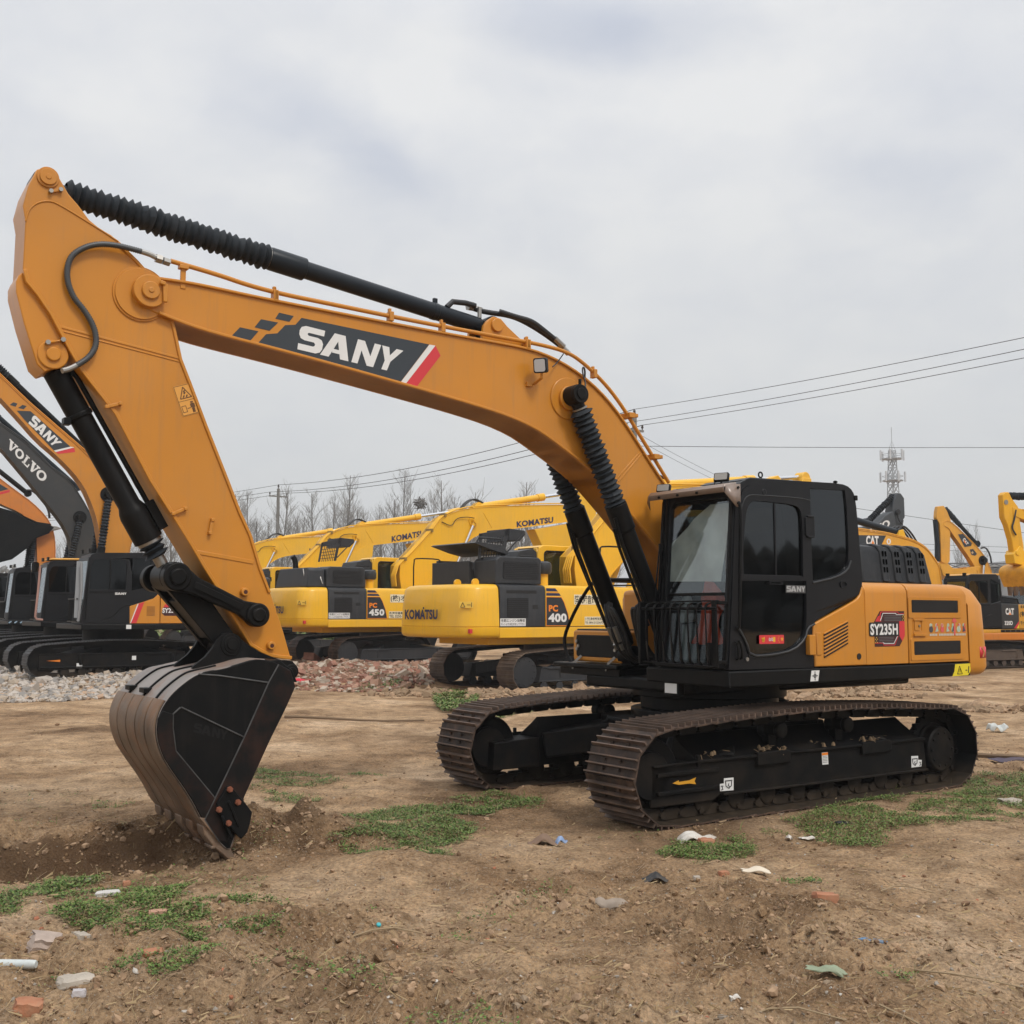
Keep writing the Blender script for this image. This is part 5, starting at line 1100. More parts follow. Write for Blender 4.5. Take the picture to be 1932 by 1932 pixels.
g = G(); g.prism(inset(rwin, -.01), 1.338, 1.343); part(g, 'rear_side_window', GLASS, 0, cab)
g = G(); g.prism(rw2, CI + .018, CI + .022); part(g, 'far_side_window', GLASS, 0, cab)
g = G(); dd_ = TR['door_window_div']; g.bar((dd_[0][0], 1.342, dd_[0][1]), (dd_[1][0], 1.342, dd_[1][1]), .02, .022, (0, 1, 0)); g.bar((.90, 1.35, 2.092), (.115, 1.35, 2.096), .02, .024); part(g, 'window_bar', CABB, .004, cab)
g = G(); do = chaikin(TR['door_outer'][:5], 1) + TR['door_outer'][5:] + TR['door_trim'][::-1][1:]
do = [(.972, 1.66), (.958, 2.2), (.935, 2.764), (.90, 2.856), (.817, 2.903), (-.0, 2.944), (-.009, 2.467), (-.026, 1.667), (.06, 1.61), (.10, 1.515), (.26, 1.41), (.55, 1.37), (.846, 1.36), (.895, 1.49)]
g.prism(do, YA - .004, YA + .008, holes=[inset(dwin, -.002), inset(dlow, -.002)]); door = part(g, 'cab_door', CABB, .006, cab)
g = G(); g.tube([(p[0], YA + .008, p[1]) for p in chaikin(TR['rear_trim'], 1)], .010, 6); g.tube([(p[0], YA + .012, p[1]) for p in chaikin(TR['door_trim'], 1)], .010, 6)
de = TR['door_edge']; g.tube([(p[0], YA + .009, p[1]) for p in chaikin(de[1:], 1)], .006, 6); part(g, 'door_trim', mat('grey black rubber trim', (.03, .032, .035), .5), 0, cab)
g = G(); h_ = TR['door_hinge']; g.prism(rrect(-.045, 2.48, .08, 2.66, .015), YA + .004, YA + .024); g.prism(rrect(-.03, 2.655, .06, 2.675, .008), YA + .004, YA + .035); g.prism(rrect(-.03, 2.465, .06, 2.482, .008), YA + .004, YA + .035)
g.cyl((.62, YA, 2.86), (.62, YA + .012, 2.86), .03, n=20); part(g, 'door_hinge', CABB, .006, cab)
g = G(); g.prism(rrect(-.52, 2.005, -.41, 2.07, .03), YA - .002, YA + .012, holes=[rrect(-.50, 2.018, -.43, 2.058, .018)[::-1]]); g.prism(rrect(.40, 2.02, .58, 2.05, .012), YA + .006, YA + .016, holes=[rrect(.42, 2.027, .56, 2.043, .006)[::-1]]); part(g, 'door_handle', CABB, .004, cab)
g = G(); a = TR['a_rail']; g.tube(chaikin([(a[0][0] + .005, YA + .02, a[0][1] + .03), (a[0][0], YA + .05, a[0][1]), (a[1][0], YA + .05, a[1][1]), (a[1][0] + .01, YA + .02, a[1][1] - .04)], 2), .014, 8); g.tube(chaikin([(.97, YA + .0, 1.51), (.975, YA + .03, 1.50), (.955, YA + .03, 1.37), (.955, YA, 1.36)], 2), .012, 8); g.tube([(1.015, YA + .0, 1.505), (1.02, YA + .03, 1.50), (1.005, YA + .03, 1.36), (1.0, YA, 1.355)], .01, 8); part(g, 'grab_rail', BLACK, 0, cab)
g = G(); g.cyl((.875, YA, 1.352), (.875, YA + .012, 1.352), .018, n=14); part(g, 'door_bolt', STEEL, 0, cab)
q = TR['word_door']; g = G(); g.prism([(.362, 1.945), (.09, 1.945), (.09, 2.018), (.357, 2.018)], YA + .009, YA + .011); nb = part(g, 'name_badge', mat('dark badge', (.05, .05, .052), .35), 0, cab)
g = G(); block_word(g, 'SANY', [(.352, YA + .014, 1.957), (.098, YA + .014, 1.957), (.098, YA + .014, 2.010), (.352, YA + .014, 2.010)], SPANS); part(g, 'badge_lettering', mat('silver badge', (.62, .63, .64), .25, metal=.6), 0, nb, smooth=False)
g = G(); g.prism(rrect(.388, 1.484, .712, 1.563, .008), YA + .0005, YA + .0025); rs_ = part(g, 'red_sticker', RED, 0, cab)
g = G(); g.cur = 0
def star(cx, cz, r): return [(cx - (r if i % 2 == 0 else r * .4) * math.sin(math.pi * i / 5), cz + (r if i % 2 == 0 else r * .4) * math.cos(math.pi * i / 5)) for i in range(10)]
g.prism(star(.415, 1.525, .022), YA + .003, YA + .004)
for cx, cz in ((.455, 1.545), (.465, 1.53), (.462, 1.512), (.45, 1.498)): g.prism(star(cx, cz, .007), YA + .003, YA + .004)
g.prism(circle((.66, 1.522), .020, 12), YA + .003, YA + .004); g.prism([(.685, 1.545), (.672, 1.53), (.66, 1.535), (.645, 1.55), (.64, 1.52), (.65, 1.50), (.675, 1.502)], YA + .003, YA + .004); g.prism([(.535, 1.50), (.505, 1.50), (.505, 1.545), (.535, 1.545)], YA + .003, YA + .004)
part(g, 'sticker_gold', mat('gold print', (.75, .42, .03), .45), 0, rs_)
g = G(); write(g, 'dsrib', [(.592, YA + .0045, 1.508), (.536, YA + .0045, 1.508), (.536, YA + .0045, 1.545), (.592, YA + .0045, 1.545)], .01); part(g, 'sticker_writing', WHITE, 0, rs_, smooth=False)
# guard over the lower windshield
g = G()
for i in range(8):
    y = .44 + .112 * i
    P = [(1.19, y + .01, 1.85), (1.235, y + .012, 1.835), (1.255, y + .012, 1.80), (1.25, y + .018, 1.5), (1.235, y + .022, 1.33), (1.20, y + .022, 1.30)]
    for a, b in zip(P[:-1], P[1:]): g.bar(a, b, .030, .012)
g.tube([(1.225, .36, 1.80), (1.225, 1.34, 1.80)], .014, 8); g.bar((1.17, .34, 1.858), (1.17, 1.30, 1.868), .05, .012)
g.prism([(.335, 1.29), (.37, 1.29), (.37, 1.86), (.335, 1.86)], 1.15, 1.25, 'x'); g.prism([(1.22, 1.28), (1.345, 1.28), (1.325, 1.87), (1.27, 1.87), (1.27, 1.5), (1.22, 1.5)], 1.20, 1.215, 'x'); g.bar((1.21, .34, 1.305), (1.21, 1.3, 1.29), .05, .012); g.bar((1.09, 1.33, 1.85), (1.2, 1.33, 1.85), .03, .03); g.bar((1.09, 1.33, 1.33), (1.2, 1.33, 1.33), .03, .03); g.bar((1.09, .36, 1.85), (1.2, .36, 1.85), .03, .03); g.bar((1.09, .36, 1.33), (1.2, .36, 1.33), .03, .03)
part(g, 'window_guard', BLACK, .003, cab)
# rain visor
g = G(); vr = [[(.98, y, 2.925 - (.04 if j in (0, 5) else 0)) , (1.13, y, 2.90 - (.03 if j in (0, 5) else 0)), (1.155, y, 2.87), (1.145, y, 2.825)] for j, y in enumerate((.36, .40, .8, 1.2, 1.36, 1.385))]
vr[0][3] = (1.10, .36, 2.74); vr[0][2] = (1.14, .36, 2.81)
g.grid(vr); g.add([(.95, 1.388, 2.91), (1.13, 1.388, 2.89), (1.145, 1.388, 2.82), (1.0, 1.388, 2.70), (.95, 1.388, 2.70)], [(0, 1, 2, 3, 4)]); vis = part(g, 'rain_visor', VISOR, 0, cab, solid=.006)
g = G()
for p in ((.985, 1.39, 2.875), (.985, 1.39, 2.735)): g.cyl(p, (p[0], p[1] + .012, p[2]), .012, n=8)
for y in (.55, .8, 1.05): g.cyl((1.155, y, 2.845), (1.168, y, 2.845), .012, n=8)
part(g, 'visor_bolt', BLACK, 0, vis)
for y, x, z, r in ((1.17, .96, 2.985, 15), (.42, .98, 2.95, 15)):
    g = G(); Mx = Matrix.Translation((x, y, z)) @ Matrix.Rotation(rad(24), 4, 'Z') @ Matrix.Rotation(rad(-18), 4, 'Y')
    g.prism(rrect(-.07, -.035, .07, .045, .012), -.02, .02, 'x'); g.cyl((-.01, 0, -.04), (-.01, 0, -.11), .012); g.v = [tuple(Mx @ Vector(p)) for p in g.v]; rl = part(g, 'roof_lamp', BLACK, .006, cab)
    g = G(); g.prism(rrect(-.06, -.027, .06, .037, .01), .0205, .023, 'x'); g.v = [tuple(Mx @ Vector(p)) for p in g.v]; part(g, 'lamp_lens', mat('led lens', (.30, .29, .27), .25, dirt=.3), 0, cab)
g = G(); rb_ = [(.22, .96, 3.01), (.22, .96, 3.06)]; g.cyl(*rb_, .014); g.tube([(.22 + .026 * math.cos(rad(a)), .96, 3.088 + .026 * math.sin(rad(a))) for a in range(0, 361, 20)], .008, 8); g.cyl((.22, .96, 3.005), (.22, .96, 3.03), .024, n=8)
g.cyl((-.52, 1.25, 3.0), (-.52, 1.25, 3.055), .014, n=8); g.cyl((-.52, 1.25, 3.035), (-.52, 1.25, 3.05), .022, n=8)
g.tube(chaikin([(.98, 1.1, 2.93), (.93, 1.05, 2.98), (.88, 1.0, 2.96), (.84, 1.02, 3.0)], 2), .008, 6); g.prism(rrect(-.70, 2.86, -.66, 2.91, .01), YA - .01, YA + .012); part(g, 'roof_fittings', BLACK, .002, cab)
g = G(); g.bar((fx(2.35) + .035, .43, 2.42), (fx(1.85) + .045, .40, 1.86), .018, .012); g.bar((fx(2.3) + .03, .52, 2.2), (fx(1.9) + .03, .545, 1.90), .02, .014); g.box((fx(2.4), .41, 2.36), (fx(2.4) + .04, .47, 2.42)); part(g, 'wiper', BLACK, .003, cab)
# inside: seat in plastic wrap, orange cloth hung over it
g = G(); g.box((.05, .66, 1.3), (.5, 1.12, 1.55)); g.prism([(.30, 1.70), (.12, 1.72), (.06, 2.3), (.12, 2.55), (.2, 2.55), (.18, 2.2), (.24, 1.85), (.62, 1.78), (.62, 1.62), (.1, 1.6)], .68, 1.10); seat = part(g, 'seat', SEAT, .04, cab, seg=3)
g = G(); g.box((.62, .43, 1.3), (.80, .50, 1.66)); g.prism([(.84, 1.66), (.80, 1.90), (.74, 1.94), (.66, 1.68)], .42, .54); part(g, 'console', SKINC, .03, cab, seg=3)
def cloth(rows, name, m, parent, th=.01):
    g = G(); g.grid(rows); o = part(g, name, m, 0, parent, solid=th, angle=80); md = o.modifiers.new('ss', 'SUBSURF'); md.levels = 1; md.render_levels = 2; return o
rows = []
rv = random.Random(5)
for i in range(9):
    t = i / 8.; wdt = (.055 if i == 0 else .10 if i == 1 else .17 if i < 4 else .13 if i < 6 else .19 + .03 * (i - 6)); rows.append([(.80 - .10 * math.cos(math.pi * j / 6.) ** 2 + rv.uniform(-.02, .02) + .05 * math.sin(j * 2.4 + i), (.78 if t < .5 else .78 - .06 * t) + wdt * .85 * (-1 + j / 3.), 2.06 - .60 * t + rv.uniform(-.012, .012)) for j in range(7)])
cloth(rows, 'hanging_cloth', VEST, cab)
# ================================================================== the other machines in the yard
def cweight(parent, m, xs, xr, hw, z0, zt, r=.35, split=None, bulge=.06):
    plan = [(xs, hw)] + [(xr + r - r * math.sin(rad(a)), hw - r + r * math.cos(rad(a))) for a in range(0, 91, 15)] + [(xr - bulge, 0)]
    plan = plan + [(x, -y) for x, y in plan[-2::-1]]
    def row(d, z): return [(x + d if i not in (0, len(plan) - 1) else x, y - math.copysign(min(abs(y), d), y) if y else 0, z) for i, (x, y) in enumerate(plan)]
    prof = [(.10, z0), (.03, z0 + .03), (0, z0 + .09)]
    if split: prof += [(.0, split - .012), (.012, split - .006), (.012, split + .004), (0.0, split + .012)]
    prof += [(.02, (z0 + zt) / 2 + .1), (.05, zt - .12), (.08, zt - .06), (.13, zt - .018), (.22, zt)]
    rows = [row(d, z) for d, z in prof]; g = G(); g.grid(rows); n = len(plan); b = (len(prof) - 1) * n
    g.f += [tuple(range(b, b + n)), tuple(range(n - 1, -1, -1)), tuple([k * n for k in range(len(prof))] + [k * n + n - 1 for k in range(len(prof) - 1, -1, -1)])]; g.mi += [0, 0, 0]
    return g.build('counterweight', m, parent, angle=50)
def under(R, hl, hw, sw, m_shoe, zt=.80, frame=BLACKD, mud=None, n=46, cover=None, sprocket_r=.30, zr=.40):
    """undercarriage: two tracks with frames, idlers, sprockets, rollers"""
    path = track_path(hl - .03, -hl + .03, 0, zt / 2 - .03, zt / 2 - .03, .02, 0, zt + .04)
    for s in (1, -1):
        y1, y0 = s * hw, s * (hw - sw); lo, hi = min(y0, y1), max(y0, y1); ym = (lo + hi) / 2
        make_track(R, path, n, lo, hi, m_shoe, full=False, ribs=(.1, .5, .85))
        g = G(); g.lathe((-hl + .42, ym - .12, zr), (-hl + .42, s * (hw - .10), zr), [(0, sprocket_r)] + [(abs(s * (hw - .10) - ym + .12) * .98 if s > 0 else abs(s * (hw - .10) - (ym - .12)) * .98, sprocket_r), (abs(s * (hw - .10) - (ym - .12)), sprocket_r - .03)], 36)
        for i in range(12): a = 2 * math.pi * i / 12; c = (-hl + .42 + (sprocket_r - .06) * math.cos(a), zr + (sprocket_r - .06) * math.sin(a)); g.cyl((c[0], s * (hw - .11), c[1]), (c[0], s * (hw - .085), c[1]), .022, n=6)
        g.build('final_drive', cover or frame, R, bevel=.006)
        g = G(); g.cyl((hl - .43, ym - .12, zr), (hl - .43, ym + .12, zr), .32, n=32); g.build('idler', frame, R)
        g = G(); ys = s * (hw - .14); a, b = sorted((ys, s * (hw - sw + .1))); g.prism([(hl - .3, .55), (-hl + .95, .55), (-hl + .85, .22), (hl - .3, .18)], a, b)
        g.bar((hl - .35, ys, .545), (-hl + .95, ys, .545), .04, .03); g.bar((hl - .35, ys, .24), (-hl + .9, ys, .24), .05, .03); g.box((-hl + 1.1, min(ys, ys + s * .03), .50), (-hl + 1.9, max(ys, ys + s * .03), .56)); fr = g.build('track_frame', frame, R, bevel=.012)
        if mud: g = G(); rr = random.Random(3); g.grid([[(-hl + .95 + .14 * i, a + (b - a) * j / 4., .56 + rr.uniform(.0, .06)) for j in range(5)] for i in range(9)]); g.build('mud', mud, fr, smooth=True, angle=80)
        g = G()
        for i in range(8): x = -hl + 1.0 + (2 * hl - 1.9) * i / 7.; g.cyl((x, ym - .18, .13), (x, ys - s * .02, .13), .10, n=14)
        g.build('track_roller', frame, R)
    g = G(); g.box((-.9, -.9, .40), (.9, .9, .78))
    for sx in (1, -1):
        for sy in (1, -1): g.bar((sx * .5, sy * .5, .58), (sx * 1.3, sy * (hw - .3), .42), .6, .28)
    g.build('undercarriage', frame, R, bevel=.02)
    g = G(); g.cyl((0, 0, .74), (0, 0, 1.12), .74, n=40); g.build('slewing_ring', frame, R)
def boomset(R, top, bot, y, m, cylm, pins, bell=True, rod=None, rr=.075, name='boom', foot=((.25, 2.0), (.45, 1.75)), cyl_base=(.85, 1.35), flange=True):
    t = chaikin(top + [foot[0]], 1); b = chaikin(bot + [foot[1]], 1)
    g = G(); g.prism(t + b[::-1], -y + .02, y - .02); bo = g.build(name, m, R, bevel=.012)
    if flange: g = G(); g.prism(strip(t[1:], 0, .022), -y, y); g.prism(strip(b[1:], -.022, 0), -y, y); g.build('boom_flange', m, bo)
    for s in (1, -1):
        yc = s * (y + .085); p = Vector((pins[0], yc, pins[1])); q = Vector((cyl_base[0], yc, cyl_base[1])); d = (q - p).normalized(); L = (q - p).length
        g = G(); g.cyl((pins[0], s * (y - .03), pins[1]), (pins[0], s * (y + .17), pins[1]), .095, n=20); g.cyl((pins[0], s * (y - .03), pins[1]), (pins[0], s * (y + .01), pins[1]), .19, n=28); g.cyl(p, p + d * .2, .055)
        k = .44 if not rod else rod[0]
        g.lathe(p, q, [(L * k, rr + .025), (L * k + .22, rr + .025), (L * k + .23, rr + .012), (L * .98, rr + .012)], 20); bc = g.build('boom_cylinder', cylm, R)
        g = G(); rnd = random.Random(4)
        if bell: bellows(g, p + d * .15, p + d * (L * k + .02), .07, .105, int(16), 14, rnd); g.build('bellows', RUB, bc, angle=20)
        else: g.cyl(p + d * .1, p + d * (L * k + .02), .048); g.build('cylinder_rod', CHROME, bc)
    return bo
def armcyl(R, a, b, body, r, m, bell=False, y=0):
    A = Vector((a[0], y, a[1])); B = Vector((b[0], y, b[1])); d = (B - A).normalized(); L = (B - A).length
    g = G(); g.cyl((A[0], y - .1, A[2]), (A[0], y + .1, A[2]), r * 1.35); g.lathe(A, B, [(.05, r), (L * body * .9, r), (L * body * .9 + .005, r * 1.22), (L * body, r * 1.22)], 20); o = g.build('arm_cylinder', m, R)
    g = G()
    if bell: bellows(g, A + d * L * body, A + d * L * .96, r * 1.0, r * 1.5, max(6, int(L * (1 - body) / .058)), 16, random.Random(8)); g.build('bellows', RUB, o, angle=20)
    else: g.cyl(A + d * L * body, B, r * .55); g.build('cylinder_rod', CHROME, o)
    return o
def simple_bucket(R, prof, hw, m, teeth=None, mt=None):
    g = G()
    for s in (-1, 1): g.prism(prof, s * hw - .02 * (s > 0), s * hw + .02 * (s < 0))
    b = g.build('bucket', m, R, bevel=.006); return b
def quad_xz(q, y): return [(p[0], y, p[1]) for p in q]
def quad_yz(q, x): return [(x, p[0], p[1]) for p in q]
def lettering(R, s, q, m, bold=.03, name='lettering', shear=0.0):
    g = G(); write(g, s, q, bold, shear); return g.build(name, m, R, smooth=False)
KWSP = None
def komatsu(fr, label, model, spec):
    loc, rz = spec['loc'], spec['rz']
    R = empty('excavator', loc, rz, label, 'excavator', 'used excavators parked behind')
    under(R, 2.55, 1.69, .62, SHOEM if spec.get('mud') else SHOE, .92, frame=DGREY, mud=mat('caked mud', (.17, .11, .07), .95, bump=.5) if spec.get('mud') else None, cover=DGREY, sprocket_r=.34, zr=.46)
    zt, zs, zb, hw = 2.40, 1.46, 1.21, 1.5
    cwt = cweight(R, KYEL, -2.76, -3.62, hw, zb, zt, .42, zs)
    q = spec['wordx']; q = [(p[0], p[1]) for p in q]
    lettering(R, 'KOMATSU', quad_yz(q[:4], -3.71), BLUED, .045, 'rear_lettering').parent = cwt
    g = G(); g.prism(circle(((q[3][0] * .42 + q[2][0] * .58), q[2][1] + .03), .035, 4, 45, 405), -3.712, -3.708, 'x'); g.build('lettering_tick', BLUED, cwt)
    g = G()
    for y0, y1 in ((-1.30, -1.02), (-1.36, -1.31)): pass
    th = rad(52); c = Vector((-3.62 + .42 - .428 * math.sin(th), -(1.5 - .42 + .428 * math.cos(th)), 1.94)); tv = Vector((math.cos(th), -math.sin(th), 0))
    P = [c - tv * .16 + Vector((0, 0, -.07)), c + tv * .16 + Vector((0, 0, -.07)), c + tv * .16 + Vector((0, 0, .07)), c - tv * .16 + Vector((0, 0, .07))]
    st = G().add(P, [(0, 1, 2, 3)]).build('warning_sticker', mat('yellow sticker', (.85, .55, .08), .45), cwt)
    nn = Vector((-math.sin(th), -math.cos(th), 0)) * .004; g = G(); f = lambda u, v: c + nn + tv * u + Vector((0, 0, v))
    for a, b in ((f(-.13, -.05), f(-.03, -.05)), (f(-.13, -.05), f(-.08, .05)), (f(-.03, -.05), f(-.08, .05)), (f(.02, 0), f(.10, 0)), (f(.12, -.05), f(.12, .05))): g.tube([a, b], .007, 4)
    g.build('sticker_print', BROWNINK, st)
    c2 = Vector((-3.62 + .42 - .43 * math.sin(rad(40)), -(1.5 - .42 + .43 * math.cos(rad(40))), 1.37)); g = G(); g.lathe(c2 - Vector((0, 0, .045)), c2 + Vector((0, 0, .045)), [(0, .05), (.09, .05)], 4); g.build('red_reflector', RED, cwt)
    # right hand side panels: grey cooling door, model panel, tank
    g = G(); sec = [(-1.3 * 0 - .5, zs), (-hw, zs), (-hw, zt - .12), (-hw + .035, zt - .035), (-hw + .12, zt), (-.5, zt)]
    g.add(*loftx(sec, lambda z: -2.745, lambda z: -1.47)); gd = g.build('cooling_door', DGREY, R, bevel=.01)
    g = G(); g.prism(rrect(-2.55, 1.66, -1.95, 2.10, .015), -hw - .002, -hw + .001)
    g.prism(rrect(-2.57, 2.20, -1.72, 2.27, .01), -hw - .002, -hw + .001); g.prism(rrect(-1.83, 1.86, -1.68, 1.95, .01), -hw - .003, -hw + .001); g.build('cooling_louvre', GRATE, gd); g = G()
    for i in range(9): z = 1.70 + .046 * i; g.bar((-2.54, -hw - .008, z), (-1.96, -hw - .008, z), .02, .018)
    g.build('louvre_slat', DGREY, gd)
    lettering(gd, '冬期エンジン始動前', quad_xz([(-2.72, 1.565), (-2.05, 1.565), (-2.05, 1.635), (-2.72, 1.635)], -hw - .006), INK, .01, 'notice_lettering')
    lettering(gd, 'ドレンより水抜きをして下さい', quad_xz([(-2.72, 1.49), (-2.05, 1.49), (-2.05, 1.55), (-2.72, 1.55)], -hw - .006), INK, .01, 'notice_lettering')
    g = G(); g.prism(rrect(-2.74, 1.475, -2.03, 1.645, .01), -hw - .004, -hw - .001); g.build('notice', WHITE, gd)
    g = G(); g.add(*loftx(sec, lambda z: -1.455, lambda z: .36)); sp = g.build('side_panel', KYEL, R, bevel=.01)
    lt = [(-1.44, 1.48), (-.74, 1.48), (-.80, 1.75), (-.92, 2.02), (-1.0, 2.13), (-1.44, 2.13)]
    g = G(); g.prism(lt, -hw - .003, -hw + .001); mp_ = g.build('model_panel', DGREY, sp)
    g = G(); g.prism([(-1.44, 2.16), (-1.01, 2.16), (-1.06, 2.22), (-1.44, 2.22)], -hw - .003, -hw + .001); g.prism([(-1.44, 2.26), (-1.10, 2.26), (-1.18, 2.33), (-1.44, 2.33)], -hw - .003, -hw + .001); g.build('model_stripe', BLUED, sp)
    g = G()
    for a, b in zip(lt, lt[1:] + lt[:1]): g.bar((a[0], -hw - .004, a[1]), (b[0], -hw - .004, b[1]), .012, .004, (0, 1, 0))
    g.bar((-1.44, -hw - .004, 2.24), (-1.08, -hw - .004, 2.24), .012, .004, (0, 1, 0)); g.build('model_border', ORD, mp_)
    lettering(mp_, 'PC', quad_xz([(-1.37, 1.80), (-1.10, 1.80), (-1.10, 1.95), (-1.37, 1.95)], -hw - .006), ORD, .05, 'model_letters')
    lettering(mp_, model, quad_xz([(-1.38, 1.56), (-.84, 1.56), (-.84, 1.76), (-1.38, 1.76)], -hw - .006), WHITE, .045, 'model_number')
    if spec.get('side'):
        for s_, (x0, z0, x1, z1) in spec['side']:
            g = G(); g.prism(rrect(x0 - .015, z0 - .015, x1 + .015, z1 + .015, .01), -hw - .004, -hw - .001); pl = g.build('side_notice', mat('cream notice', (.78, .70, .5), .5), sp)
            lettering(pl, s_, quad_xz([(x0, z0), (x1, z0), (x1, z1), (x0, z1)], -hw - .006), INK, .02, 'notice_lettering')
    g = G(); g.add(*loftx(sec, lambda z: .375, lambda z: 1.75)); tp = g.build('tank_panel', KYEL, R, bevel=.012)
    lettering(tp, 'KOMATSU', quad_xz([(.50, 1.53), (1.5, 1.53), (1.5, 1.70), (.50, 1.70)], -hw - .006), BLUED, .045, 'side_lettering')
    g = G(); g.box((-2.75, -hw + .004, zb), (1.9, hw - .004, zs - .012)); g.box((-2.7, -1.0, 1.05), (1.7, 1.0, 1.25)); dk = g.build('deck', KYEL, R, bevel=.02)
    g = G(); g.add(*loftx([(.5, zs), (hw, zs), (hw, zt - .1), (hw - .1, zt), (.5, zt)], lambda z: -2.745, lambda z: -.1)); g.build('side_panel', KYEL, R, bevel=.01)
    g = G(); g.box((-2.7, -.6, zs), (.3, .6, zt - .05)); g.build('engine_bay', BLACK, R)
    for y in (-1.05, -.35): g = G(); g.prism(circle((-3.1, 2.44), .085, 16), y - .03, y + .03); g.prism(circle((-3.1, 2.45), .035, 12), y - .034, y + .034); g.build('lifting_eye', KYEL, cwt)
    # grey hood with its lid tilted open
    g = G(); g.prism([(-1.42, 2.41), (-1.42, 2.98), (-1.50, 3.03), (-2.60, 3.03), (-2.72, 2.95), (-2.74, 2.41)], -1.30, -.45)
    hd = g.build('engine_hood', DGREY, R, bevel=.03, seg=3)
    g = G(); g.prism(rrect(-2.52, 2.52, -1.50, 2.92, .06), -1.306, -1.298)
    g.build('hood_grille', GRATE, hd); g = G()
    for i in range(9): z = 2.56 + .041 * i; g.bar((-2.5, -1.312, z), (-1.52, -1.312, z), .016, .014)
    g.build('grille_slat', DGREY, hd)
    if spec.get('open'):
        g = G(); g.prism([(-2.75, 2.41), (-2.75, 2.92), (-2.85, 2.95), (-2.85, 2.41)], -.45, 1.1); g.prism([(-1.5, 2.41), (-1.5, 2.75), (-2.8, 2.75), (-2.8, 2.41)], -.45, -.40); g.box((-2.8, .9, 2.41), (-1.5, 1.0, 3.0)); g.build('hood_frame', DGREY, R, bevel=.015)
        g = G(); g.prism([(-3.02, 3.33), (-2.95, 3.36), (-2.25, 3.30), (-2.05, 3.12), (-2.10, 3.10), (-2.5, 3.18)], -.9, .9); g.tube([(-2.95, -.9, 3.36), (-2.9, -.9, 3.46), (-2.3, -.9, 3.45), (-2.25, -.9, 3.33)], .02, 6); g.build('raised_lid', DGREY, R, bevel=.01)
        g = G(); g.cyl((-2.0, -.5, 2.42), (-1.95, -.2, 2.8), .10); g.tube(chaikin([(-2.3, -.5, 2.42), (-2.2, -.45, 2.72), (-2.0, -.3, 2.78), (-1.8, -.3, 2.6)], 2), .06, 10); g.build('engine_pipe', STEEL, R)
    else:
        g = G(); g.add(*loftx([(-1.28, 2.41), (-1.22, 2.92), (-1.1, 2.99), (.8, 2.99), (.9, 2.41)], lambda z: -2.755, lambda z: -3.35 + max(0, z - 2.8) * .5)); g.build('hood_rear', DGREY, R, bevel=.03)
        g = G(); g.tube(chaikin([(-3.0, .2, 2.95), (-3.02, .2, 3.25), (-3.12, .2, 3.38)], 2), .085, 12); g.build('exhaust_pipe', BLACK, R)
        g = G(); g.tube([(-3.3, -.9, 2.95), (-3.28, -1.0, 2.6), (-3.15, -1.05, 2.5)], .018, 6); g.tube([(-2.85, -1.05, 3.0), (-2.9, -1.27, 2.65), (-2.85, -1.3, 2.5)], .018, 6); g.build('hood_stay', STEEL, R)
    # tilted mesh cover of the engine hood
    fl = spec['flap']
    for y in (-.75,):
        q = [Vector((fl[0][0], y, fl[0][1])), Vector((fl[3][0], y, fl[3][1])), Vector((fl[2][0], y, fl[2][1])), Vector((fl[1][0], y, fl[1][1]))]
        f = lambda u, v: quadmap(q, u, v); g = G()
        for a, b in ((0, .10), (.86, 1.0)): g.prism([(f(a, 0)[0], f(a, 0)[2]), (f(b, 0)[0], f(b, 0)[2]), (f(b, 1)[0], f(b, 1)[2]), (f(a, 1)[0], f(a, 1)[2])], y, y + .03)
        g.prism([(f(0, .76)[0], f(0, .76)[2]), (f(1, .76)[0], f(1, .76)[2]), (f(1, 1)[0], f(1, 1)[2]), (f(0, 1)[0], f(0, 1)[2])], y, y + .03)
        for i in range(1, 8): u = .1 + .76 * i / 8; g.bar(f(u, 0), f(u, .8), .02, .02)
        for i in range(1, 5): v = .76 * i / 5; g.bar(f(.1, v), f(.86, v), .02, .02)
        tp1 = f(1, 1); g.prism([(tp1[0], tp1[2]), (tp1[0] + .45, tp1[2] - .03), (tp1[0] + .46, tp1[2] - .13), (tp1[0] + .3, tp1[2] - .28), (tp1[0] - .02, tp1[2] - .28)], y, y + .9); g.bar((tp1[0] + .4, y, tp1[2] - .1), (f(.95, 0)[0] + .05, y, f(.95, 0)[2] + .1), .03, .03)
        g.build('raised_hood_cover', DGREY, R, bevel=.006)
    # cab on the far side
    cs = [(1.75, 1.5), (1.72, 2.4), (1.55, 3.35), (1.45, 3.46), (.02, 3.46), (-.12, 3.40), (-.17, 3.25), (-.17, 1.5)]
    wn_ = [(1.60, 2.3), (1.46, 3.25), (1.40, 3.31), (.10, 3.31), (.05, 3.26), (.05, 2.3)]
    g = G(); g.prism(cs, .42, .47, holes=[wn_]); g.prism(cs, 1.42, 1.47, holes=[wn_]); g.prism(strip(cs[1:7], .0, .06) if False else [(1.55, 3.38), (1.45, 3.46), (.02, 3.46), (-.12, 3.40)], .47, 1.42); g.box((-.165, .47, 1.5), (-.12, .62, 3.39)); g.box((-.165, 1.27, 1.5), (-.12, 1.42, 3.39)); g.box((-.165, .62, 1.5), (-.12, 1.27, 2.3)); cb = g.build('cab', KYEL, R, bevel=.03, seg=3)
    g = G(); g.prism(inset(wn_, -.005), .44, .446); g.prism(inset(wn_, -.005), 1.44, 1.446); g.box((-.15, .6, 2.3), (-.145, 1.29, 3.35)); g.build('cab_window', GLASSK, cb)
    g = G(); 
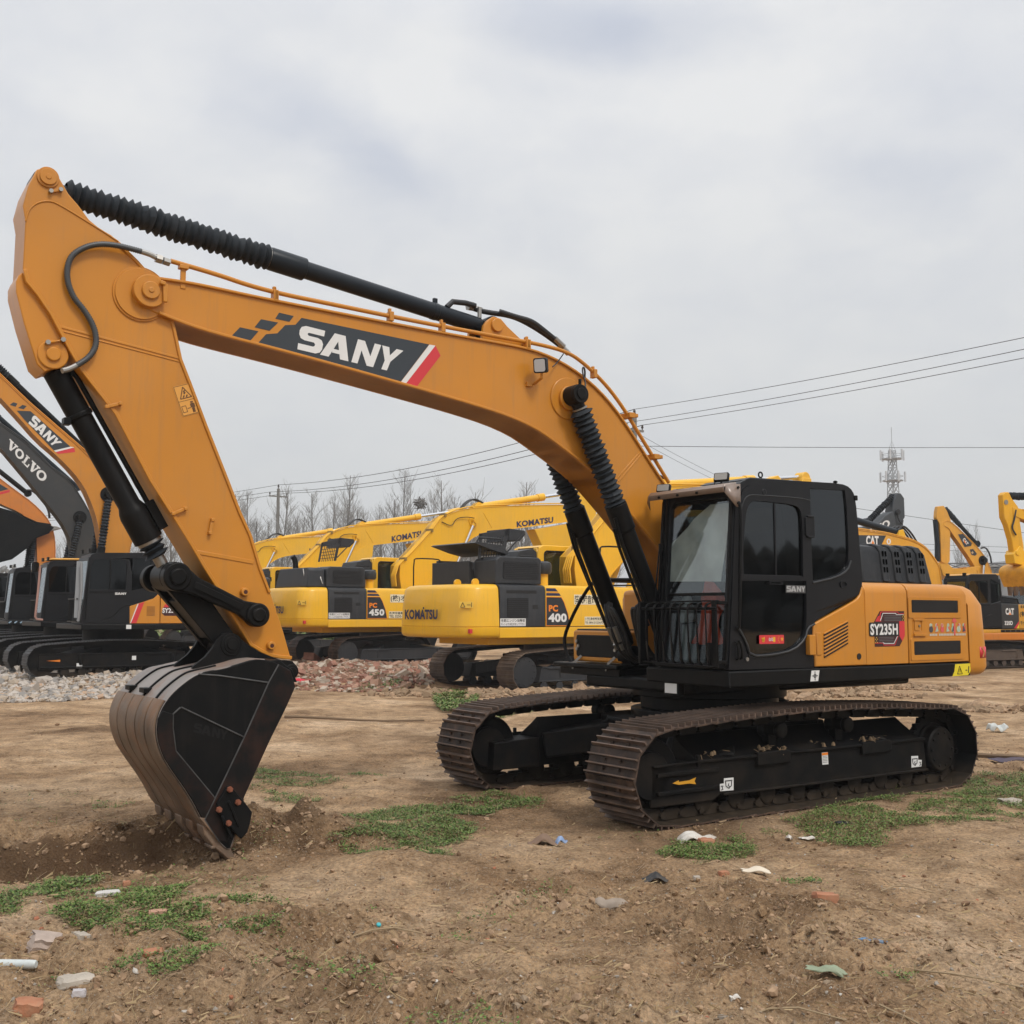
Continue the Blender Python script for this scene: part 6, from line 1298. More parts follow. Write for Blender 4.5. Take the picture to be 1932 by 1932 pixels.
    for y in (.425, 1.465): 
        for a, b in zip(wn_, wn_[1:] + wn_[:1]): g.bar((a[0], y, a[1]), (b[0], y, b[1]), .05, .03, (0, 1, 0))
        g.bar((.75, y, 2.3), (.75, y, 3.31), .04, .03)
    g.box((.25, .7, 1.5), (.75, 1.2, 2.3)); g.box((.2, .75, 2.2), (.33, 1.15, 2.95)); g.box((.22, .82, 2.97), (.33, 1.08, 3.2)); g.build('cab_frame', BLACK, cb, bevel=.02)
    g = G(); g.prism([(-.18, 2.41), (-.18, 3.28), (-.30, 3.36), (-.72, 3.28), (-.80, 3.1), (-.80, 2.41)], .45, 1.40)
    for i in range(3): g.box((-.7, .44, 2.95 + .1 * i), (-.25, .452, 2.98 + .1 * i))
    g.build('cab_rear_box', DGREY, R, bevel=.04)
    g = G(); g.cyl((-.95, -.75, 2.4), (-.95, -.75, 2.72), .13); g.build('air_cleaner_post', KYEL, R); g = G(); g.lathe((-.95, -.75, 2.68), (-.95, -.75, 2.98), [(0, .19), (.06, .22), (.2, .22), (.26, .2), (.30, .12)], 24); g.build('air_cleaner_cap', DGREY, R)
    g = G(); g.box((-.75, -.2, 2.85), (-.4, .0, 3.02)); g.build('mirror', BLACK, R, bevel=.02)
    # boom, cylinders, stick
    P = spec['pts']
    bo = boomset(R, spec['top'][::-1], spec['bot'][::-1], .3, KYEL, KYEL, P[3], False, (.46,), .085, foot=((.55, 2.0), (1.0, 1.75)), cyl_base=(1.75, 1.55))
    armcyl(R, P[0], P[2], .62, .115, KYEL)
    g = G()
    for s in (-1, 1): g.prism([(P[0][0] - .45, P[0][1] - .2), (P[0][0] - .08, P[0][1] + .1), (P[0][0] + .1, P[0][1] + .06), (P[0][0] + .3, P[0][1] - .15)], s * .12, s * .16)
    g.build('arm_cylinder_clevis', KYEL, bo, bevel=.01)
    g = G()
    for k in range(4):
        pl = [(x, -.28 + .07 * k, z + .045) for x, z in off(spec['top'], .0)]; g.tube([(.30, -.3 + .08 * k, 2.5), (.26, -.3 + .08 * k, 2.85)] + pl[:8 + (k == 0) * 5], .022, 6)
    g.build('boom_pipe', KYEL, R)
    g = G()
    for i in (1, 4, 6): x, z = spec['top'][i]; g.box((x - .04, -.34, z - .02), (x + .04, .02, z + .09))
    g.build('pipe_clamp', mat('dull brass clamp', (.25, .16, .04), .5), R)
    g = G()
    for k in range(2): g.tube(chaikin([(P[0][0] - .85, -.1 + .14 * k, P[0][1] - .35), (P[0][0] - .6, -.1 + .14 * k, P[0][1] + .05), (P[0][0] - .2, -.08 + .12 * k, P[0][1] + .28), (P[0][0] + .2, -.05 + .1 * k, P[0][1] + .14)], 2), .032, 8)
    g.tube(chaikin([(P[3][0] - 1.3, -.31, P[3][1] - .1), (P[3][0] - .9, -.33, P[3][1] - .25), (P[3][0] - .75, -.33, P[3][1] + .05), (P[3][0] - .3, -.35, P[3][1] + .12), (P[3][0], -.4, P[3][1] + .08)], 2), .014, 6); g.build('boom_hose', HOSE, R)
    g = G(); g.prism(spec['stick'], -.26, .26); g.build('stick', KYEL, R, bevel=.02)
    g = G(); sb = spec['stick'][7:9]; bx = (sb[0][0] + sb[1][0]) / 2; bz = .95
    for s in (-1, 1): g.prism([(bx + .1, 2.0), (bx - .5, 1.9), (bx - 1.1, 1.5), (bx - 1.25, .9), (bx - .9, .35), (bx - .1, .1), (bx + .25, .9)], s * .74, s * .70)
    g.prism(strip([(bx + .05, 1.95), (bx - .5, 1.9), (bx - 1.1, 1.5), (bx - 1.25, .9), (bx - .9, .35), (bx - .1, .1)], .0, .04), -.72, .72); g.build('bucket', BUCKB, R, bevel=.01)
    lettering(bo, 'KOMATSU', quad_xz(spec['word'], -.288), BLUED, .04, 'boom_lettering')
    s0, s1 = spec['seam']; g = G(); g.bar((s0[0], -.285, s0[1]), (s1[0], -.285, s1[1]), .03, .012, (0, 1, 0)); g.build('boom_seam', KYEL, bo)
    g = G(); x = .25; g.tube(chaikin([(x, -1.42, 2.40), (x, -1.42, 3.3), (x + .1, -1.42, 3.36), (x + .9, -1.42, 3.36), (x + 1.0, -1.42, 3.30), (x + 1.95, -1.42, 2.45)], 1), .022, 8); g.tube([(x + .2, -1.40, 2.42), (x + 2.1, -1.40, 2.47)], .02, 6); g.build('handrail', BLACK, R)
    return R
KS = dict(top=TR['K2_boom_top'], bot=TR['K2_boom_bot'], stick=TR['K2_stick'], pts=TR['K2_pts'], word=TR['K2_word'], seam=TR['K2_seam'], flap=TR['K2_flap'], wordx=TR['K1_wordx'], rz=rad(37))
K1P = list(KS['pts']); K1P[2] = TR['K1_cap'][0]; K1P[0] = (K1P[0][0], K1P[0][1] - .10); K1S = [p if p[1] < 5.6 else (p[0] - .35, p[1] - .55) for p in KS['stick']]
K1R = komatsu('K1', 'nearest of the yellow excavators, with mud caked tracks and its engine lid propped open', '400', dict(KS, loc=(1.03, 27.36, 0), mud=True, pts=K1P, top=[(x, z - .032 * x) for x, z in KS['top']], bot=[(x, z - .032 * x) for x, z in KS['bot']], stick=K1S, open=True, flap=TR['K1_flap'][:4], side=[('超低騒音対応機', (-.60, 1.98, .30, 2.18)), ('伊予三島市津根町長谷', (-.28, 1.60, .28, 1.67)), ('TEL 0896-25-2236(代)', (-.28, 1.51, .28, 1.58))]))
g = G(); q = TR['K1_cap'][0]; g.prism(circle((q[0] - .05, q[1] - .06), .20, 20), -.16, .16); g.prism([(q[0] - .25, q[1] - .05), (q[0] + .15, q[1] - .05), (q[0] + .1, q[1] - .7), (q[0] - .5, q[1] - .7)], -.2, .2); g.build('stick_head', KYEL, K1R, bevel=.02)
komatsu('K2', 'yellow excavator parked right behind the heap of broken red bricks', '450', dict(KS, loc=(-4.14, 35.86, .12), side=[('(株)オダ', (-.62, 1.98, .15, 2.20)), ('新津市福島1862-2', (-.66, 1.60, .1, 1.68)), ('TEL 0250-22-404', (-.66, 1.50, .1, 1.58))]))
komatsu('K3', 'yellow excavator third in the yellow row, mostly hidden behind the one at the brick heap', '450', dict(KS, loc=(-9.3, 44.4, .15), word=TR['K3_word']))
komatsu('K4', 'yellow excavator farthest back in the yellow row, seen past the orange stick', '450', dict(KS, loc=(-14.5, 52.9, .15)))
def blackcab(R, m=CABB, roof=None, shape=None, word=None, gl=None):
    cs = shape or [(1.10, 1.264), (1.05, 1.98), (.975, 2.806), (.93, 2.91), (.80, 2.96), (-.54, 3.0), (-.64, 2.95), (-.70, 2.6), (-.75, 2.05), (-.62, 1.9), (-.07, 1.70), (-.03, 1.26)]
    gl = gl or GLASSD
    dwn = [(.93, 2.08), (.93, 2.6), (.87, 2.76), (.80, 2.80), (.14, 2.80), (.09, 2.74), (.09, 2.08)]; rwn = [(-.05, 2.85), (-.50, 2.87), (-.55, 2.3), (-.45, 2.15), (-.05, 2.06)]
    g = G(); g.prism(cs, 1.31, 1.36, holes=[dwn, rwn]); g.prism(cs, .36, .41); g.prism(strip(cs[2:10], .002, .05), .41, 1.31); g.prism([(1.08, 1.27), (-.03, 1.27), (-.05, 1.66), (-.6, 1.9), (-.55, 1.98), (.4, 1.75), (1.02, 1.5)], .41, 1.31); cb = g.build('cab', m, R, bevel=.025, seg=2)
    g = G(); b = 0; g.prism(rrect(.36, 1.27, 1.35, 2.86, .05), -.04, .012, 'x', holes=[rrect(.46, 1.5, 1.27, 2.78, .06)[::-1]]); slant(g); g.build('windshield_frame', m, cb, bevel=.01)
    g = G(); g.prism(rrect(.45, 1.49, 1.28, 2.79, .06), -.015, -.01, 'x'); slant(g); g.build('windshield', GLASSW, cb)
    g = G(); g.prism(inset(dwn, -.01), 1.335, 1.34); g.build('door_window', gl, cb); g = G(); g.prism(inset(rwn, -.01), 1.335, 1.34); g.build('rear_side_window', gl, cb)
    g = G(); g.bar((.47, 1.34, 2.08), (.47, 1.34, 2.8), .03, .03); g.tube([(.98, 1.40, 2.7), (1.02, 1.40, 1.35)], .016, 6); g.tube(chaikin([(-.05, 1.362, 1.72), (.2, 1.365, 1.66), (.33, 1.365, 1.45), (.6, 1.365, 1.36)], 2), .012, 5); g.prism(rrect(.02, 2.0, .95, 2.03, .01), 1.355, 1.37); g.build('door_trim', BLACK, cb)
    g = G(); g.box((.1, .65, 1.5), (.5, 1.1, 1.75)); g.box((.05, .68, 1.75), (.18, 1.06, 2.5)); g.build('seat', SEAT, cb, bevel=.03)
    g = G()
    for i in range(7): y = .48 + .12 * i; g.bar((1.20, y, 1.84), (1.20, y, 1.32), .02, .012)
    g.bar((1.2, .4, 1.85), (1.2, 1.3, 1.85), .03, .03); g.bar((1.2, .4, 1.31), (1.2, 1.3, 1.31), .03, .03); g.build('window_guard', BLACK, cb)
    g = G()
    for y in (.5, 1.2): g.box((.92, y - .06, 2.96), (.97, y + .06, 3.06))
    g.build('roof_lamp', BLACK, cb)
    if roof: g = G(); g.prism([(.95, 2.975), (.85, 3.03), (-.55, 3.06), (-.62, 3.0)], .38, 1.34); g.build('cab_roof', roof, cb, bevel=.02)
    return cb
def leftmachine(loc, rz, label, paint, body, spec):
    R = empty('excavator', loc, rz, label, 'excavator', 'used excavators parked behind')
    under(R, 2.33, 1.52, .62, SHOEK, .80, n=50)
    g = G(); g.box((-2.45, -1.36, 1.11), (1.1, 1.38, 1.25)); g.build('deck', BLACK, R, bevel=.02)
    for s in (1, -1):
        if s > 0 or not spec.get('half'):
            g = G(); g.add(*loftx(hsec(s), lambda z: -.757, lambda z: -2.42)); g.build('side_panel', body, R, bevel=.01)
    g = G(); g.box((-2.4, -1.0, 1.26), (.3, .5, 2.0)); g.build('engine_bay', BLACK, R)
    g = G(); g.prism([(-.01, 1.68), (-.58, 1.87), (-.73, 2.02), (-.75, 1.26), (-.02, 1.26)], .5, 1.376); pf = g.build('cab_side_panel', body, R, bevel=.01)
    cweight(R, body, -2.43, -2.9, 1.38, 1.11, 2.07)
    g = G(); g.add(*loftx([(.95, 2.07), (.9, 2.42), (.8, 2.48), (-.9, 2.48), (-.95, 2.07)], lambda z: -1.3, lambda z: -2.4)); g.build('engine_hood', HOODB, R, bevel=.03)
    blackcab(R, spec.get('cabm', CABB), spec.get('roof'))
    if spec.get('boom'):
        t, b = spec['boom']; bo = boomset(R, t, b, .23, paint, spec.get('cylm', BLACK), spec['pin'], True, None, foot=spec.get('foot', ((.06, 2.0), (.35, 1.75))), cyl_base=spec.get('cb', (.80, 1.35)))
        return R, bo, pf
    return R, None, pf
def squad(q, y): return [(p[0], y, p[1]) for p in q]
# near one of the left row: black cab, orange yellow boom with the same charcoal sign as the big one
def ext(top, bot, n, k=1.0):
    """carry a boom on past the picture edge in its own direction, tapering to the nose"""
    a = Vector(top[0]) - Vector(top[2]); d = a.normalized()
    w = Vector(bot[0]) - Vector(top[0]); e = Vector(top[0]) + d * n
    return [tuple(e), tuple(Vector(top[0]) + d * n * .5)] + top, [tuple(e + w * .45), tuple(Vector(bot[0]) + d * n * .5 - w * .15)] + bot, e + w * .2, d
t, b, e, d = ext(TR['S2_boom_top'], TR['S2_boom_bot'], 2.3)
R, bo, pf = leftmachine((-10.08, 28.26, .23), rad(214), 'orange yellow excavator with shiny black cab, nearest of the row on the gravel', ORANGE, ORANGE, dict(boom=(t, b), pin=TR['S2_cyl'][0], cb=(.62, 1.4)))
g = G(); g.prism(TR['S2_panel'], .211, .214); g.prism(TR['S2_sq'][:4], .211, .214); g.prism(TR['S2_sq'][4:], .211, .214); lg = g.build('logo_panel', NAVY, bo)
g = G(); g.prism(TR['S2_white'], .211, .214); g.build('logo_white_stripe', WHITE, bo); g = G(); g.prism(TR['S2_red'], .211, .214); g.build('logo_red_stripe', RED, bo)
g = G(); block_word(g, 'SANY', squad(TR['S2_word'], .217), SPANS); g.build('logo_lettering', WHITE, bo, smooth=False)
armcyl(R, (.55, 5.35), tuple(e + Vector((.2, .55))), .50, .075, BLACK, True)
g = G(); g.tube([(p[0], .2, p[1] + .03) for p in t[:7]], .02, 6); g.build('boom_pipe', ORANGE, R)
g = G(); g.box((.05, 1.37, 1.945), (.38, 1.375, 2.02)); nb = g.build('name_badge', CABB, R)
g = G(); block_word(g, 'SANY', [(.35, 1.379, 1.955), (.08, 1.379, 1.955), (.08, 1.379, 2.01), (.35, 1.379, 2.01)], SPANS); g.build('badge_lettering', WHITE, nb, smooth=False)
g = G(); g.prism([(-.03, 1.27), (-.05, 1.27), (-.22, 1.745), (-.19, 1.735)], 1.377, 1.380); g.build('white_band', WHITE, pf); g = G(); g.prism([(-.05, 1.27), (-.18, 1.27), (-.36, 1.79), (-.22, 1.745)], 1.377, 1.380); g.build('red_band', RED, pf)
g = G()
for i in range(8): g.bar((-.42, 1.378, 1.46 + .03 * i), (-.62, 1.378, 1.46 + .03 * i), .008, .012)
g.build('louvre', mat('dark ochre gap', (.25, .10, .01), .6), pf)
g = G(); g.prism([(-.86, 1.73), (-1.15, 1.73), (-1.2, 1.45), (-.86, 1.45), (-.78, 1.52)], 1.381, 1.383); dc = g.build('model_decal', mat('dark maroon decal', (.05, .012, .014), .4), R); g = G(); g.prism([(-.86, 1.73), (-1.15, 1.73), (-1.16, 1.66), (-.82, 1.66)], 1.383, 1.385); g.build('decal_red', RED, dc)
lettering(dc, 'SY235H', [(-.80, 1.387, 1.52), (-1.25, 1.387, 1.52), (-1.25, 1.387, 1.64), (-.80, 1.387, 1.64)], WHITE, .035, 'decal_lettering')
g = G(); g.box((-.06, 1.381, 1.13), (.06, 1.384, 1.23)); g.build('centre_mark_sticker', WHITE, R)
g = G(); g.box((-.2, 1.385, .38), (-.1, 1.388, .48)); g.box((1.05, 1.385, .22), (1.18, 1.388, .33)); g.build('frame_sticker', WHITE, R); g = G(); g.prism([(1.85, .40), (1.55, .42), (1.55, .37)], 1.385, 1.388); g.build('travel_arrow', ORD, R)
g = G(); g.tube([(1.14, 1.32, 2.72), (1.12, 1.36, 2.1), (1.16, 1.36, 1.5), (1.17, 1.33, 1.32)], .03, 6); g.bar((1.16, 1.2, 2.75), (1.2, 1.3, 1.4), .12, .01); g.build('wrap_strip', SKINC, R)
# dark one with white slab lettering
t, b, e, d = ext(TR['V1_boom_top'], TR['V1_boom_bot'], 3.0)
VG = mat('anthracite boom paint', (.030, .032, .034), .42, dirt=.1, dscale=2)
R, bo, pf = leftmachine((-12.96, 32.8, .25), rad(214), 'dark grey boomed excavator with yellow cab roof, second in the row on the gravel', VG, CYEL, dict(boom=(t, b), pin=TR['V1_cyl'][0], foot=((-.3, 2.1), (.1, 1.8)), cb=(.45, 1.4), roof=CYEL))
g = G(); block_word(g, 'VOLVO', squad(TR['V1_word'], .216), VSPANS); g.build('boom_lettering', WHITE, bo, smooth=False)
armcyl(R, (-.05, 5.2), tuple(e + Vector((.2, .6))), .52, .07, BLUEBLK, True)
g = G(); g.tube([(p[0], .2, p[1] + .03) for p in t[:6]], .022, 6); g.build('boom_pipe', VG, R)
g = G(); g.tube(chaikin([(1.18, 1.36, 2.8), (1.2, 1.37, 2.2), (1.24, 1.37, 1.6), (1.26, 1.36, 1.32), (1.05, 1.37, 1.30)], 1), .03, 6); g.build('wrap_strip', TAPE, R)
g = G(); g.prism(rrect(1.22, 2.62, 1.42, 2.9, .06), 1.40, 1.45); g.bar((1.1, 1.36, 2.85), (1.3, 1.42, 2.85), .02, .02); g.build('mirror', mat('mirror glass', (.6, .62, .64), .05, metal=1), R)
g = G(); g.box((.10, 1.381, 1.30), (.2, 1.385, 1.45)); g.build('blue_sticker', mat('blue sticker', (.05, .16, .55), .5), R)
# orange one with its black bucket curled up in front of its boom
t, b, e, d = ext(TR['S3_boom_top'], TR['S3_boom_bot'], 3.2)
R, bo, pf = leftmachine((-16.0, 37.5, .25), rad(214), 'orange excavator with black bucket curled up under its boom, at the left edge', ORANGE2, ORANGE2, dict(boom=(t, b), pin=(.216, 4.187), foot=((-.3, 2.1), (.1, 1.8)), cb=(.4, 1.4)))
g = G(); g.prism(TR['S3_navy'], .211, .214); g.build('logo_panel', NAVY, bo); g = G(); g.prism(TR['S3_red'], .211, .214); g.build('logo_red_stripe', RED, bo)
armcyl(R, (.42, 5.50), tuple(e + Vector((.2, .6))), .55, .08, BLACK, True)
g = G()
for k in range(2): g.tube(chaikin([(.5, .05 + .1 * k, 5.6), (.3, .05 + .1 * k, 5.62), (-.05, .05 + .1 * k, 5.3 - .05 * k), (-.25, .05 + .1 * k, 4.95), (-.28, .05 + .1 * k, 4.7)], 2), .03, 6)
g.build('cylinder_hose', HOSE, R)
bp = TR['S3_bucket']
g = G()
for s in (-1, 1): g.prism(bp, s * .55, s * .52)
bkt = g.build('bucket', BUCKB, R, bevel=.008)
g = G(); back = [bp[12], bp[11], bp[10], bp[9], bp[8], bp[7]]; g.prism(strip([(1.9, 4.6), (1.75, 3.7)] + back, .0, .03), -.54, .54); g.prism(strip([(-.25, 4.45), (.2, 4.5), (.9, 4.8), (1.5, 4.95)], -.02, .02), -.54, .54); g.build('bucket_shell', BUCKB, bkt)
for i in range(5): y = -.46 + .23 * i; g = G(); g.prism([(-.2, 4.43), (-.45, 4.40), (-.62, 4.33), (-.42, 4.29), (-.2, 4.22)], y - .04, y + .04); g.build('tooth', STEEL, bkt, bevel=.008)
g = G(); g.prism([tuple(e + Vector((-.3, .9))), tuple(e + Vector((.4, .7))), (2.2, 4.3), (1.75, 4.2), (1.9, 4.7), tuple(e + Vector((-.7, -.2)))], -.18, .18); g.build('stick', ORANGE2, R, bevel=.02)
g = G()
for i in range(10): g.bar((1.08 - .17 * i, 1.382, 1.17), (1.0 - .17 * i, 1.382, 1.22), .04, .003, (0, 1, 0))
g.build('hazard_tape', mat('pale blue tape', (.35, .5, .62), .5), R)
leftmachine((-19.6, 43.0, .25), rad(214), 'black cabbed excavator half out of the picture at the far left', ORANGE2, ORANGE2, {})
# amber excavator right behind the big one's hood: boom and charcoal sign above the hood
R = empty('excavator', (13.0, 33.2, 0), rad(212), 'amber boom with charcoal sign rising right behind the ribbed black hood', 'excavator', 'used excavators parked behind')
t = [(7.0, 3.0), (5.8, 3.65)] + TR['C1_boom_top']; b = [(7.0, 2.6), (5.8, 3.1)] + TR['C1_boom_bot']
g = G(); tt = chaikin(t + [(.5, 2.4), (.35, 1.7)], 1); b2 = chaikin(b + [(.95, 2.2), (.8, 1.6)], 1); g.prism(tt + b2[::-1], -.23, .23); bo = g.build('boom', CYEL, R, bevel=.012)
g = G(); g.prism(strip(tt[1:], 0, .02), -.25, .25); g.build('boom_flange', CYEL, bo)
g = G(); dq = TR['C1_decal']; g.prism(dq, .231, .234); dd_ = g.build('sign_decal', NAVY, bo)
lettering(dd_, 'CAT', squad(TR['C1_word'], .238), WHITE, .05, 'decal_lettering'); g = G(); g.prism([(3.6, 3.70), (3.44, 3.70), (3.52, 3.83)], .238, .241); g.build('decal_triangle', ORD, dd_)
lettering(bo, '0', squad(TR['C1_zero'], .236), WHITE, .03, 'boom_lettering')
armcyl(R, (2.15, 4.11), (6.9, 4.85), .5, .10, BLUEBLK, True)
g = G(); g.prism([(2.4, 3.85), (2.25, 4.17), (2.1, 4.2), (1.9, 3.8)], -.16, .16); g.build('arm_cylinder_clevis', KYEL, bo, bevel=.01)
g = G()
for k in range(3): g.tube(chaikin([(2.45 - .1 * k, -.1 + .1 * k, 4.17), (2.05, -.1 + .1 * k, 4.34), (1.7, -.1 + .1 * k, 4.14), (1.4, -.1 + .1 * k, 3.8)], 2), .028, 6)
g.build('boom_hose', HOSE, R); g = G(); g.tube([(p[0], .22, p[1] + .03) for p in tt[3:-4]], .02, 6); g.build('boom_pipe', CYEL, R)
g = G(); g.prism([(6.8, 4.9), (7.0, 4.9), (7.35, 3.2), (7.2, 1.3), (6.95, 1.3), (6.7, 2.6), (6.6, 3.4)], -.16, .16); g.build('stick', CYEL, R, bevel=.02)
g = G(); g.box((-1.0, -1.3, 1.15), (1.0, -.2, 1.95)); g.build('body', CYEL, R, bevel=.05); g = G(); g.box((-1.0, -1.2, .0), (1.0, -.3, 1.15)); g.build('undercarriage', BLACKD, R, bevel=.05)
# excavator at the right edge: black cab and grey rear panel with white sign
R, bo, pf = None, None, None
R = empty('excavator', (15.1, 37.7, .05), rad(205), 'amber excavator with black cab and charcoal side panel, standing at the right edge', 'excavator', 'used excavators parked behind')
under(R, 2.3, 1.52, .62, SHOEM, .80, frame=mat('dusty brown frame', (.09, .065, .05), .8, dirt=.5))
g = G(); g.box((-3.4, -1.36, 1.10), (1.1, 1.38, 1.22)); g.build('deck', CYEL, R, bevel=.02); g = G(); g.box((-3.2, 1.2, .86), (.4, 1.40, 1.10)); g.build('side_skirt', ORANGE2, R, bevel=.03)
g = G(); g.box((-2.4, 1.375, 1.13), (-.4, 1.385, 1.21)); ss_ = g.build('bolt_strip', BLACK, R); g = G()
for i in range(8): g.cyl((-.6 - .24 * i, 1.38, 1.17), (-.6 - .24 * i, 1.395, 1.17), .02, n=6)
g.build('strip_bolt', STEEL, ss_)
blackcab(R, CABB, CYEL, [(1.10, 1.24), (1.06, 2.0), (1.0, 2.85), (.93, 2.98), (.80, 3.02), (-.30, 3.04), (-.42, 2.98), (-.46, 2.7), (-.46, 1.26)], gl=GLASSK)
g = G(); g.prism([(-.47, 2.07), (-1.26, 2.06), (-1.26, 1.24), (-.47, 1.24)], .4, 1.386); sp = g.build('charcoal_panel', VG, R, bevel=.02)
lettering(sp, 'CAT', [(-.64, 1.392, 1.70), (-1.03, 1.392, 1.70), (-1.03, 1.392, 1.92), (-.64, 1.392, 1.92)], WHITE, .05, 'panel_lettering'); g = G(); g.prism([(-.78, 1.70), (-.90, 1.70), (-.84, 1.79)], 1.393, 1.396); g.build('panel_triangle', ORD, sp)
lettering(sp, '320D', [(-.58, 1.392, 1.36), (-.95, 1.392, 1.36), (-.95, 1.392, 1.50), (-.58, 1.392, 1.50)], WHITE, .04, 'panel_number')
g = G(); g.prism([(-1.0, 1.25), (-1.25, 1.5), (-1.25, 1.4), (-1.12, 1.25)], 1.387, 1.390); g.build('red_stripe', RED, sp); g = G(); g.prism([(-1.12, 1.25), (-1.25, 1.4), (-1.25, 1.25)], 1.387, 1.390); g.build('yellow_stripe', YELD, sp)
g = G(); g.prism([(-1.275, 2.04), (-3.3, 2.04), (-3.3, 1.24), (-1.275, 1.24)], .5, 1.38); rp = g.build('rear_panel', CYEL, R, bevel=.02)
g = G()
for i in range(3): g.box((-1.36 - .09 * i, 1.378, 1.92), (-1.41 - .09 * i, 1.384, 2.02))
g.build('panel_slot', GRATE, rp); lettering(rp, '(有)', [(-1.30, 1.384, 1.62), (-1.62, 1.384, 1.62), (-1.62, 1.384, 1.82), (-1.30, 1.384, 1.82)], INK, .03, 'panel_lettering'); lettering(rp, '千代田', [(-1.31, 1.384, 1.36), (-1.72, 1.384, 1.36), (-1.72, 1.384, 1.5), (-1.31, 1.384, 1.5)], INK, .02, 'panel_lettering')
g = G(); g.box((-3.3, -1.36, 1.24), (-.1, .5, 2.0)); g.build('body', CYEL, R, bevel=.03); cweight(R, CYEL, -3.25, -3.7, 1.38, 1.11, 2.0)
g = G(); g.prism([(-.6, 2.06), (-.7, 2.35), (-1.4, 2.30), (-1.6, 2.06)], .3, 1.2); g.build('engine_hood', HOODB, R, bevel=.05)
g = G(); g.tube([(-.55, 1.3, 2.1), (-.6, 1.3, 2.28), (-1.3, 1.3, 2.22), (-1.36, 1.3, 2.08)], .025, 6); g.build('handrail', BLACK, R)
boomset(R, [(4.6, 2.2), (3.2, 3.6), (1.9, 3.05), (1.2, 2.6)], [(4.6, 1.9), (3.2, 3.1), (2.1, 2.6), (1.3, 2.2)], .22, CYEL, BLACK, (2.4, 2.9), True, cyl_base=(1.1, 1.4)) if False else None
# amber excavator behind it: folded boom and stick
R = empty('excavator', (19.0, 44.5, .05), rad(197), 'amber excavator with folded boom and stick rising above the black cab at the right edge', 'excavator', 'used excavators parked behind')
under(R, 2.3, 1.5, .6, SHOEM, .8); g = G(); g.box((-2.8, -1.3, 1.1), (1.0, 1.3, 2.0)); g.build('body', CYEL, R, bevel=.06)
bo = boomset(R, [(2.02, 5.36)] + TR['C3_boom_top'], [(2.02, 5.2)] + TR['C3_boom_bot'], .13, CYEL, BLACK, (.24, 3.86), False, (.4,), foot=((-.1, 2.2), (.3, 1.9)), cyl_base=(.6, 1.5))
g = G(); g.prism(TR['C3_decal'], .115, .119); dc = g.build('sign_decal', NAVY, bo); lettering(dc, 'CAT', squad(TR['C3_word'], .123), WHITE, .05, 'decal_lettering')
g = G(); q = TR['C3_word']; c = lerp(lerp(q[0], q[1], .5), lerp(q[2], q[3], .5), .25); g.prism([(c[0] + .06, c[1]), (c[0] - .06, c[1] - .07), (c[0] + .03, c[1] + .1)], .123, .126); g.build('decal_triangle', ORD, dc)
g = G(); g.prism(TR['C3_decal2'], .115, .119); dc = g.build('sign_decal', NAVY, bo); g = G(); cc = lerp(TR['C3_decal2'][0], TR['C3_decal2'][3], .5); g.prism(circle(cc, .06, 4), .12, .123); g.build('decal_mark', mat('tan print', (.5, .35, .2), .5), dc)
g = G(); st = TR['C3_stick']; g.prism(st, -.1, .1); sk = g.build('stick', CYEL, R, bevel=.02)
A = TR['C3_bcyl']; g = G(); g.cyl((A[0][0] + .08, 0, A[0][1] + .05), (A[1][0] + .08, 0, A[1][1]), .095); g.cyl((A[1][0] + .08, 0, A[1][1] + .1), (A[2][0] + .08, 0, A[2][1]), .105); g.build('bucket_cylinder', BLUEBLK, R)
A = TR['C3_arm']; armcyl(R, A[3], A[0], .55, .075, BLUEBLK, True)
bp = TR['C3_bucket']; g = G()
for s in (-1, 1): g.prism(bp, s * .55, s * .5)
bk2 = g.build('bucket', CYEL, R, bevel=.01); g = G(); g.prism(strip(chaikin(bp[5:] + bp[:2], 1), 0, .04), -.55, .55); g.build('bucket_shell', CYEL, bk2)
for i in range(5): g = G(); y = -.45 + .225 * i; g.prism([(.95, 3.57), (.65, 3.62), (.64, 3.57), (.92, 3.45)], y - .04, y + .04); g.build('tooth', CYEL, bk2)
g = G(); g.tube(chaikin([(.3, .1, 4.35), (.1, .15, 4.4), (-.1, .15, 4.1), (-.15, .15, 3.75)], 2), .035, 6); g.box((.35, -.1, 4.4), (.5, .1, 4.65)); g.build('boom_hose', HOSE, R)
# yellow stick and bucket coming in at the right edge
R = empty('excavator', (22.5, 34.5, 0), rad(200), 'yellow stick and yellow bucket reaching in from the right edge', 'excavator', 'used excavators parked behind')
under(R, 2.3, 1.5, .6, SHOEM, .8); g = G(); g.box((-2.8, -1.3, 1.1), (1.0, 1.3, 2.0)); g.build('body', KYEL, R, bevel=.06); blackcab(R)
boomset(R, [(8.85, 4.80), (7.5, 4.6), (4.6, 4.9), (2.6, 4.3), (1.2, 3.1)], [(8.85, 4.55), (7.4, 4.15), (4.6, 4.2), (3.0, 3.6), (1.7, 2.6)], .14, GYEL, GYEL, (2.9, 4.0), False, (.4,), cyl_base=(1.1, 1.4))
g = G(); g.prism(TR['Y1_stick'], -.1, .1); sk = g.build('stick', GYEL, R, bevel=.02)
g = G(); g.cyl((9.08, .09, 4.93), (9.08, .115, 4.93), .07, n=20); g.build('stick_pin', STEEL, sk)
g = G(); g.tube(chaikin([(8.75, .12, 4.72), (8.85, .14, 4.4), (8.95, .14, 4.2), (8.8, .14, 4.0)], 2), .025, 6); g.build('stick_hose', HOSE, R)
armcyl(R, (5.2, 5.2), (9.0, 5.12), .55, .075, BLUEBLK, True)
bp = [(x - .86, z) for x, z in TR['Y1_bucket']]; g = G()
for s in (-1, 1): g.prism(bp, s * .55, s * .51)
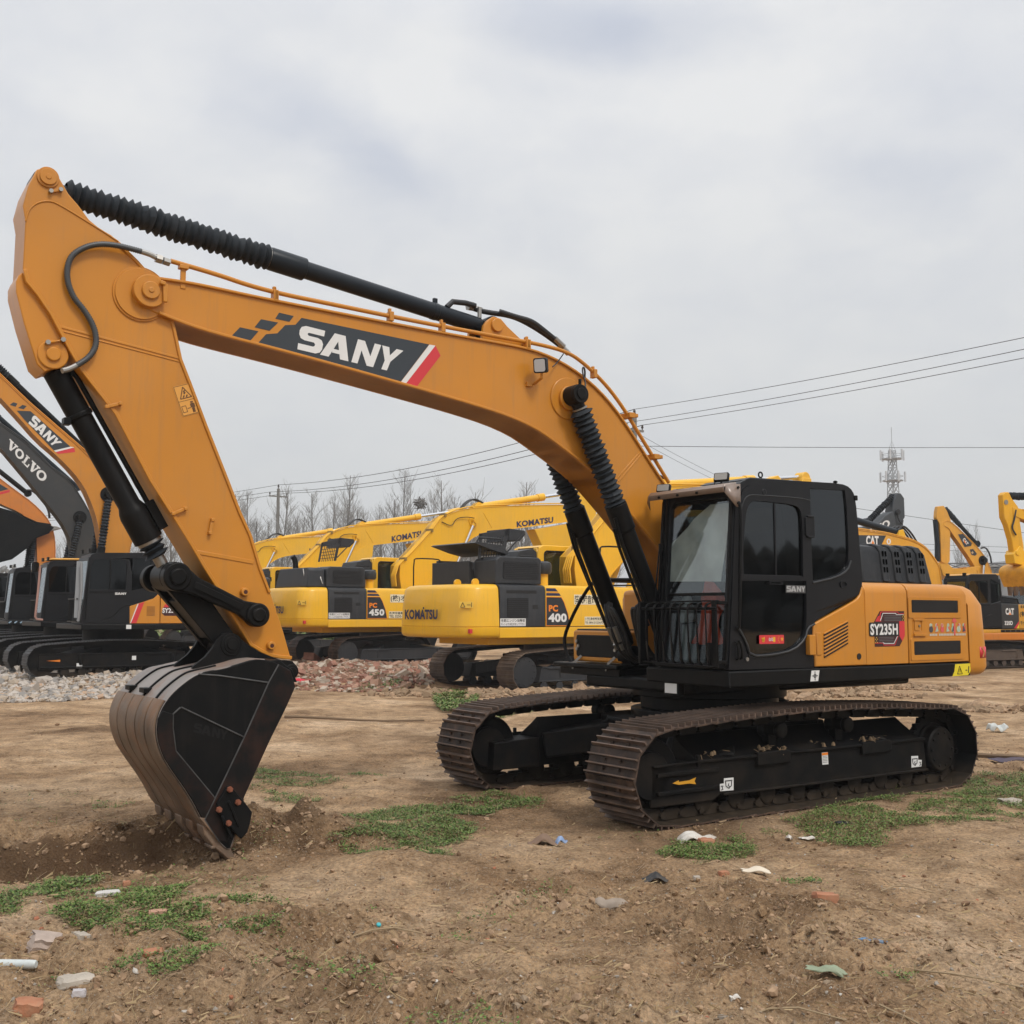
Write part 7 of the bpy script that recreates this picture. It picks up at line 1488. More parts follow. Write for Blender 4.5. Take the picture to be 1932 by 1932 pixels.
bk2 = g.build('bucket', GYEL, R, bevel=.01); sh_ = chaikin([bp[2], bp[1], bp[0], bp[7], bp[6]], 2)
g = G(); g.prism(strip(sh_, -.02, .02), -.55, .55); g.build('bucket_shell', mat('worn yellow bucket', (.72, .36, .03), .45, dirt=.9, dirt_col=(.30, .13, .03), dscale=2.2), bk2)
for i in range(5): g = G(); y = -.45 + .225 * i; g.prism([(8.59, 2.56), (8.56, 2.3), (8.50, 2.3), (8.42, 2.54)], y - .04, y + .04); g.build('tooth', BUCKW, bk2)
g = G(); g.prism([(8.95, 3.45), (8.92, 3.2), (8.35, 3.1), (8.5, 3.5), (8.7, 3.7)], -.17, .17); g.cyl((8.8, -.2, 3.5), (8.8, .2, 3.5), .08); g.build('bucket_link', KYEL, R, bevel=.01)
# dark peak of a boom and stick above the hood, in front of the lattice tower
R = empty('excavator', (8.2, 36.5, 0), rad(20), 'dark grey excavator behind the big black cab, only its boom tip and stick peak showing', 'excavator', 'used excavators parked behind')
under(R, 2.3, 1.5, .6, SHOEM, .8); g = G(); g.box((-2.8, -1.3, 1.1), (1.0, 1.3, 2.0)); g.build('body', CYEL, R, bevel=.06)

DKG = mat('dark slate paint', (.045, .052, .060), .45, dirt=.15, dirt_col=(.12, .12, .12))
g = G(); g.prism([(5.347, 5.936), (5.531, 5.931), (5.664, 5.766), (5.671, 5.102), (5.59, 5.004), (5.571, 3.2), (5.2, 3.2), (5.229, 4.541), (5.242, 4.918), (5.113, 5.14), (5.2, 5.6)], -.2, .2); sk = g.build('stick', DKG, R, bevel=.02)
g = G(); bt = [(.4, 2.4), (2.0, 4.3), (3.2, 4.6), (4.467, 4.82), (4.794, 5.13), (5.118, 5.291), (5.242, 5.0), (5.242, 4.85), (5.097, 4.60), (4.5, 4.3), (3.2, 3.9), (2.3, 3.6), (1.0, 2.2)]; g.prism(bt, -.25, .25); bo = g.build('boom', DKG, R, bevel=.02)
g = G(); block_word(g, 'VOLVO', [(3.6, -.256, 4.12), (5.02, -.256, 4.80), (4.93, -.256, 5.02), (3.5, -.256, 4.34)], VSPANS); g.build('boom_lettering', WHITE, bo, smooth=False)
g = G(); bellows(g, (4.30, 0, 4.95), (5.38, 0, 5.86), .08, .12, 18, 14, random.Random(2)); g.cyl((2.6, 0, 4.75), (4.35, 0, 4.98), .08); g.build('arm_cylinder', RUB, R, angle=20)
g = G(); g.tube(chaikin([(5.30, -.27, 5.25), (5.33, -.28, 4.98), (5.5, -.26, 4.85), (5.58, -.2, 5.0)], 2), .025, 6); g.cyl((5.34, -.25, 5.27), (5.34, -.27, 5.27), .10); g.tube([(5.6, 0, 4.9), (5.72, 0, 4.75), (5.65, 0, 4.6)], .02, 6); g.build('stick_hose', HOSE, sk)
leftmachine((21.8, 47.5, 0), rad(205), 'black hooded excavator half hidden behind the charcoal panel at the right edge', CYEL, BLACK, {})
# ================================================================== ground
def hash2(ix, iy, s): 
    h = (ix.astype(np.int64) * 374761393 + iy.astype(np.int64) * 668265263 + s * 982451653) & 0xffffffff
    h = ((h ^ (h >> 13)) * 1274126177) & 0xffffffff
    return ((h ^ (h >> 16)) & 0xffff) / 65535.0
def vnoise(x, y, s=0):
    ix = np.floor(x); iy = np.floor(y); fx_ = x - ix; fy_ = y - iy; u = fx_ * fx_ * (3 - 2 * fx_); v = fy_ * fy_ * (3 - 2 * fy_)
    a = hash2(ix, iy, s); b = hash2(ix + 1, iy, s); c = hash2(ix, iy + 1, s); d = hash2(ix + 1, iy + 1, s)
    return (a * (1 - u) + b * u) * (1 - v) + (c * (1 - u) + d * u) * v - .5
def fbm(x, y, s=0, o=5, g=.5):
    t = 0; a = 1
    for i in range(o): t = t + a * vnoise(x * 2 ** i + 13.7 * i, y * 2 ** i + 7.1 * i, s + i); a *= g
    return t
def sst(a, b, x): t = np.clip((x - a) / (b - a), 0, 1); return t * t * (3 - 2 * t)
def blob(X, Y, x, y, rx, ry, p=2): return np.exp(-(((X - x) / rx) ** 2 + ((Y - y) / ry) ** 2) ** (p / 2))
ROUGH = [(1.0, 6.7, .9, .5), (1.35, 6.35, .6, .35), (-1.2, 5.4, 1.0, .5), (-.2, 5.15, .9, .35), (-2.3, 5.6, .7, .6), (-3.2, 8.1, 1.4, .45), (-1.55, 8.7, .7, .4), (1.6, 6.0, .6, .25), (6.4, 13.2, 1.2, 1.4), (-1.0, 6.3, .55, .5), (.2, 7.0, .5, .4), (4.2, 19.0, 3.0, 1.5), (.55, 5.2, .8, .4)]
def height(X, Y):
    near = np.exp(-np.maximum(Y - 10, 0) / 14.)
    far = sst(60, 400, Y)
    h = .085 * fbm(X * .45, Y * .45, 1, 4) + .055 * fbm(X * 1.7, Y * 1.7, 9, 4) * near
    rough = .55 + .5 * np.clip(fbm(X * .8, Y * .8, 71, 3) * 2.5, -.7, 1.2)
    for x, y, rx, ry in ROUGH: rough = rough + 1.3 * blob(X, Y, x, y, rx, ry)
    h = h + rough * near * (.046 * fbm(X * 5.5, Y * 5.5, 21, 4, .6) + .030 * np.abs(fbm(X * 11, Y * 11, 33, 3, .6)))
    # the dug strip left of the bucket, its steep back bank, and the heap pushed to the right
    fade = sst(-1.75, -2.3, X); yc = 8.18 + .10 * np.sin(X * 2.1)
    dig = np.where(Y > yc, np.exp(-((Y - yc) / .16) ** 4), np.exp(-((Y - yc) / .60) ** 2))
    h = h - .20 * fade * dig * (1 + .5 * fbm(X * 4, Y * 4, 41, 3)) + .10 * fade * np.exp(-((Y - yc - .42) / .24) ** 2) * (1 + 1.5 * fbm(X * 5, Y * 5, 43, 3))
    h = h + .17 * blob(X, Y, -1.62, 8.75, .62, .40) * (1 + 1.1 * fbm(X * 5, Y * 5, 45, 3)) + .10 * blob(X, Y, -2.15, 8.3, .42, .42) + .08 * blob(X, Y, -2.5, 8.85, .4, .3)
    h = h + .10 * blob(X, Y, -.9, 7.9, .5, .25)
    # small holes and heaps in the trodden foreground
    h = h - .10 * blob(X, Y, 1.15, 6.3, .16, .10) + .06 * blob(X, Y, .85, 6.65, .45, .22) + .07 * blob(X, Y, -1.35, 5.5, .4, .25) + .06 * blob(X, Y, -.75, 5.25, .3, .2)
    # an old grouser track print in the left foreground
    u = (X + 1.15) * .86 + (Y - 6.35) * -.5; v = (X + 1.15) * .5 + (Y - 6.35) * .86
    h = h + .040 * np.sin(u * 2 * np.pi / .13) * np.exp(-(v / .28) ** 4) * np.exp(-(u / .62) ** 4)
    # faint cleat prints where the machine crawled in
    C, S = math.cos(RZ), math.sin(RZ); dx = X - 2.028; dy = Y - 11.535; lx = dx * C + dy * S; ly = -dx * S + dy * C
    h = h + .010 * np.sin(lx * 2 * np.pi / .20) * np.exp(-((np.abs(ly) - 1.21) / .30) ** 6) * sst(2.3, 2.6, np.abs(lx)) * sst(6.5, 3.5, np.abs(lx)) * (.4 + np.clip(fbm(X * 1.3, Y * 1.3, 55, 3) * 2, -.4, .6))
    # low pads under the machines behind
    h = h + (.24 * sst(24.2, 26.5, Y) * sst(-2.8, -6.0, X) + .12 * sst(24.6, 27.0, Y) * sst(-6.0, -5.0, X) * sst(-1.0, -2.2, X)) * (1 - far)
    h = h + .12 * sst(32, 36, Y) * sst(-6.5, -2, X) * sst(4, 1, X) * (1 - far)
    # ground is pressed flat under the big machine's tracks
    C, S = math.cos(RZ), math.sin(RZ); dx = X - 2.028; dy = Y - 11.535; lx = dx * C + dy * S; ly = -dx * S + dy * C
    flat = sst(2.75, 2.2, np.abs(lx)) * sst(.45, .3, np.abs(np.abs(ly) - 1.21))
    return h * (1 - flat) * (1 - .8 * far) + .012 * flat
def spaced(dense0, dense1, step, lo, hi, g):
    a = list(np.arange(dense0, dense1, step)); s = step; x = dense1
    while x < hi: a.append(x); s *= g; x += s
    a.append(hi); s = step; x = dense0
    while x > lo: s *= g; x -= s; a.insert(0, max(x, lo))
    return np.array(a)
gx = spaced(-4.6, 6.0, .030, -1800, 1800, 1.055); gy = spaced(4.3, 10.6, .028, -25, 3200, 1.022)
GX, GY = np.meshgrid(gx, gy); GZ = height(GX, GY); GZ = np.where(GY < 3, GZ * sst(0, 3, GY), GZ)
nx, ny = len(gx), len(gy)
co = np.stack([GX, GY, GZ], -1).reshape(-1, 3)
ii = (np.arange(ny - 1)[:, None] * nx + np.arange(nx - 1)[None]).reshape(-1)
quads = np.stack([ii, ii + 1, ii + nx + 1, ii + nx], 1)
def np_mesh(name, co, faces, mats, mi=None, smooth=False):
    me = bpy.data.meshes.new(name); k = faces.shape[1]; me.vertices.add(len(co)); me.vertices.foreach_set('co', co.astype(np.float32).ravel())
    me.loops.add(faces.size); me.loops.foreach_set('vertex_index', faces.astype(np.int32).ravel()); me.polygons.add(len(faces)); me.polygons.foreach_set('loop_start', np.arange(0, faces.size, k, dtype=np.int32)); me.polygons.foreach_set('loop_total', np.full(len(faces), k, np.int32))
    for m in mats: me.materials.append(m)
    if mi is not None: me.polygons.foreach_set('material_index', mi.astype(np.int32))
    me.polygons.foreach_set('use_smooth', np.full(len(faces), smooth)); me.update(calc_edges=True); me.validate()
    o = bpy.data.objects.new(name, me); COL.objects.link(o); return o
def soil():
    m = bpy.data.materials.new('trodden soil'); m.use_nodes = True; t = m.node_tree; p = t.nodes['Principled BSDF']; L = t.links.new
    N = lambda ty: t.nodes.new(ty)
    co = N('ShaderNodeTexCoord').outputs['Object']
    def noise(s, d=8, r=.6, dist=0):
        n = N('ShaderNodeTexNoise'); n.inputs['Scale'].default_value = s; n.inputs['Detail'].default_value = d; n.inputs['Roughness'].default_value = r; n.inputs['Distortion'].default_value = dist; L(co, n.inputs['Vector']); return n.outputs[0]
    def ramp(f, *st):
        r = N('ShaderNodeValToRGB'); e = r.color_ramp.elements
        while len(e) < len(st): e.new(.5)
        for k, (pos, c) in zip(e, st): k.position = pos; k.color = (*c, 1)
        L(f, r.inputs[0]); return r.outputs[0]
    def mix(f, a, b, mode='MIX'):
        x = N('ShaderNodeMix'); x.data_type = 'RGBA'; x.blend_type = mode
        if isinstance(f, float): x.inputs['Factor'].default_value = f
        else: L(f, x.inputs['Factor'])
        L(a, x.inputs['A']); L(b, x.inputs['B']) if not isinstance(b, tuple) else setattr(x.inputs['B'], 'default_value', (*b, 1)); return x.outputs['Result']
    a = ramp(noise(.55, 9, .62, .3), (.31, (.135, .076, .038)), (.42, (.32, .203, .112)), (.54, (.48, .325, .192)), (.68, (.63, .455, .298)))
    b = ramp(noise(4.2, 8, .66, .2), (.34, (.48, .44, .40)), (.5, (1, 1, 1)), (.66, (1.32, 1.28, 1.24)))
    c = mix(.75, a, b, 'MULTIPLY')
    d = ramp(noise(38, 5, .7), (.36, (.45, .42, .40)), (.52, (1, 1, 1)), (.66, (1.4, 1.38, 1.35)))
    c = mix(.7, c, d, 'MULTIPLY')
    # pale dry crumbs and straw dust
    cr_ = ramp(noise(85, 3, .5), (.60, (0, 0, 0)), (.68, (1, 1, 1))); c = mix(cr_, c, (.44, .36, .27))
    ge = N('ShaderNodeNewGeometry'); sp = N('ShaderNodeSeparateXYZ'); L(ge.outputs['Position'], sp.inputs[0])
    # freshly turned soil in the dug strip is damp and darker
    at = N('ShaderNodeAttribute'); at.attribute_name = 'damp_and_dark'; mul = N('ShaderNodeMath'); mul.operation = 'MULTIPLY'; mul.inputs[1].default_value = .8; L(at.outputs['Fac'], mul.inputs[0]); c = mix(mul.outputs[0], c, (.090, .050, .027))
    L(c, p.inputs['Base Color']); p.inputs['Roughness'].default_value = .95; p.inputs['Specular IOR Level'].default_value = .15
    h1 = N('ShaderNodeMath'); h1.operation = 'MULTIPLY_ADD'; L(noise(9, 10, .72), h1.inputs[0]); h1.inputs[1].default_value = 1.4; L(noise(60, 6, .7), h1.inputs[2])
    b_ = N('ShaderNodeBump'); b_.inputs['Strength'].default_value = 1.0; b_.inputs['Distance'].default_value = .03; L(h1.outputs[0], b_.inputs['Height']); L(b_.outputs[0], p.inputs['Normal'])
    return m
SOIL = soil()
gr = np_mesh('ground', co, quads, [SOIL], smooth=True); tag(gr, kind='structure')
fade = sst(-1.8, -2.4, GX); yc = 8.18 + .10 * np.sin(GX * 2.1)
damp_and_dark = fade * np.exp(-((GY - yc) / .30) ** 4) + .55 * blob(GX, GY, -1.62, 8.75, .55, .35) + .5 * blob(GX, GY, 1.1, 6.45, .5, .28) + .35 * blob(GX, GY, -1.0, 5.4, .9, .35) + .4 * blob(GX, GY, 6.2, 13, 1, 1) + .5 * blob(GX, GY, -1.3, 16.2, .9, 1.0)
C_, S_ = math.cos(RZ), math.sin(RZ); lx_ = (GX - 2.028) * C_ + (GY - 11.535) * S_; ly_ = -(GX - 2.028) * S_ + (GY - 11.535) * C_
damp_and_dark = damp_and_dark + .5 * sst(3.0, 2.4, np.abs(lx_)) * sst(1.0, .3, np.abs(np.abs(ly_) - 1.21))  # also darkens the soil around and between the big machine's tracks
damp_and_dark = np.clip(damp_and_dark * (1 + 1.2 * fbm(GX * 3, GY * 3, 77, 3)), 0, 1)
at = gr.data.attributes.new('damp_and_dark', 'FLOAT', 'POINT'); at.data.foreach_set('value', damp_and_dark.astype(np.float32).ravel())
# ------------------------------------------------------------------ loose stuff on the ground
rng = np.random.default_rng(12)
def inpoly(px, py, poly):
    r = np.zeros(len(px), bool); n = len(poly)
    for i in range(n):
        x0, y0 = poly[i]; x1, y1 = poly[(i + 1) % n]
        c = ((y0 > py) != (y1 > py)) & (px < (x1 - x0) * (py - y0) / (y1 - y0 + 1e-12) + x0); r ^= c
    return r
def scatter_poly(poly, n):
    P = np.array(poly); lo, hi = P.min(0), P.max(0); pts = rng.uniform(lo, hi, (n, 2)); return pts[inpoly(pts[:, 0], pts[:, 1], poly)]
def scatter_view(n, y0=4.5, y1=30, p=2.0):
    """points on the ground in front of the camera, denser near it"""
    t = rng.uniform(0, 1, n); Y = (y0 ** -p + t * (y1 ** -p - y0 ** -p)) ** (-1 / p); X = rng.uniform(-.50, .52, n) * Y; return np.stack([X, Y], 1)
def edge_fade(pts, poly, k=5.0): # thin out towards a ragged edge
    return fbm(pts[:, 0] * 3.2, pts[:, 1] * 3.2, 61, 4, .6)
def leaves(name, pts, hmax, lw, mats, per=5):
    n = len(pts); k = n * per; base = np.repeat(pts, per, 0) + rng.normal(0, .022, (k, 2))
    z0 = height(base[:, 0], base[:, 1]); ang = rng.uniform(0, 2 * np.pi, k); L = rng.uniform(.5, 1.0, k) * lw; H = np.repeat(hmax, per) * rng.uniform(.25, 1, k); til = rng.uniform(-.2, .75, k)
    d = np.stack([np.cos(ang), np.sin(ang), til], 1); s = np.stack([-np.sin(ang), np.cos(ang), rng.uniform(-.4, .4, k)], 1) * (L * .42)[:, None]
    o = np.stack([base[:, 0], base[:, 1], z0 + H], 1); tip = o + d * L[:, None]; mid = o + d * (L * .5)[:, None]
    v = np.stack([o, mid + s, tip, mid - s], 1).reshape(-1, 3); f = np.arange(k * 4).reshape(-1, 4)
    return tag(np_mesh(name, v, f, mats, rng.integers(0, len(mats), k)), kind='stuff')
def leafmat(n, c):
    m = mat(n, c, .6, spec=.3); return m
GM = [leafmat('clover leaf', (.095, .165, .032)), leafmat('clover leaf light', (.15, .215, .052)), leafmat('clover leaf dark', (.06, .11, .025)), leafmat('clover leaf dry', (.20, .175, .075))]
allp = []; hh = []
for k, dens, hm, thr in (('g1', 2100, .055, -.12), ('g2', 1500, .05, .0), ('g3', 1700, .05, -.10), ('g4', 1400, .05, .0), ('g5', 900, .05, .02), ('g6', 1100, .06, -.16), ('g7', 1900, .06, -.12), ('g8', 1300, .05, .03), ('g9', 1200, .04, .0), ('g11', 260, .06, .0), ('g12', 1200, .04, -.02), ('g13', 500, .05, 0), ('g14', 700, .05, .02), ('g15', 300, .06, -.1), ('g17', 200, .1, -.1), ('g10', 420, .16, -.3)):
    poly = TR[k]; P = np.array(poly); c0 = P.mean(0); area = np.prod(P.max(0) - P.min(0)); big = [(c0[0] + (x - c0[0]) * 1.3, c0[1] + (y - c0[1]) * 1.5) for x, y in poly]
    pts = scatter_poly(big, int(area * 2.2 * dens)); ins = inpoly(pts[:, 0], pts[:, 1], poly)
    nz = edge_fade(pts, poly); keep = nz > np.where(ins, thr + .02, thr + .22); pts = pts[keep]; allp.append(pts); hh.append(hm * .62 * (.4 + np.clip(nz[keep] - thr, 0, .6)))
sp = scatter_view(5000, 4.6, 14, 1.6); nz = fbm(sp[:, 0] * 1.1, sp[:, 1] * 1.1, 90, 4, .55); sp = sp[nz > .33]; allp.append(sp); hh.append(np.full(len(sp), .03))
P_ = np.concatenate(allp); H_ = np.concatenate(hh)
far_ = P_[:, 1] > 16
leaves('ground_cover', P_[~far_], H_[~far_], .019, GM, 7); leaves('distant_ground_cover', P_[far_], H_[far_] * 1.3, .05, GM, 6)
# thin upright blades and dead stalks among the clover
bl = P_[~far_][rng.uniform(0, 1, (~far_).sum()) < .16]; n = len(bl); bl = bl + rng.normal(0, .05, bl.shape); a = rng.uniform(0, 6.28, n); hb = rng.uniform(.02, .085, n); lean = rng.normal(0, .45, (n, 2)) * hb[:, None]; z0 = height(bl[:, 0], bl[:, 1]); s = np.stack([np.cos(a), np.sin(a), 0 * a], 1) * rng.uniform(.0012, .0026, n)[:, None]
o = np.stack([bl[:, 0], bl[:, 1], z0], 1); mid = o + np.stack([lean[:, 0] * .4, lean[:, 1] * .4, hb * .65], 1); tp = o + np.stack([lean[:, 0], lean[:, 1], hb], 1)
tag(np_mesh('grass_blades', np.stack([o - s, o + s, mid + s * .8, mid - s * .8, mid - s * .8, mid + s * .8, tp + s * .15, tp - s * .15], 1).reshape(-1, 3), np.arange(n * 8).reshape(-1, 4), GM + [mat('dead stalk', (.30, .23, .13), .8)], np.repeat(rng.choice(5, n, p=(.25, .3, .1, .15, .2)), 2)), kind='stuff')
fp = np.concatenate([scatter_poly([(-30, 58), (-6, 50), (-3, 75), (-30, 90)], 5000), scatter_poly([(3, 40), (14, 40), (16, 60), (4, 60)], 1500)]); leaves('far_grass', fp, np.full(len(fp), .35), .5, GM, 3)
ICO = None
def icos():
    bm = bmesh.new(); bmesh.ops.create_icosphere(bm, subdivisions=1, radius=1); v = np.array([tuple(x.co) for x in bm.verts]); f = np.array([[q.index for q in p.verts] for p in bm.faces]); bm.free(); return v, f
IV, IF = icos()
BV = np.array([(x, y, z) for x in (-1, 1) for y in (-1, 1) for z in (-1, 1)], float); BF = np.array([(0, 1, 3, 2), (4, 6, 7, 5), (0, 4, 5, 1), (2, 3, 7, 6), (0, 2, 6, 4), (1, 5, 7, 3)])
def lumps(name, pts, size, mats, squash=(.5, .9), box=False, weights=None, sink=.3, z=None, jit=.28):
    n = len(pts); V, F = (BV, BF) if box else (IV, IF); k = len(V)
    sc = size[:, None] * np.stack([rng.uniform(.7, 1.25, n), rng.uniform(.6, 1.1, n), rng.uniform(*squash, n)], 1) * (np.array([1.1, .55, .35]) if box else 1)
    v = V[None] * (1 + rng.normal(0, jit if not box else .08, (n, k, 1))); v = v * sc[:, None, :]
    a = rng.uniform(0, 2 * np.pi, n); ca, sa = np.cos(a)[:, None], np.sin(a)[:, None]
    tl = rng.normal(0, .35, (n, 1)); x, y, zz = v[..., 0], v[..., 1], v[..., 2]; x, zz = x * np.cos(tl) + zz * np.sin(tl), -x * np.sin(tl) + zz * np.cos(tl)
    X = x * ca - y * sa + pts[:, 0:1]; Y = x * sa + y * ca + pts[:, 1:2]; h = height(pts[:, 0], pts[:, 1]) if z is None else z
    Z = zz + (h + sc[:, 2] * (1 - 2 * sink))[:, None]
    co = np.stack([X, Y, Z], -1).reshape(-1, 3); f = (F[None] + (np.arange(n) * k)[:, None, None]).reshape(-1, F.shape[1])
    w_ = np.array(weights) / sum(weights) if weights else None
    return tag(np_mesh(name, co, f, mats, np.repeat(rng.choice(len(mats), n, p=w_), len(F)), smooth=False), kind='stuff')
STM = [mat('grey pebble', (.27, .235, .195), .85), mat('tan pebble', (.25, .185, .125), .9), mat('white pebble', (.50, .47, .42), .8), mat('brick crumb', (.36, .14, .075), .9)]
pv = scatter_view(4200, 4.5, 22, 2.0); lumps('pebbles', pv, np.exp(rng.normal(-5.25, .5, len(pv))), STM, weights=(5, 9, .9, .35))
cl = []
for x, y, rx, ry in ROUGH[:11]: cl.append(np.stack([rng.normal(x, rx * .62, int(520 * rx)), rng.normal(y, ry * .62, int(520 * rx))], 1))
cl.append(np.stack([rng.normal(-1.6, .3, 260), rng.normal(8.62, .22, 260)], 1)); cl.append(np.stack([rng.uniform(-4.4, -2.1, 500), rng.normal(8.45, .14, 500)], 1)); cl.append(np.stack([rng.normal(-2.15, .28, 160), rng.normal(8.25, .12, 160)], 1))
cl = np.concatenate(cl); cl = np.concatenate([cl, scatter_view(5200, 4.5, 20, 1.9)])
lumps('soil_clods', cl, np.exp(rng.normal(-4.85, .52, len(cl))), [SOIL, mat('clod', (.33, .22, .135), 1.0, var=.3, dscale=30), mat('dark clod', (.19, .115, .066), 1.0, var=.3, dscale=30)], squash=(.5, 1), weights=(4, 4, 2))
hp_ = np.concatenate([np.stack([rng.normal(x, .55, 320), rng.normal(y, .35, 320)], 1) for x, y in ((-.4, 23.9), (.9, 24.0), (-1.9, 24.6), (1.9, 24.6), (8.5, 20.5), (7.5, 24.5), (9.5, 27), (5.5, 22.5))])
lumps('muddy_heaps', hp_, np.exp(rng.normal(-2.95, .45, len(hp_))), [mat('clod', (.2, .13, .08), 1.0), mat('straw clod', (.26, .18, .11), 1.0)], squash=(.4, .9))
gp_ = scatter_poly(TR['gravel'], 20000); lumps('gravel_bank', gp_, np.exp(rng.normal(-3.05, .4, len(gp_))), [mat('pale gravel', (.43, .38, .33), .85), mat('tan gravel', (.36, .29, .22), .85), mat('rusty gravel', (.40, .27, .18), .85), mat('grey gravel', (.25, .23, .21), .85)], weights=(5, 3, 1, 2))
rp_ = scatter_poly(TR['rubble'], 5200); lumps('broken_brick_heap', rp_, np.exp(rng.normal(-2.65, .4, len(rp_))), [mat('broken red brick', (.26, .125, .085), .9, var=.25, dscale=8), mat('pale brick', (.36, .215, .15), .9), mat('mortar lump', (.40, .33, .26), .9), mat('brick dirt', (.22, .14, .09), .95)], box=True, squash=(.6, 1.2), weights=(4, 4, 3, 4), sink=.2)
rp2 = scatter_poly(TR['rubble'], 1700); lumps('broken_brick_shards', rp2, np.exp(rng.normal(-3.0, .4, len(rp2))), [mat('broken red brick', (.34, .125, .07), .9), mat('mortar lump', (.40, .33, .26), .9)], squash=(.4, .9))
# straw and twigs
sv = scatter_view(5500, 4.5, 16, 1.9); n = len(sv); a = rng.uniform(0, np.pi, n); L = np.minimum(np.exp(rng.normal(-3.85, .5, n)), .05); wd = rng.uniform(.0005, .0013, n)
d = np.stack([np.cos(a), np.sin(a)], 1); s = np.stack([-np.sin(a), np.cos(a)], 1) * wd[:, None]; q0 = sv - d * L[:, None]; q1 = sv + d * L[:, None]
vv = np.stack([np.stack([q[:, 0], q[:, 1], height(q[:, 0], q[:, 1]) + .012 + zz], 1) for q, zz in ((q0 - s, 0), (q0 + s, .003), (q1 + s, rng.uniform(0, .02, n)), (q1 - s, rng.uniform(0, .018, n)))], 1).reshape(-1, 3)
tag(np_mesh('dry_straw', vv, np.arange(n * 4).reshape(-1, 4), [mat('straw', (.42, .31, .17), .8), mat('grey straw', (.30, .21, .13), .85)], rng.integers(0, 2, n)), kind='stuff')
n = 9000; fx0 = rng.uniform(105, 165, n); fy = rng.uniform(-75, 70, n); hmx = 6.5 + 5 * fbm(fy * .05, fx0 * .02, 6, 3); z = rng.uniform(0, 1, n) ** .8 * hmx
lumps('far_wood', np.stack([fx0, fy], 1), rng.uniform(.4, 1.2, n), [mat('far wood grey', (.16, .16, .15), 1), mat('added wood brown', (.12, .11, .09), 1)], squash=(.8, 1.3), z=z, jit=.5)  # unseen wood added out of frame, so the door windows reflect trees
# ------------------------------------------------------------------ single things lying about
def hz1(x, y): return float(height(np.array([x]), np.array([y]))[0])
def crumple(name, k, w_, d_, h_, m, label, cat, rot=0, seed=1, thick=.006, dz=.01, n=9):
    x, y = TR['l_' + k][0]; r = random.Random(seed); rows = []
    for i in range(n):
        row = []
        for j in range(n):
            u = i / (n - 1) - .5; v = j / (n - 1) - .5; e = 1 - .35 * r.random() * (abs(u) > .45 or abs(v) > .45)
            row.append((u * w_ * e + r.uniform(-.02, .02) * w_, v * d_ * e + r.uniform(-.02, .02) * d_, h_ * (.25 + .75 * r.random()) * math.cos(u * 2.6) * math.cos(v * 2.6) + h_ * .25 * math.sin(u * 9 + seed)))
        rows.append(row)
    g = G(); g.grid(rows); o = g.build(name, m, None, solid=thick, angle=60); o.location = (x, y, hz1(x, y) + dz); o.rotation_euler = (0, 0, rot); tag(o, label, cat)
    md = o.modifiers.new('ss', 'SUBSURF'); md.levels = 1; md.render_levels = 1; return o
def chunk(name, k, s, m, label, cat, rot=0, seed=1, tilt=(0, 0), xy=None, sub=2, rough=.12, group=None):
    x, y = xy or TR['l_' + k][0]; r = random.Random(seed); bm = bmesh.new(); bmesh.ops.create_cube(bm, size=1); bmesh.ops.subdivide_edges(bm, edges=bm.edges, cuts=sub, use_grid_fill=True)
    for v in bm.verts:
        f = max(abs(c) for c in v.co) ; v.co = v.co * (1 - .16 * (v.co.length / .87) ** 3); v.co += Vector((r.uniform(-1, 1), r.uniform(-1, 1), r.uniform(-1, 1))) * rough * .5
        v.co = Vector((v.co[0] * s[0], v.co[1] * s[1], v.co[2] * s[2]))
    me = bpy.data.meshes.new(name); bm.to_mesh(me); bm.free(); me.materials.append(m); me.polygons.foreach_set('use_smooth', [True] * len(me.polygons)); me.set_sharp_from_angle(angle=rad(30)); o = bpy.data.objects.new(name, me); COL.objects.link(o)
    o.location = (x, y, hz1(x, y) + s[2] * .22); o.rotation_euler = (rad(tilt[0]), rad(tilt[1]), rot); return tag(o, label, cat, group)
def stick(name, pts, r, m, label, cat):
    g = G(); P = [(x, y, hz1(x, y) + z) for x, y, z in pts]; g.tube(chaikin(P, 1), [r * (1 - .5 * i / (2 * len(P))) for i in range(len(chaikin(P, 1)))], 6); o = g.build(name, m); return tag(o, label, cat)
BRK = mat('orange brick', (.40, .17, .09), .9, var=.25, dirt=.85, dirt_col=(.3, .2, .125), dscale=11, bump=.4, bscale=60); PLW = mat('dirty white plastic', (.58, .55, .50), .5, dirt=.8, dirt_col=(.33, .24, .16), dscale=10); STN = mat('pale stone', (.42, .37, .31), .9, var=.2, dscale=14, bump=.4, bscale=50)
crumple('plastic_bag', 'bagwhite', .34, .17, .09, PLW, 'torn white plastic bag on the clover in front of the near track', 'plastic bag', .1, 3)
chunk('brick', 'brickbit', (.13, .10, .055), BRK, 'broken orange brick lying against the torn white plastic bag', 'brick', .3, 2)
crumple('plastic_scrap', 'scrap1', .15, .07, .03, PLW, 'small white plastic scrap, flat on bare soil right of the torn bag', 'scrap', .2, 5); crumple('plastic_scrap', 'scrap2', .06, .05, .04, PLW, 'tiny folded white scrap between the torn bag and the flat plastic scrap', 'scrap', .9, 6)
crumple('foam_sheet', 'foam', .21, .10, .03, mat('cream foam', (.66, .58, .46), .8), 'cream coloured broken foam sheet with a pointed corner', 'foam', -.15, 7, .012)
crumple('rubber_scrap', 'blackscrap', .19, .13, .055, mat('black leather scrap', (.02, .02, .021), .5, dirt=.5, dscale=20), 'black leathery scrap bent over in the soil, beside two pale stones', 'scrap', .1, 8)
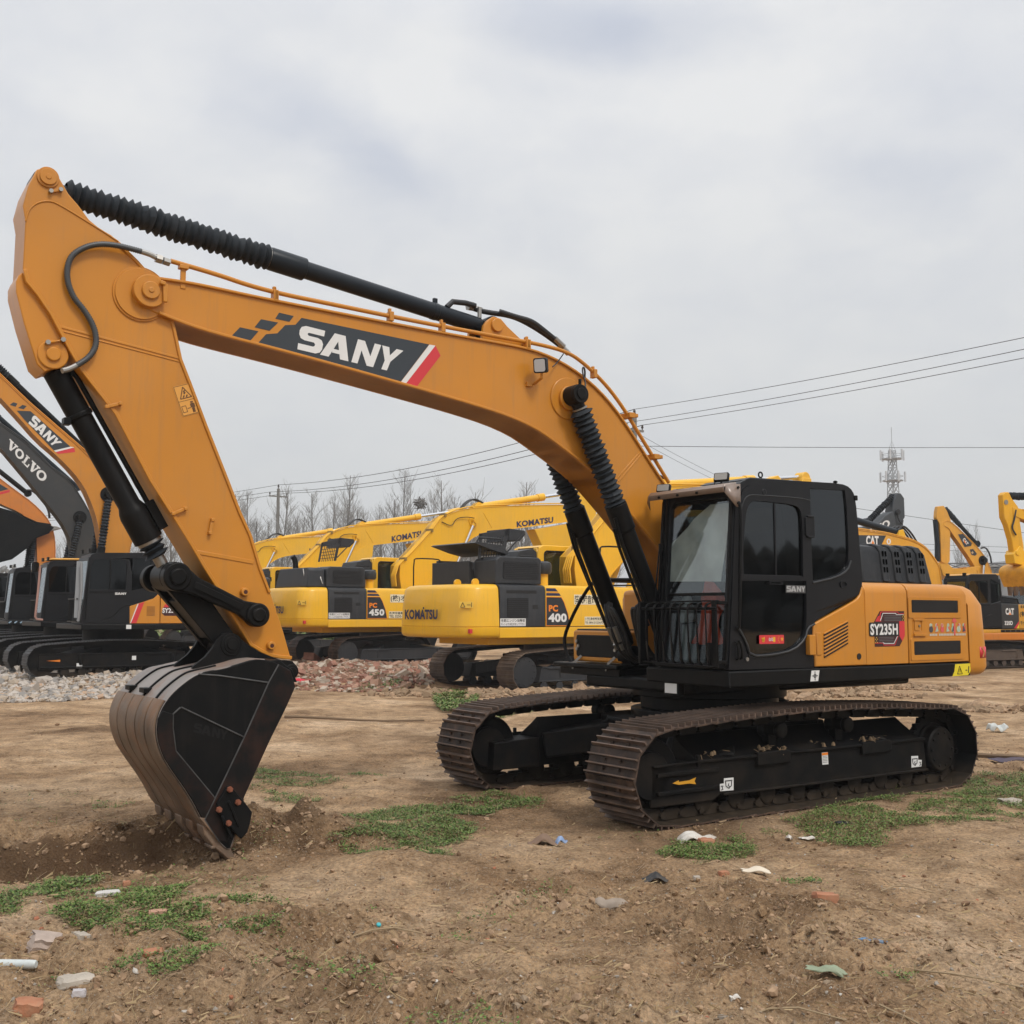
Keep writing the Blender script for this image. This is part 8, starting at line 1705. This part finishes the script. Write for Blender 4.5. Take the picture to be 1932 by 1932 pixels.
crumple('cloth_scrap', 'greycloth', .26, .13, .10, mat('grey dusty cloth', (.30, .245, .195), .9, dirt=.4, dscale=14), 'dusty grey brown cloth standing half out of the dug soil', 'cloth', -.55, 11)
chunk('brick', 'brick', (.15, .085, .06), BRK, 'whole orange brick lying alone in the right foreground', 'brick', .12, 4, (0, 6))
chunk('plastic_slab', 'blueslab', (.19, .055, .018), mat('faded blue plastic', (.11, .21, .34), .6, dirt=.5, dscale=25), 'faded blue plastic strip lying on the soil', 'plastic', -.25, 5, (0, 4), rough=.03)
crumple('plastic_piece', 'greenlid', .22, .09, .04, mat('pale green plastic', (.24, .29, .19), .5, dirt=.4, dscale=14), 'pale green curved plastic piece near the bottom right', 'plastic', -.5, 13, .004)
chunk('stone', 'whitestone', (.15, .075, .04), mat('white flat stone', (.55, .53, .50), .8, dirt=.2), 'long white flat stone in the clover left of the bucket', 'stone', .5, 6, sub=3)
g = G(); g.lathe((0, 0, 0), (0, 0, .02), [(0, .014), (.008, .014), (.012, .011)], 16); o = g.build('bottle_cap', mat('teal plastic', (.05, .38, .42), .4)); x, y = TR['l_cap'][0]; o.location = (x, y, hz1(x, y) + .006); o.rotation_euler = (.5, .3, 0); tag(o, 'small teal bottle cap on the bare soil', 'bottle cap')
x, y = TR['l_tube'][0]; g = G(); g.lathe((-.26, 0, 0), (.14, 0, .02), [(0, .016), (.1, .023), (.3, .022), (.335, .020), (.34, .016)], 14); o = g.build('plastic_tube', mat('milky plastic tube', (.52, .56, .55), .35, dirt=.35, dscale=18)); o.location = (x, y, hz1(x, y) + .016); o.rotation_euler = (0, .02, -.12); tag(o, 'milky plastic tube lying at the left edge', 'tube')
chunk('concrete_lump', 'lump', (.16, .13, .10), mat('pinkish concrete', (.40, .32, .27), .95, var=.25, dscale=12, bump=.5, bscale=40), 'pinkish broken concrete lump at the left, above the plastic tube', 'concrete lump', .4, 8, (10, 15), sub=3, rough=.2)
chunk('concrete_lump', None, (.09, .08, .06), STN, 'smaller pale concrete lump leaning on the pinkish one', 'concrete lump', 1.1, 18, (10, 15), xy=(-2.28, 6.06), sub=3, rough=.2)
chunk('brick', 'brickleft', (.12, .095, .075), BRK, 'chunky orange brick in the bottom left corner', 'brick', .3, 9, (5, 10), sub=3); chunk('stone', 'stoneb', (.06, .05, .045), mat('lilac grey stone', (.45, .42, .42), .85), 'lilac grey stone right of the chunky corner brick', 'stone', .3, 10, sub=3, rough=.18)
chunk('stone', None, (.15, .09, .07), STN, 'tan angular stone behind the chunky corner brick', 'stone', .5, 21, (8, 0), xy=(-2.0, 5.28), sub=3, rough=.2)
crumple('rag', 'rag', .26, .14, .07, mat('brown muddy rag', (.20, .13, .09), .9, dirt=.6, dscale=20), 'muddy brown rag heap with a blue tip, before the far track', 'rag', .1, 14); 
o = crumple('blue_wrapper', 'rag', .12, .06, .06, mat('blue white wrapper', (.20, .30, .50), .5, dirt=.5, dscale=40, dirt_col=(.5, .5, .5)), 'crumpled blue wrapper on the right end of the muddy rag', 'wrapper', .4, 15); o.location.x += .14
crumple('red_cloth', 'redcloth', .50, .36, .10, mat('bright red cloth', (.50, .02, .04), .8), 'bright red cloth in front of the broken brick heap', 'cloth', .1, 16)
crumple('plastic_bag', 'bag2', .36, .22, .20, mat('grey white bag', (.48, .50, .48), .5, dirt=.3), 'grey white crumpled bag behind the big machine, at right', 'plastic bag', .3, 17); crumple('cloth_scrap', 'cloth2', .55, .28, .08, mat('purple black cloth', (.07, .055, .085), .7, dirt=.4), 'purple black cloth on the soil at the right edge', 'cloth', -.1, 19)
chunk('stone', 'darkstone', (.2, .12, .08), STN, 'greyish stone in the clover right of the near track', 'stone', .2, 12, sub=3, rough=.18); chunk('brick', 'brick2', (.07, .05, .04), BRK, 'small orange brick bit left of the cream foam sheet', 'brick', .4, 14); chunk('brick', 'brick3', (.05, .045, .04), BRK, 'tiny orange brick bit above the long white stone', 'brick', .4, 15); chunk('brick', 'brick4', (.10, .07, .06), BRK, 'orange brick half sunk in soil below the left clover', 'brick', .2, 16, (8, 0)); chunk('brick', None, (.11, .07, .05), mat('pale pink brick', (.44, .25, .17), .9), 'pale pink brick bit inside the left clover patch', 'brick', .2, 17, xy=(-2.02, 6.53))
crumple('rubber_scrap', 'blackrub', .17, .08, .02, mat('flat black rubber', (.015, .015, .015), .7), 'flat black rubber scrap in the clover beside the near track', 'scrap', .1, 22); crumple('plastic_bag', 'foamr', .16, .07, .10, PLW, 'white scrap stuck at the foot of the far track', 'scrap', .1, 23) if False else None
chunk('stone', 'stonec', (.05, .04, .03), STN, 'pale pebble just right of the black leathery scrap', 'stone', .1, 24); crumple('paper_scrap', 'whitebit', .06, .04, .02, PLW, 'white paper scrap among straw at the bottom', 'scrap', .1, 25)
WOOD = mat('weathered stick', (.17, .115, .07), .9)
x, y = TR['l_stick1'][0]; stick('branch', [(x - 1.0, y + .1, .03), (x - .3, y, .05), (x + .5, y - .15, .04), (x + 1.3, y + .05, .03)], .025, WOOD, 'long thin branch on the soil right of the bucket', 'branch')
stick('branch', [(5.35, 13.9, .05), (5.7, 13.7, .07), (6.2, 13.45, .05), (6.5, 13.3, .04)], .035, WOOD, 'brown branch beside the purple black cloth', 'branch')
for pts, lb in (([(2.0, 5.72, .015), (2.2, 5.55, .03), (2.45, 5.38, .015)], 'thin straight twig right of the pale green plastic piece'), ([(.95, 5.05, .01), (1.2, 5.08, .02), (1.45, 4.98, .01)], 'crooked twig at the bottom, below the white paper scrap'), ([(-.95, 6.2, .012), (-.7, 6.35, .03), (-.5, 6.40, .012)], 'pale twig beside the old track print'), ([(1.65, 5.15, .01), (1.75, 5.0, .03), (1.82, 4.88, .01)], 'short leaning twig under the pale green plastic piece'), ([(2.35, 7.25, .012), (2.5, 7.33, .03), (2.68, 7.2, .012)], 'forked twig on bare soil at the right')): stick('twig', pts, .006, mat('pale twig', (.30, .22, .13), .85), lb, 'twig')
# ================================================================== trees, poles, wires, tower, buildings
BARK = mat('bare grey bark', (.17, .16, .15), .9); TWIG = mat('bare grey twigs', (.25, .24, .23), .9)
def bare_tree(seed, H, first=False):
    r = random.Random(seed); g = G(); lean = (r.uniform(-.02, .02), r.uniform(-.02, .02)); P = [(lean[0] * H * t + .12 * math.sin(t * 5 + seed), lean[1] * H * t, H * t) for t in [i / 8. for i in range(9)]]
    g.tube(P, [.11 * (1 - .9 * i / 8) + .010 for i in range(9)], 6)
    c = G()
    def at(t): k = min(7, int(t * 8)); return Vector(P[k]).lerp(Vector(P[k + 1]), t * 8 - k)
    def twig(o, d, L, rr, depth):
        q = [o]; dd = d.copy()
        for i in range(3): dd = (dd + Vector((r.uniform(-.12, .12), r.uniform(-.12, .12), .12))).normalized(); q.append(q[-1] + dd * (L / 3))
        c.tube(q, [rr, rr * .8, rr * .6, rr * .35], 3 if depth else 4)
        if depth < 2:
            for i in range(6 if depth == 0 else 3):
                t = r.uniform(.2, 1); k = min(2, int(t * 3)); b = q[k].lerp(q[k + 1], t * 3 - k); e = (d + Vector((r.uniform(-.7, .7), r.uniform(-.7, .7), r.uniform(-.05, .6)))).normalized(); twig(b, e, L * r.uniform(.35, .6), rr * .55, depth + 1)
    for k in range(r.choice((1, 2, 2, 3))): # extra leaders
        a = r.uniform(0, 6.28); twig(at(r.uniform(.15, .4)), Vector((math.cos(a), math.sin(a), r.uniform(2.4, 4.0))).normalized(), H * r.uniform(.30, .44), .06, 0)
    n = int(32 + H * 1.2)
    for i in range(n):
        t = .30 + .68 * (i + r.random()) / n; a = r.uniform(0, 6.28); up = r.uniform(.8, 2.3); d = Vector((math.cos(a), math.sin(a), up)).normalized(); twig(at(t), d, (1.15 - t) * H * r.uniform(.2, .40), .022 * (1.15 - t) + .008, 0)
    R = empty('bare_tree', (0, 0, 0)); g.build('trunk', BARK, R); c.build('crown', TWIG, R, smooth=False); return R
protos = [bare_tree(100 + i, 1.0 * h) for i, h in enumerate((12.5, 11.5, 13.2, 10.5, 12.0))]
used = set(); tr_ = random.Random(77); spots = []
px_ = 436.0
while px_ < 1010: spots.append((px_, tr_.uniform(78, 98), tr_.uniform(.74, 1.08))); px_ += tr_.choice((6, 9, 14, 20, 27))
spots += [(282, 80, .95), (300, 88, .9), (322, 84, .85), (1030, 90, .85), (1060, 92, .8), (1150, 95, .8), (100, 95, .7), (128, 90, .7), (1812, 150, .75), (1826, 155, .7), (1842, 150, .7), (240, 95, .8)]
for i, (px, Z, s) in enumerate(spots):
    k = i % 5; p = protos[k]
    if k in used:
        o = p.copy(); COL.objects.link(o)
        for ch in p.children: c = ch.copy(); COL.objects.link(c); c.parent = o
    else: o = p; used.add(k)
    o.location = ((px - 966) / 2094 * Z, Z, 0); o.scale = (s * 1.1, s * 1.1, s * .93 * (Z / 88.)); o.rotation_euler = (0, 0, tr_.uniform(0, 6.28))
    tag(o, 'leafless slender tree in the row of bare trees behind the yard', 'tree', 'bare trees behind the yard')
g = G(); rn = random.Random(4); Z = 82; c = Vector(((792 - 966) / 2094 * Z, Z, 1.75 + (1158 - 951) / 2094 * Z))
for i in range(70): d = Vector((rn.gauss(0, 1), rn.gauss(0, 1), rn.gauss(0, .8))).normalized(); e = Vector((rn.gauss(0, 1), rn.gauss(0, 1), rn.gauss(0, 1))).normalized(); g.tube([c + d * .32 - e * .25, c + d * .36 + e * .25], .035, 3)
tag(g.build('bird_nest', BARK), 'dark round bird nest high in a bare tree', 'nest')
# far wood fading out behind
n = 12000; fx0 = rng.uniform(-150, 150, n); fx0 = np.where(rng.uniform(0, 1, n) < .65, rng.uniform(-150, -40, n), rng.uniform(60, 170, n)); fy = rng.uniform(180, 250, n); hmx = 7.5 + 5 * fbm(fx0 * .06, fy * .02, 5, 3); z = rng.uniform(0, 1, n) ** .7 * hmx; r_ = rng.uniform(.2, .6, n)
lumps('far_wood', np.stack([fx0, fy], 1), r_, [mat('far wood grey', (.16, .16, .15), 1), mat('far wood grey light', (.21, .205, .19), 1)], squash=(.8, 1.3), z=z, jit=.5)
POLE = mat('concrete pole', (.20, .19, .175), .85); WIRE = mat('cable', (.045, .045, .045), .6)
def pole(x, y, H, label, arms, r=.16):
    R = empty('utility_pole', (x, y, 0), math.atan2(-33.4, 23.7) + math.pi / 2, label, 'utility pole', 'utility poles carrying the cables')
    g = G(); g.lathe((0, 0, 0), (0, 0, H), [(0, r * 1.15), (H, r * .7)], 12); g.build('post', POLE, R)
    for z, w_ in arms:
        g = G(); g.box((-w_, -.05, z - .05), (w_, .05, z + .05)); a = g.build('crossarm', POLE, R)
        for xx in (-w_ + .06, w_ - .06): g = G(); g.lathe((xx, 0, z + .05), (xx, 0, z + .30), [(0, .025), (.08, .03), (.1, .06), (.15, .065), (.17, .04), (.22, .06), (.25, .03)], 10); g.build('insulator', mat('brown insulator', (.06, .045, .04), .3), a)
    g = G(); g.lathe((0, 0, H), (0, 0, H + .35), [(0, .03), (.1, .03), (.12, .075), (.18, .08), (.2, .05), (.26, .07), (.34, .03)], 10); g.build('insulator', mat('brown insulator', (.06, .045, .04), .3), R); return R
pole(-18.0, 85.0, 11.3, 'tall thin pole with two crossarms in front of the bare trees', [(10.7, .75), (6.5, 1.1), (3.6, .7)])
pole(5.75, 51.6, 11.0, 'pole whose top with insulators shows just behind the orange boom', [(10.35, .55)])
pole(31, 17, 11.2, 'pole outside the picture on the right', [(10.5, .7)]) if False else None
def cable(a, b, sag, r, label, group=None):
    g = G(); a = Vector(a); b = Vector(b); g.tube([a.lerp(b, t / 24.) - Vector((0, 0, sag * 4 * (t / 24.) * (1 - t / 24.))) for t in range(25)], r, 4); return tag(g.build('cable', WIRE), label, 'cable', group)
wd = Vector((.815, .578, 0))
for k, (o, z1, z2) in enumerate(((0, 11.6, 11.35), (-.7, 11.0, 10.65), (.7, 11.0, 10.65))):
    lb = ('topmost of the three cables between the two poles', 'middle cable between the two poles', 'lowest cable between the two poles')[k]
    cable(Vector((-18, 85, z1)) + wd * o, Vector((5.75, 51.6, z2)) + wd * o * .75, .7, .020, lb)
    lb = ('topmost of the three cables rising to the right edge', 'middle of the three cables rising to the right edge', 'lowest of the three cables rising to the right edge')[k]
    cable(Vector((5.75, 51.6, z2)) + wd * o * .75, Vector((29.4, 18.2, 11.0 + (.35 if k == 0 else 0))) + wd * o * .9, .5, .013, lb)
    cable(Vector((-18, 85, z1)) + wd * o, Vector((-60, 95, 9.0)) + wd * o, .8, .018, 'cable running from the tall thin pole to the left behind the boom', 'cables left of the tall pole')
cable((5.75, 51.6, 9.6), (90, 66, 13.5), .6, .016, 'single cable crossing in front of the lattice tower')
cable((22, 72, 8.7), (92, 98, 3.2), .3, .018, 'thin cable sloping down behind the dark stick peak')
for k in range(2): cable((34, 100, 8.2 - .5 * k), (120, 122, 8.6 - .5 * k), .5, .02, 'thin cable above the grey shed', 'cables above the grey shed')
for k in range(2): cable((5.9, 51.6, 10.2 - .3 * k), (21, 75, 8.4 - .3 * k), .4, .009, 'thin cable sloping down towards the cab roof', 'cables towards the cab roof')
# lattice tower
TX_, TY_ = 79.8, 231.0; GS = mat('galvanised steel', (.34, .35, .36), .6, metal=.2)
R = empty('lattice_tower', (TX_, TY_, 0), .4, 'grey lattice mobile phone tower with two antenna platforms', 'tower')
def hw_(z): return 1.75 - 1.25 * z / 36.
zs_ = [0] + [i * 1.8 for i in range(1, 21)]
for sx, sy in ((1, 1), (1, -1), (-1, 1), (-1, -1)): g = G(); g.tube([(sx * hw_(z), sy * hw_(z), z) for z in zs_], .10, 5); g.build('leg', GS, R)
g = G()
for z0, z1 in zip(zs_[:-1], zs_[1:]):
    a, b = hw_(z0), hw_(z1)
    for s in (1, -1):
        for p, q in (((a, s * a, z0), (-b, s * b, z1)), ((-a, s * a, z0), (b, s * b, z1)), ((s * a, a, z0), (s * b, -b, z1)), ((s * a, -a, z0), (s * b, b, z1)), ((b, s * b, z1), (-b, s * b, z1)), ((s * b, b, z1), (s * b, -b, z1))): g.bar(p, q, .11, .11)
g.build('bracing', GS, R)
g = G(); g.tube([(0, 0, 36), (0, 0, 41)], .07, 5); g.tube([(.5, .5, 36), (0, 0, 38.2), (-.5, -.5, 36)], .06, 4); g.tube([(.5, -.5, 36), (0, 0, 38.2), (-.5, .5, 36)], .06, 4); g.build('mast', GS, R)
for z in (34.2, 29.6):
    g = G(); g.cyl((0, 0, z), (0, 0, z + .18), 2.1, n=12); g.tube([(2.1 * math.cos(a / 6 * math.pi), 2.1 * math.sin(a / 6 * math.pi), z + 1.0) for a in range(13)], .06, 4); pf = g.build('platform', GS, R)
    for i in range(6): a = i * math.pi / 3 + z; g = G(); x, y = 2.45 * math.cos(a), 2.45 * math.sin(a); g.bar((x, y, z - .2), (x, y, z + 1.9), .32, .22); g.bar((x * .9, y * .9, z + .7), (x, y, z + .7), .08, .08); g.build('antenna', mat('pale antenna', (.48, .49, .50), .5), pf)
g = G(); g.lathe((0, -1.0, 23.5), (0, -1.5, 23.5), [(0, .3), (.4, .75), (.5, .75)], 16); g.build('dish', mat('pale antenna', (.48, .49, .50), .5), R)
# grey shed with an open canopy at the right
R = empty('grey_shed', (62, 136, 0), 0, 'grey shed with an open framed canopy beyond the right hand machines', 'building')
WALLG = mat('grey rendered wall', (.25, .265, .28), .9, var=.1, dscale=.3)
g = G(); g.box((-3.0, 0, 0), (26, 12, 7.2)); g.build('wall', WALLG, R); g = G(); g.prism([(-3.5, 7.6), (26, 8.0), (26, 9.4), (3, 8.8), (-3.5, 8.1)], -.6, 12.5); g.build('roof', mat('pale sheet roof', (.40, .41, .42), .6), R)
g = G()
for i in range(9): x = -9 + 1.9 * i; g.bar((x, -1, 7.3), (x + 1.9, -1, 7.9), .1, .1); g.bar((x, -1, 7.9), (x + 1.9, -1, 7.3), .1, .1); g.bar((x, -1, 0), (x, -1, 7.4), .16, .16)
g.bar((-9, -1, 7.3), (26, -1, 7.3), .14, .14); g.bar((-9, -1, 7.95), (26, -1, 7.95), .16, .16); g.build('canopy_frame', mat('dark steel frame', (.09, .095, .10), .6), R)
# ------------------------------------------------------------------ the air: a thin even haze
hv = bpy.data.materials.new('haze air'); hv.use_nodes = True; _t = hv.node_tree; _t.nodes.clear()
_o = _t.nodes.new('ShaderNodeOutputMaterial'); _v = _t.nodes.new('ShaderNodeVolumePrincipled'); _v.inputs['Color'].default_value = (.975, .985, 1.0, 1); _v.inputs['Density'].default_value = .0008; _v.inputs['Anisotropy'].default_value = .2
_t.links.new(_v.outputs[0], _o.inputs['Volume'])
g = G(); g.box((-1850, -40, -1.6), (1850, 3250, 46)); hz_ = g.build('haze', hv, None, smooth=False); tag(hz_, kind='stuff')
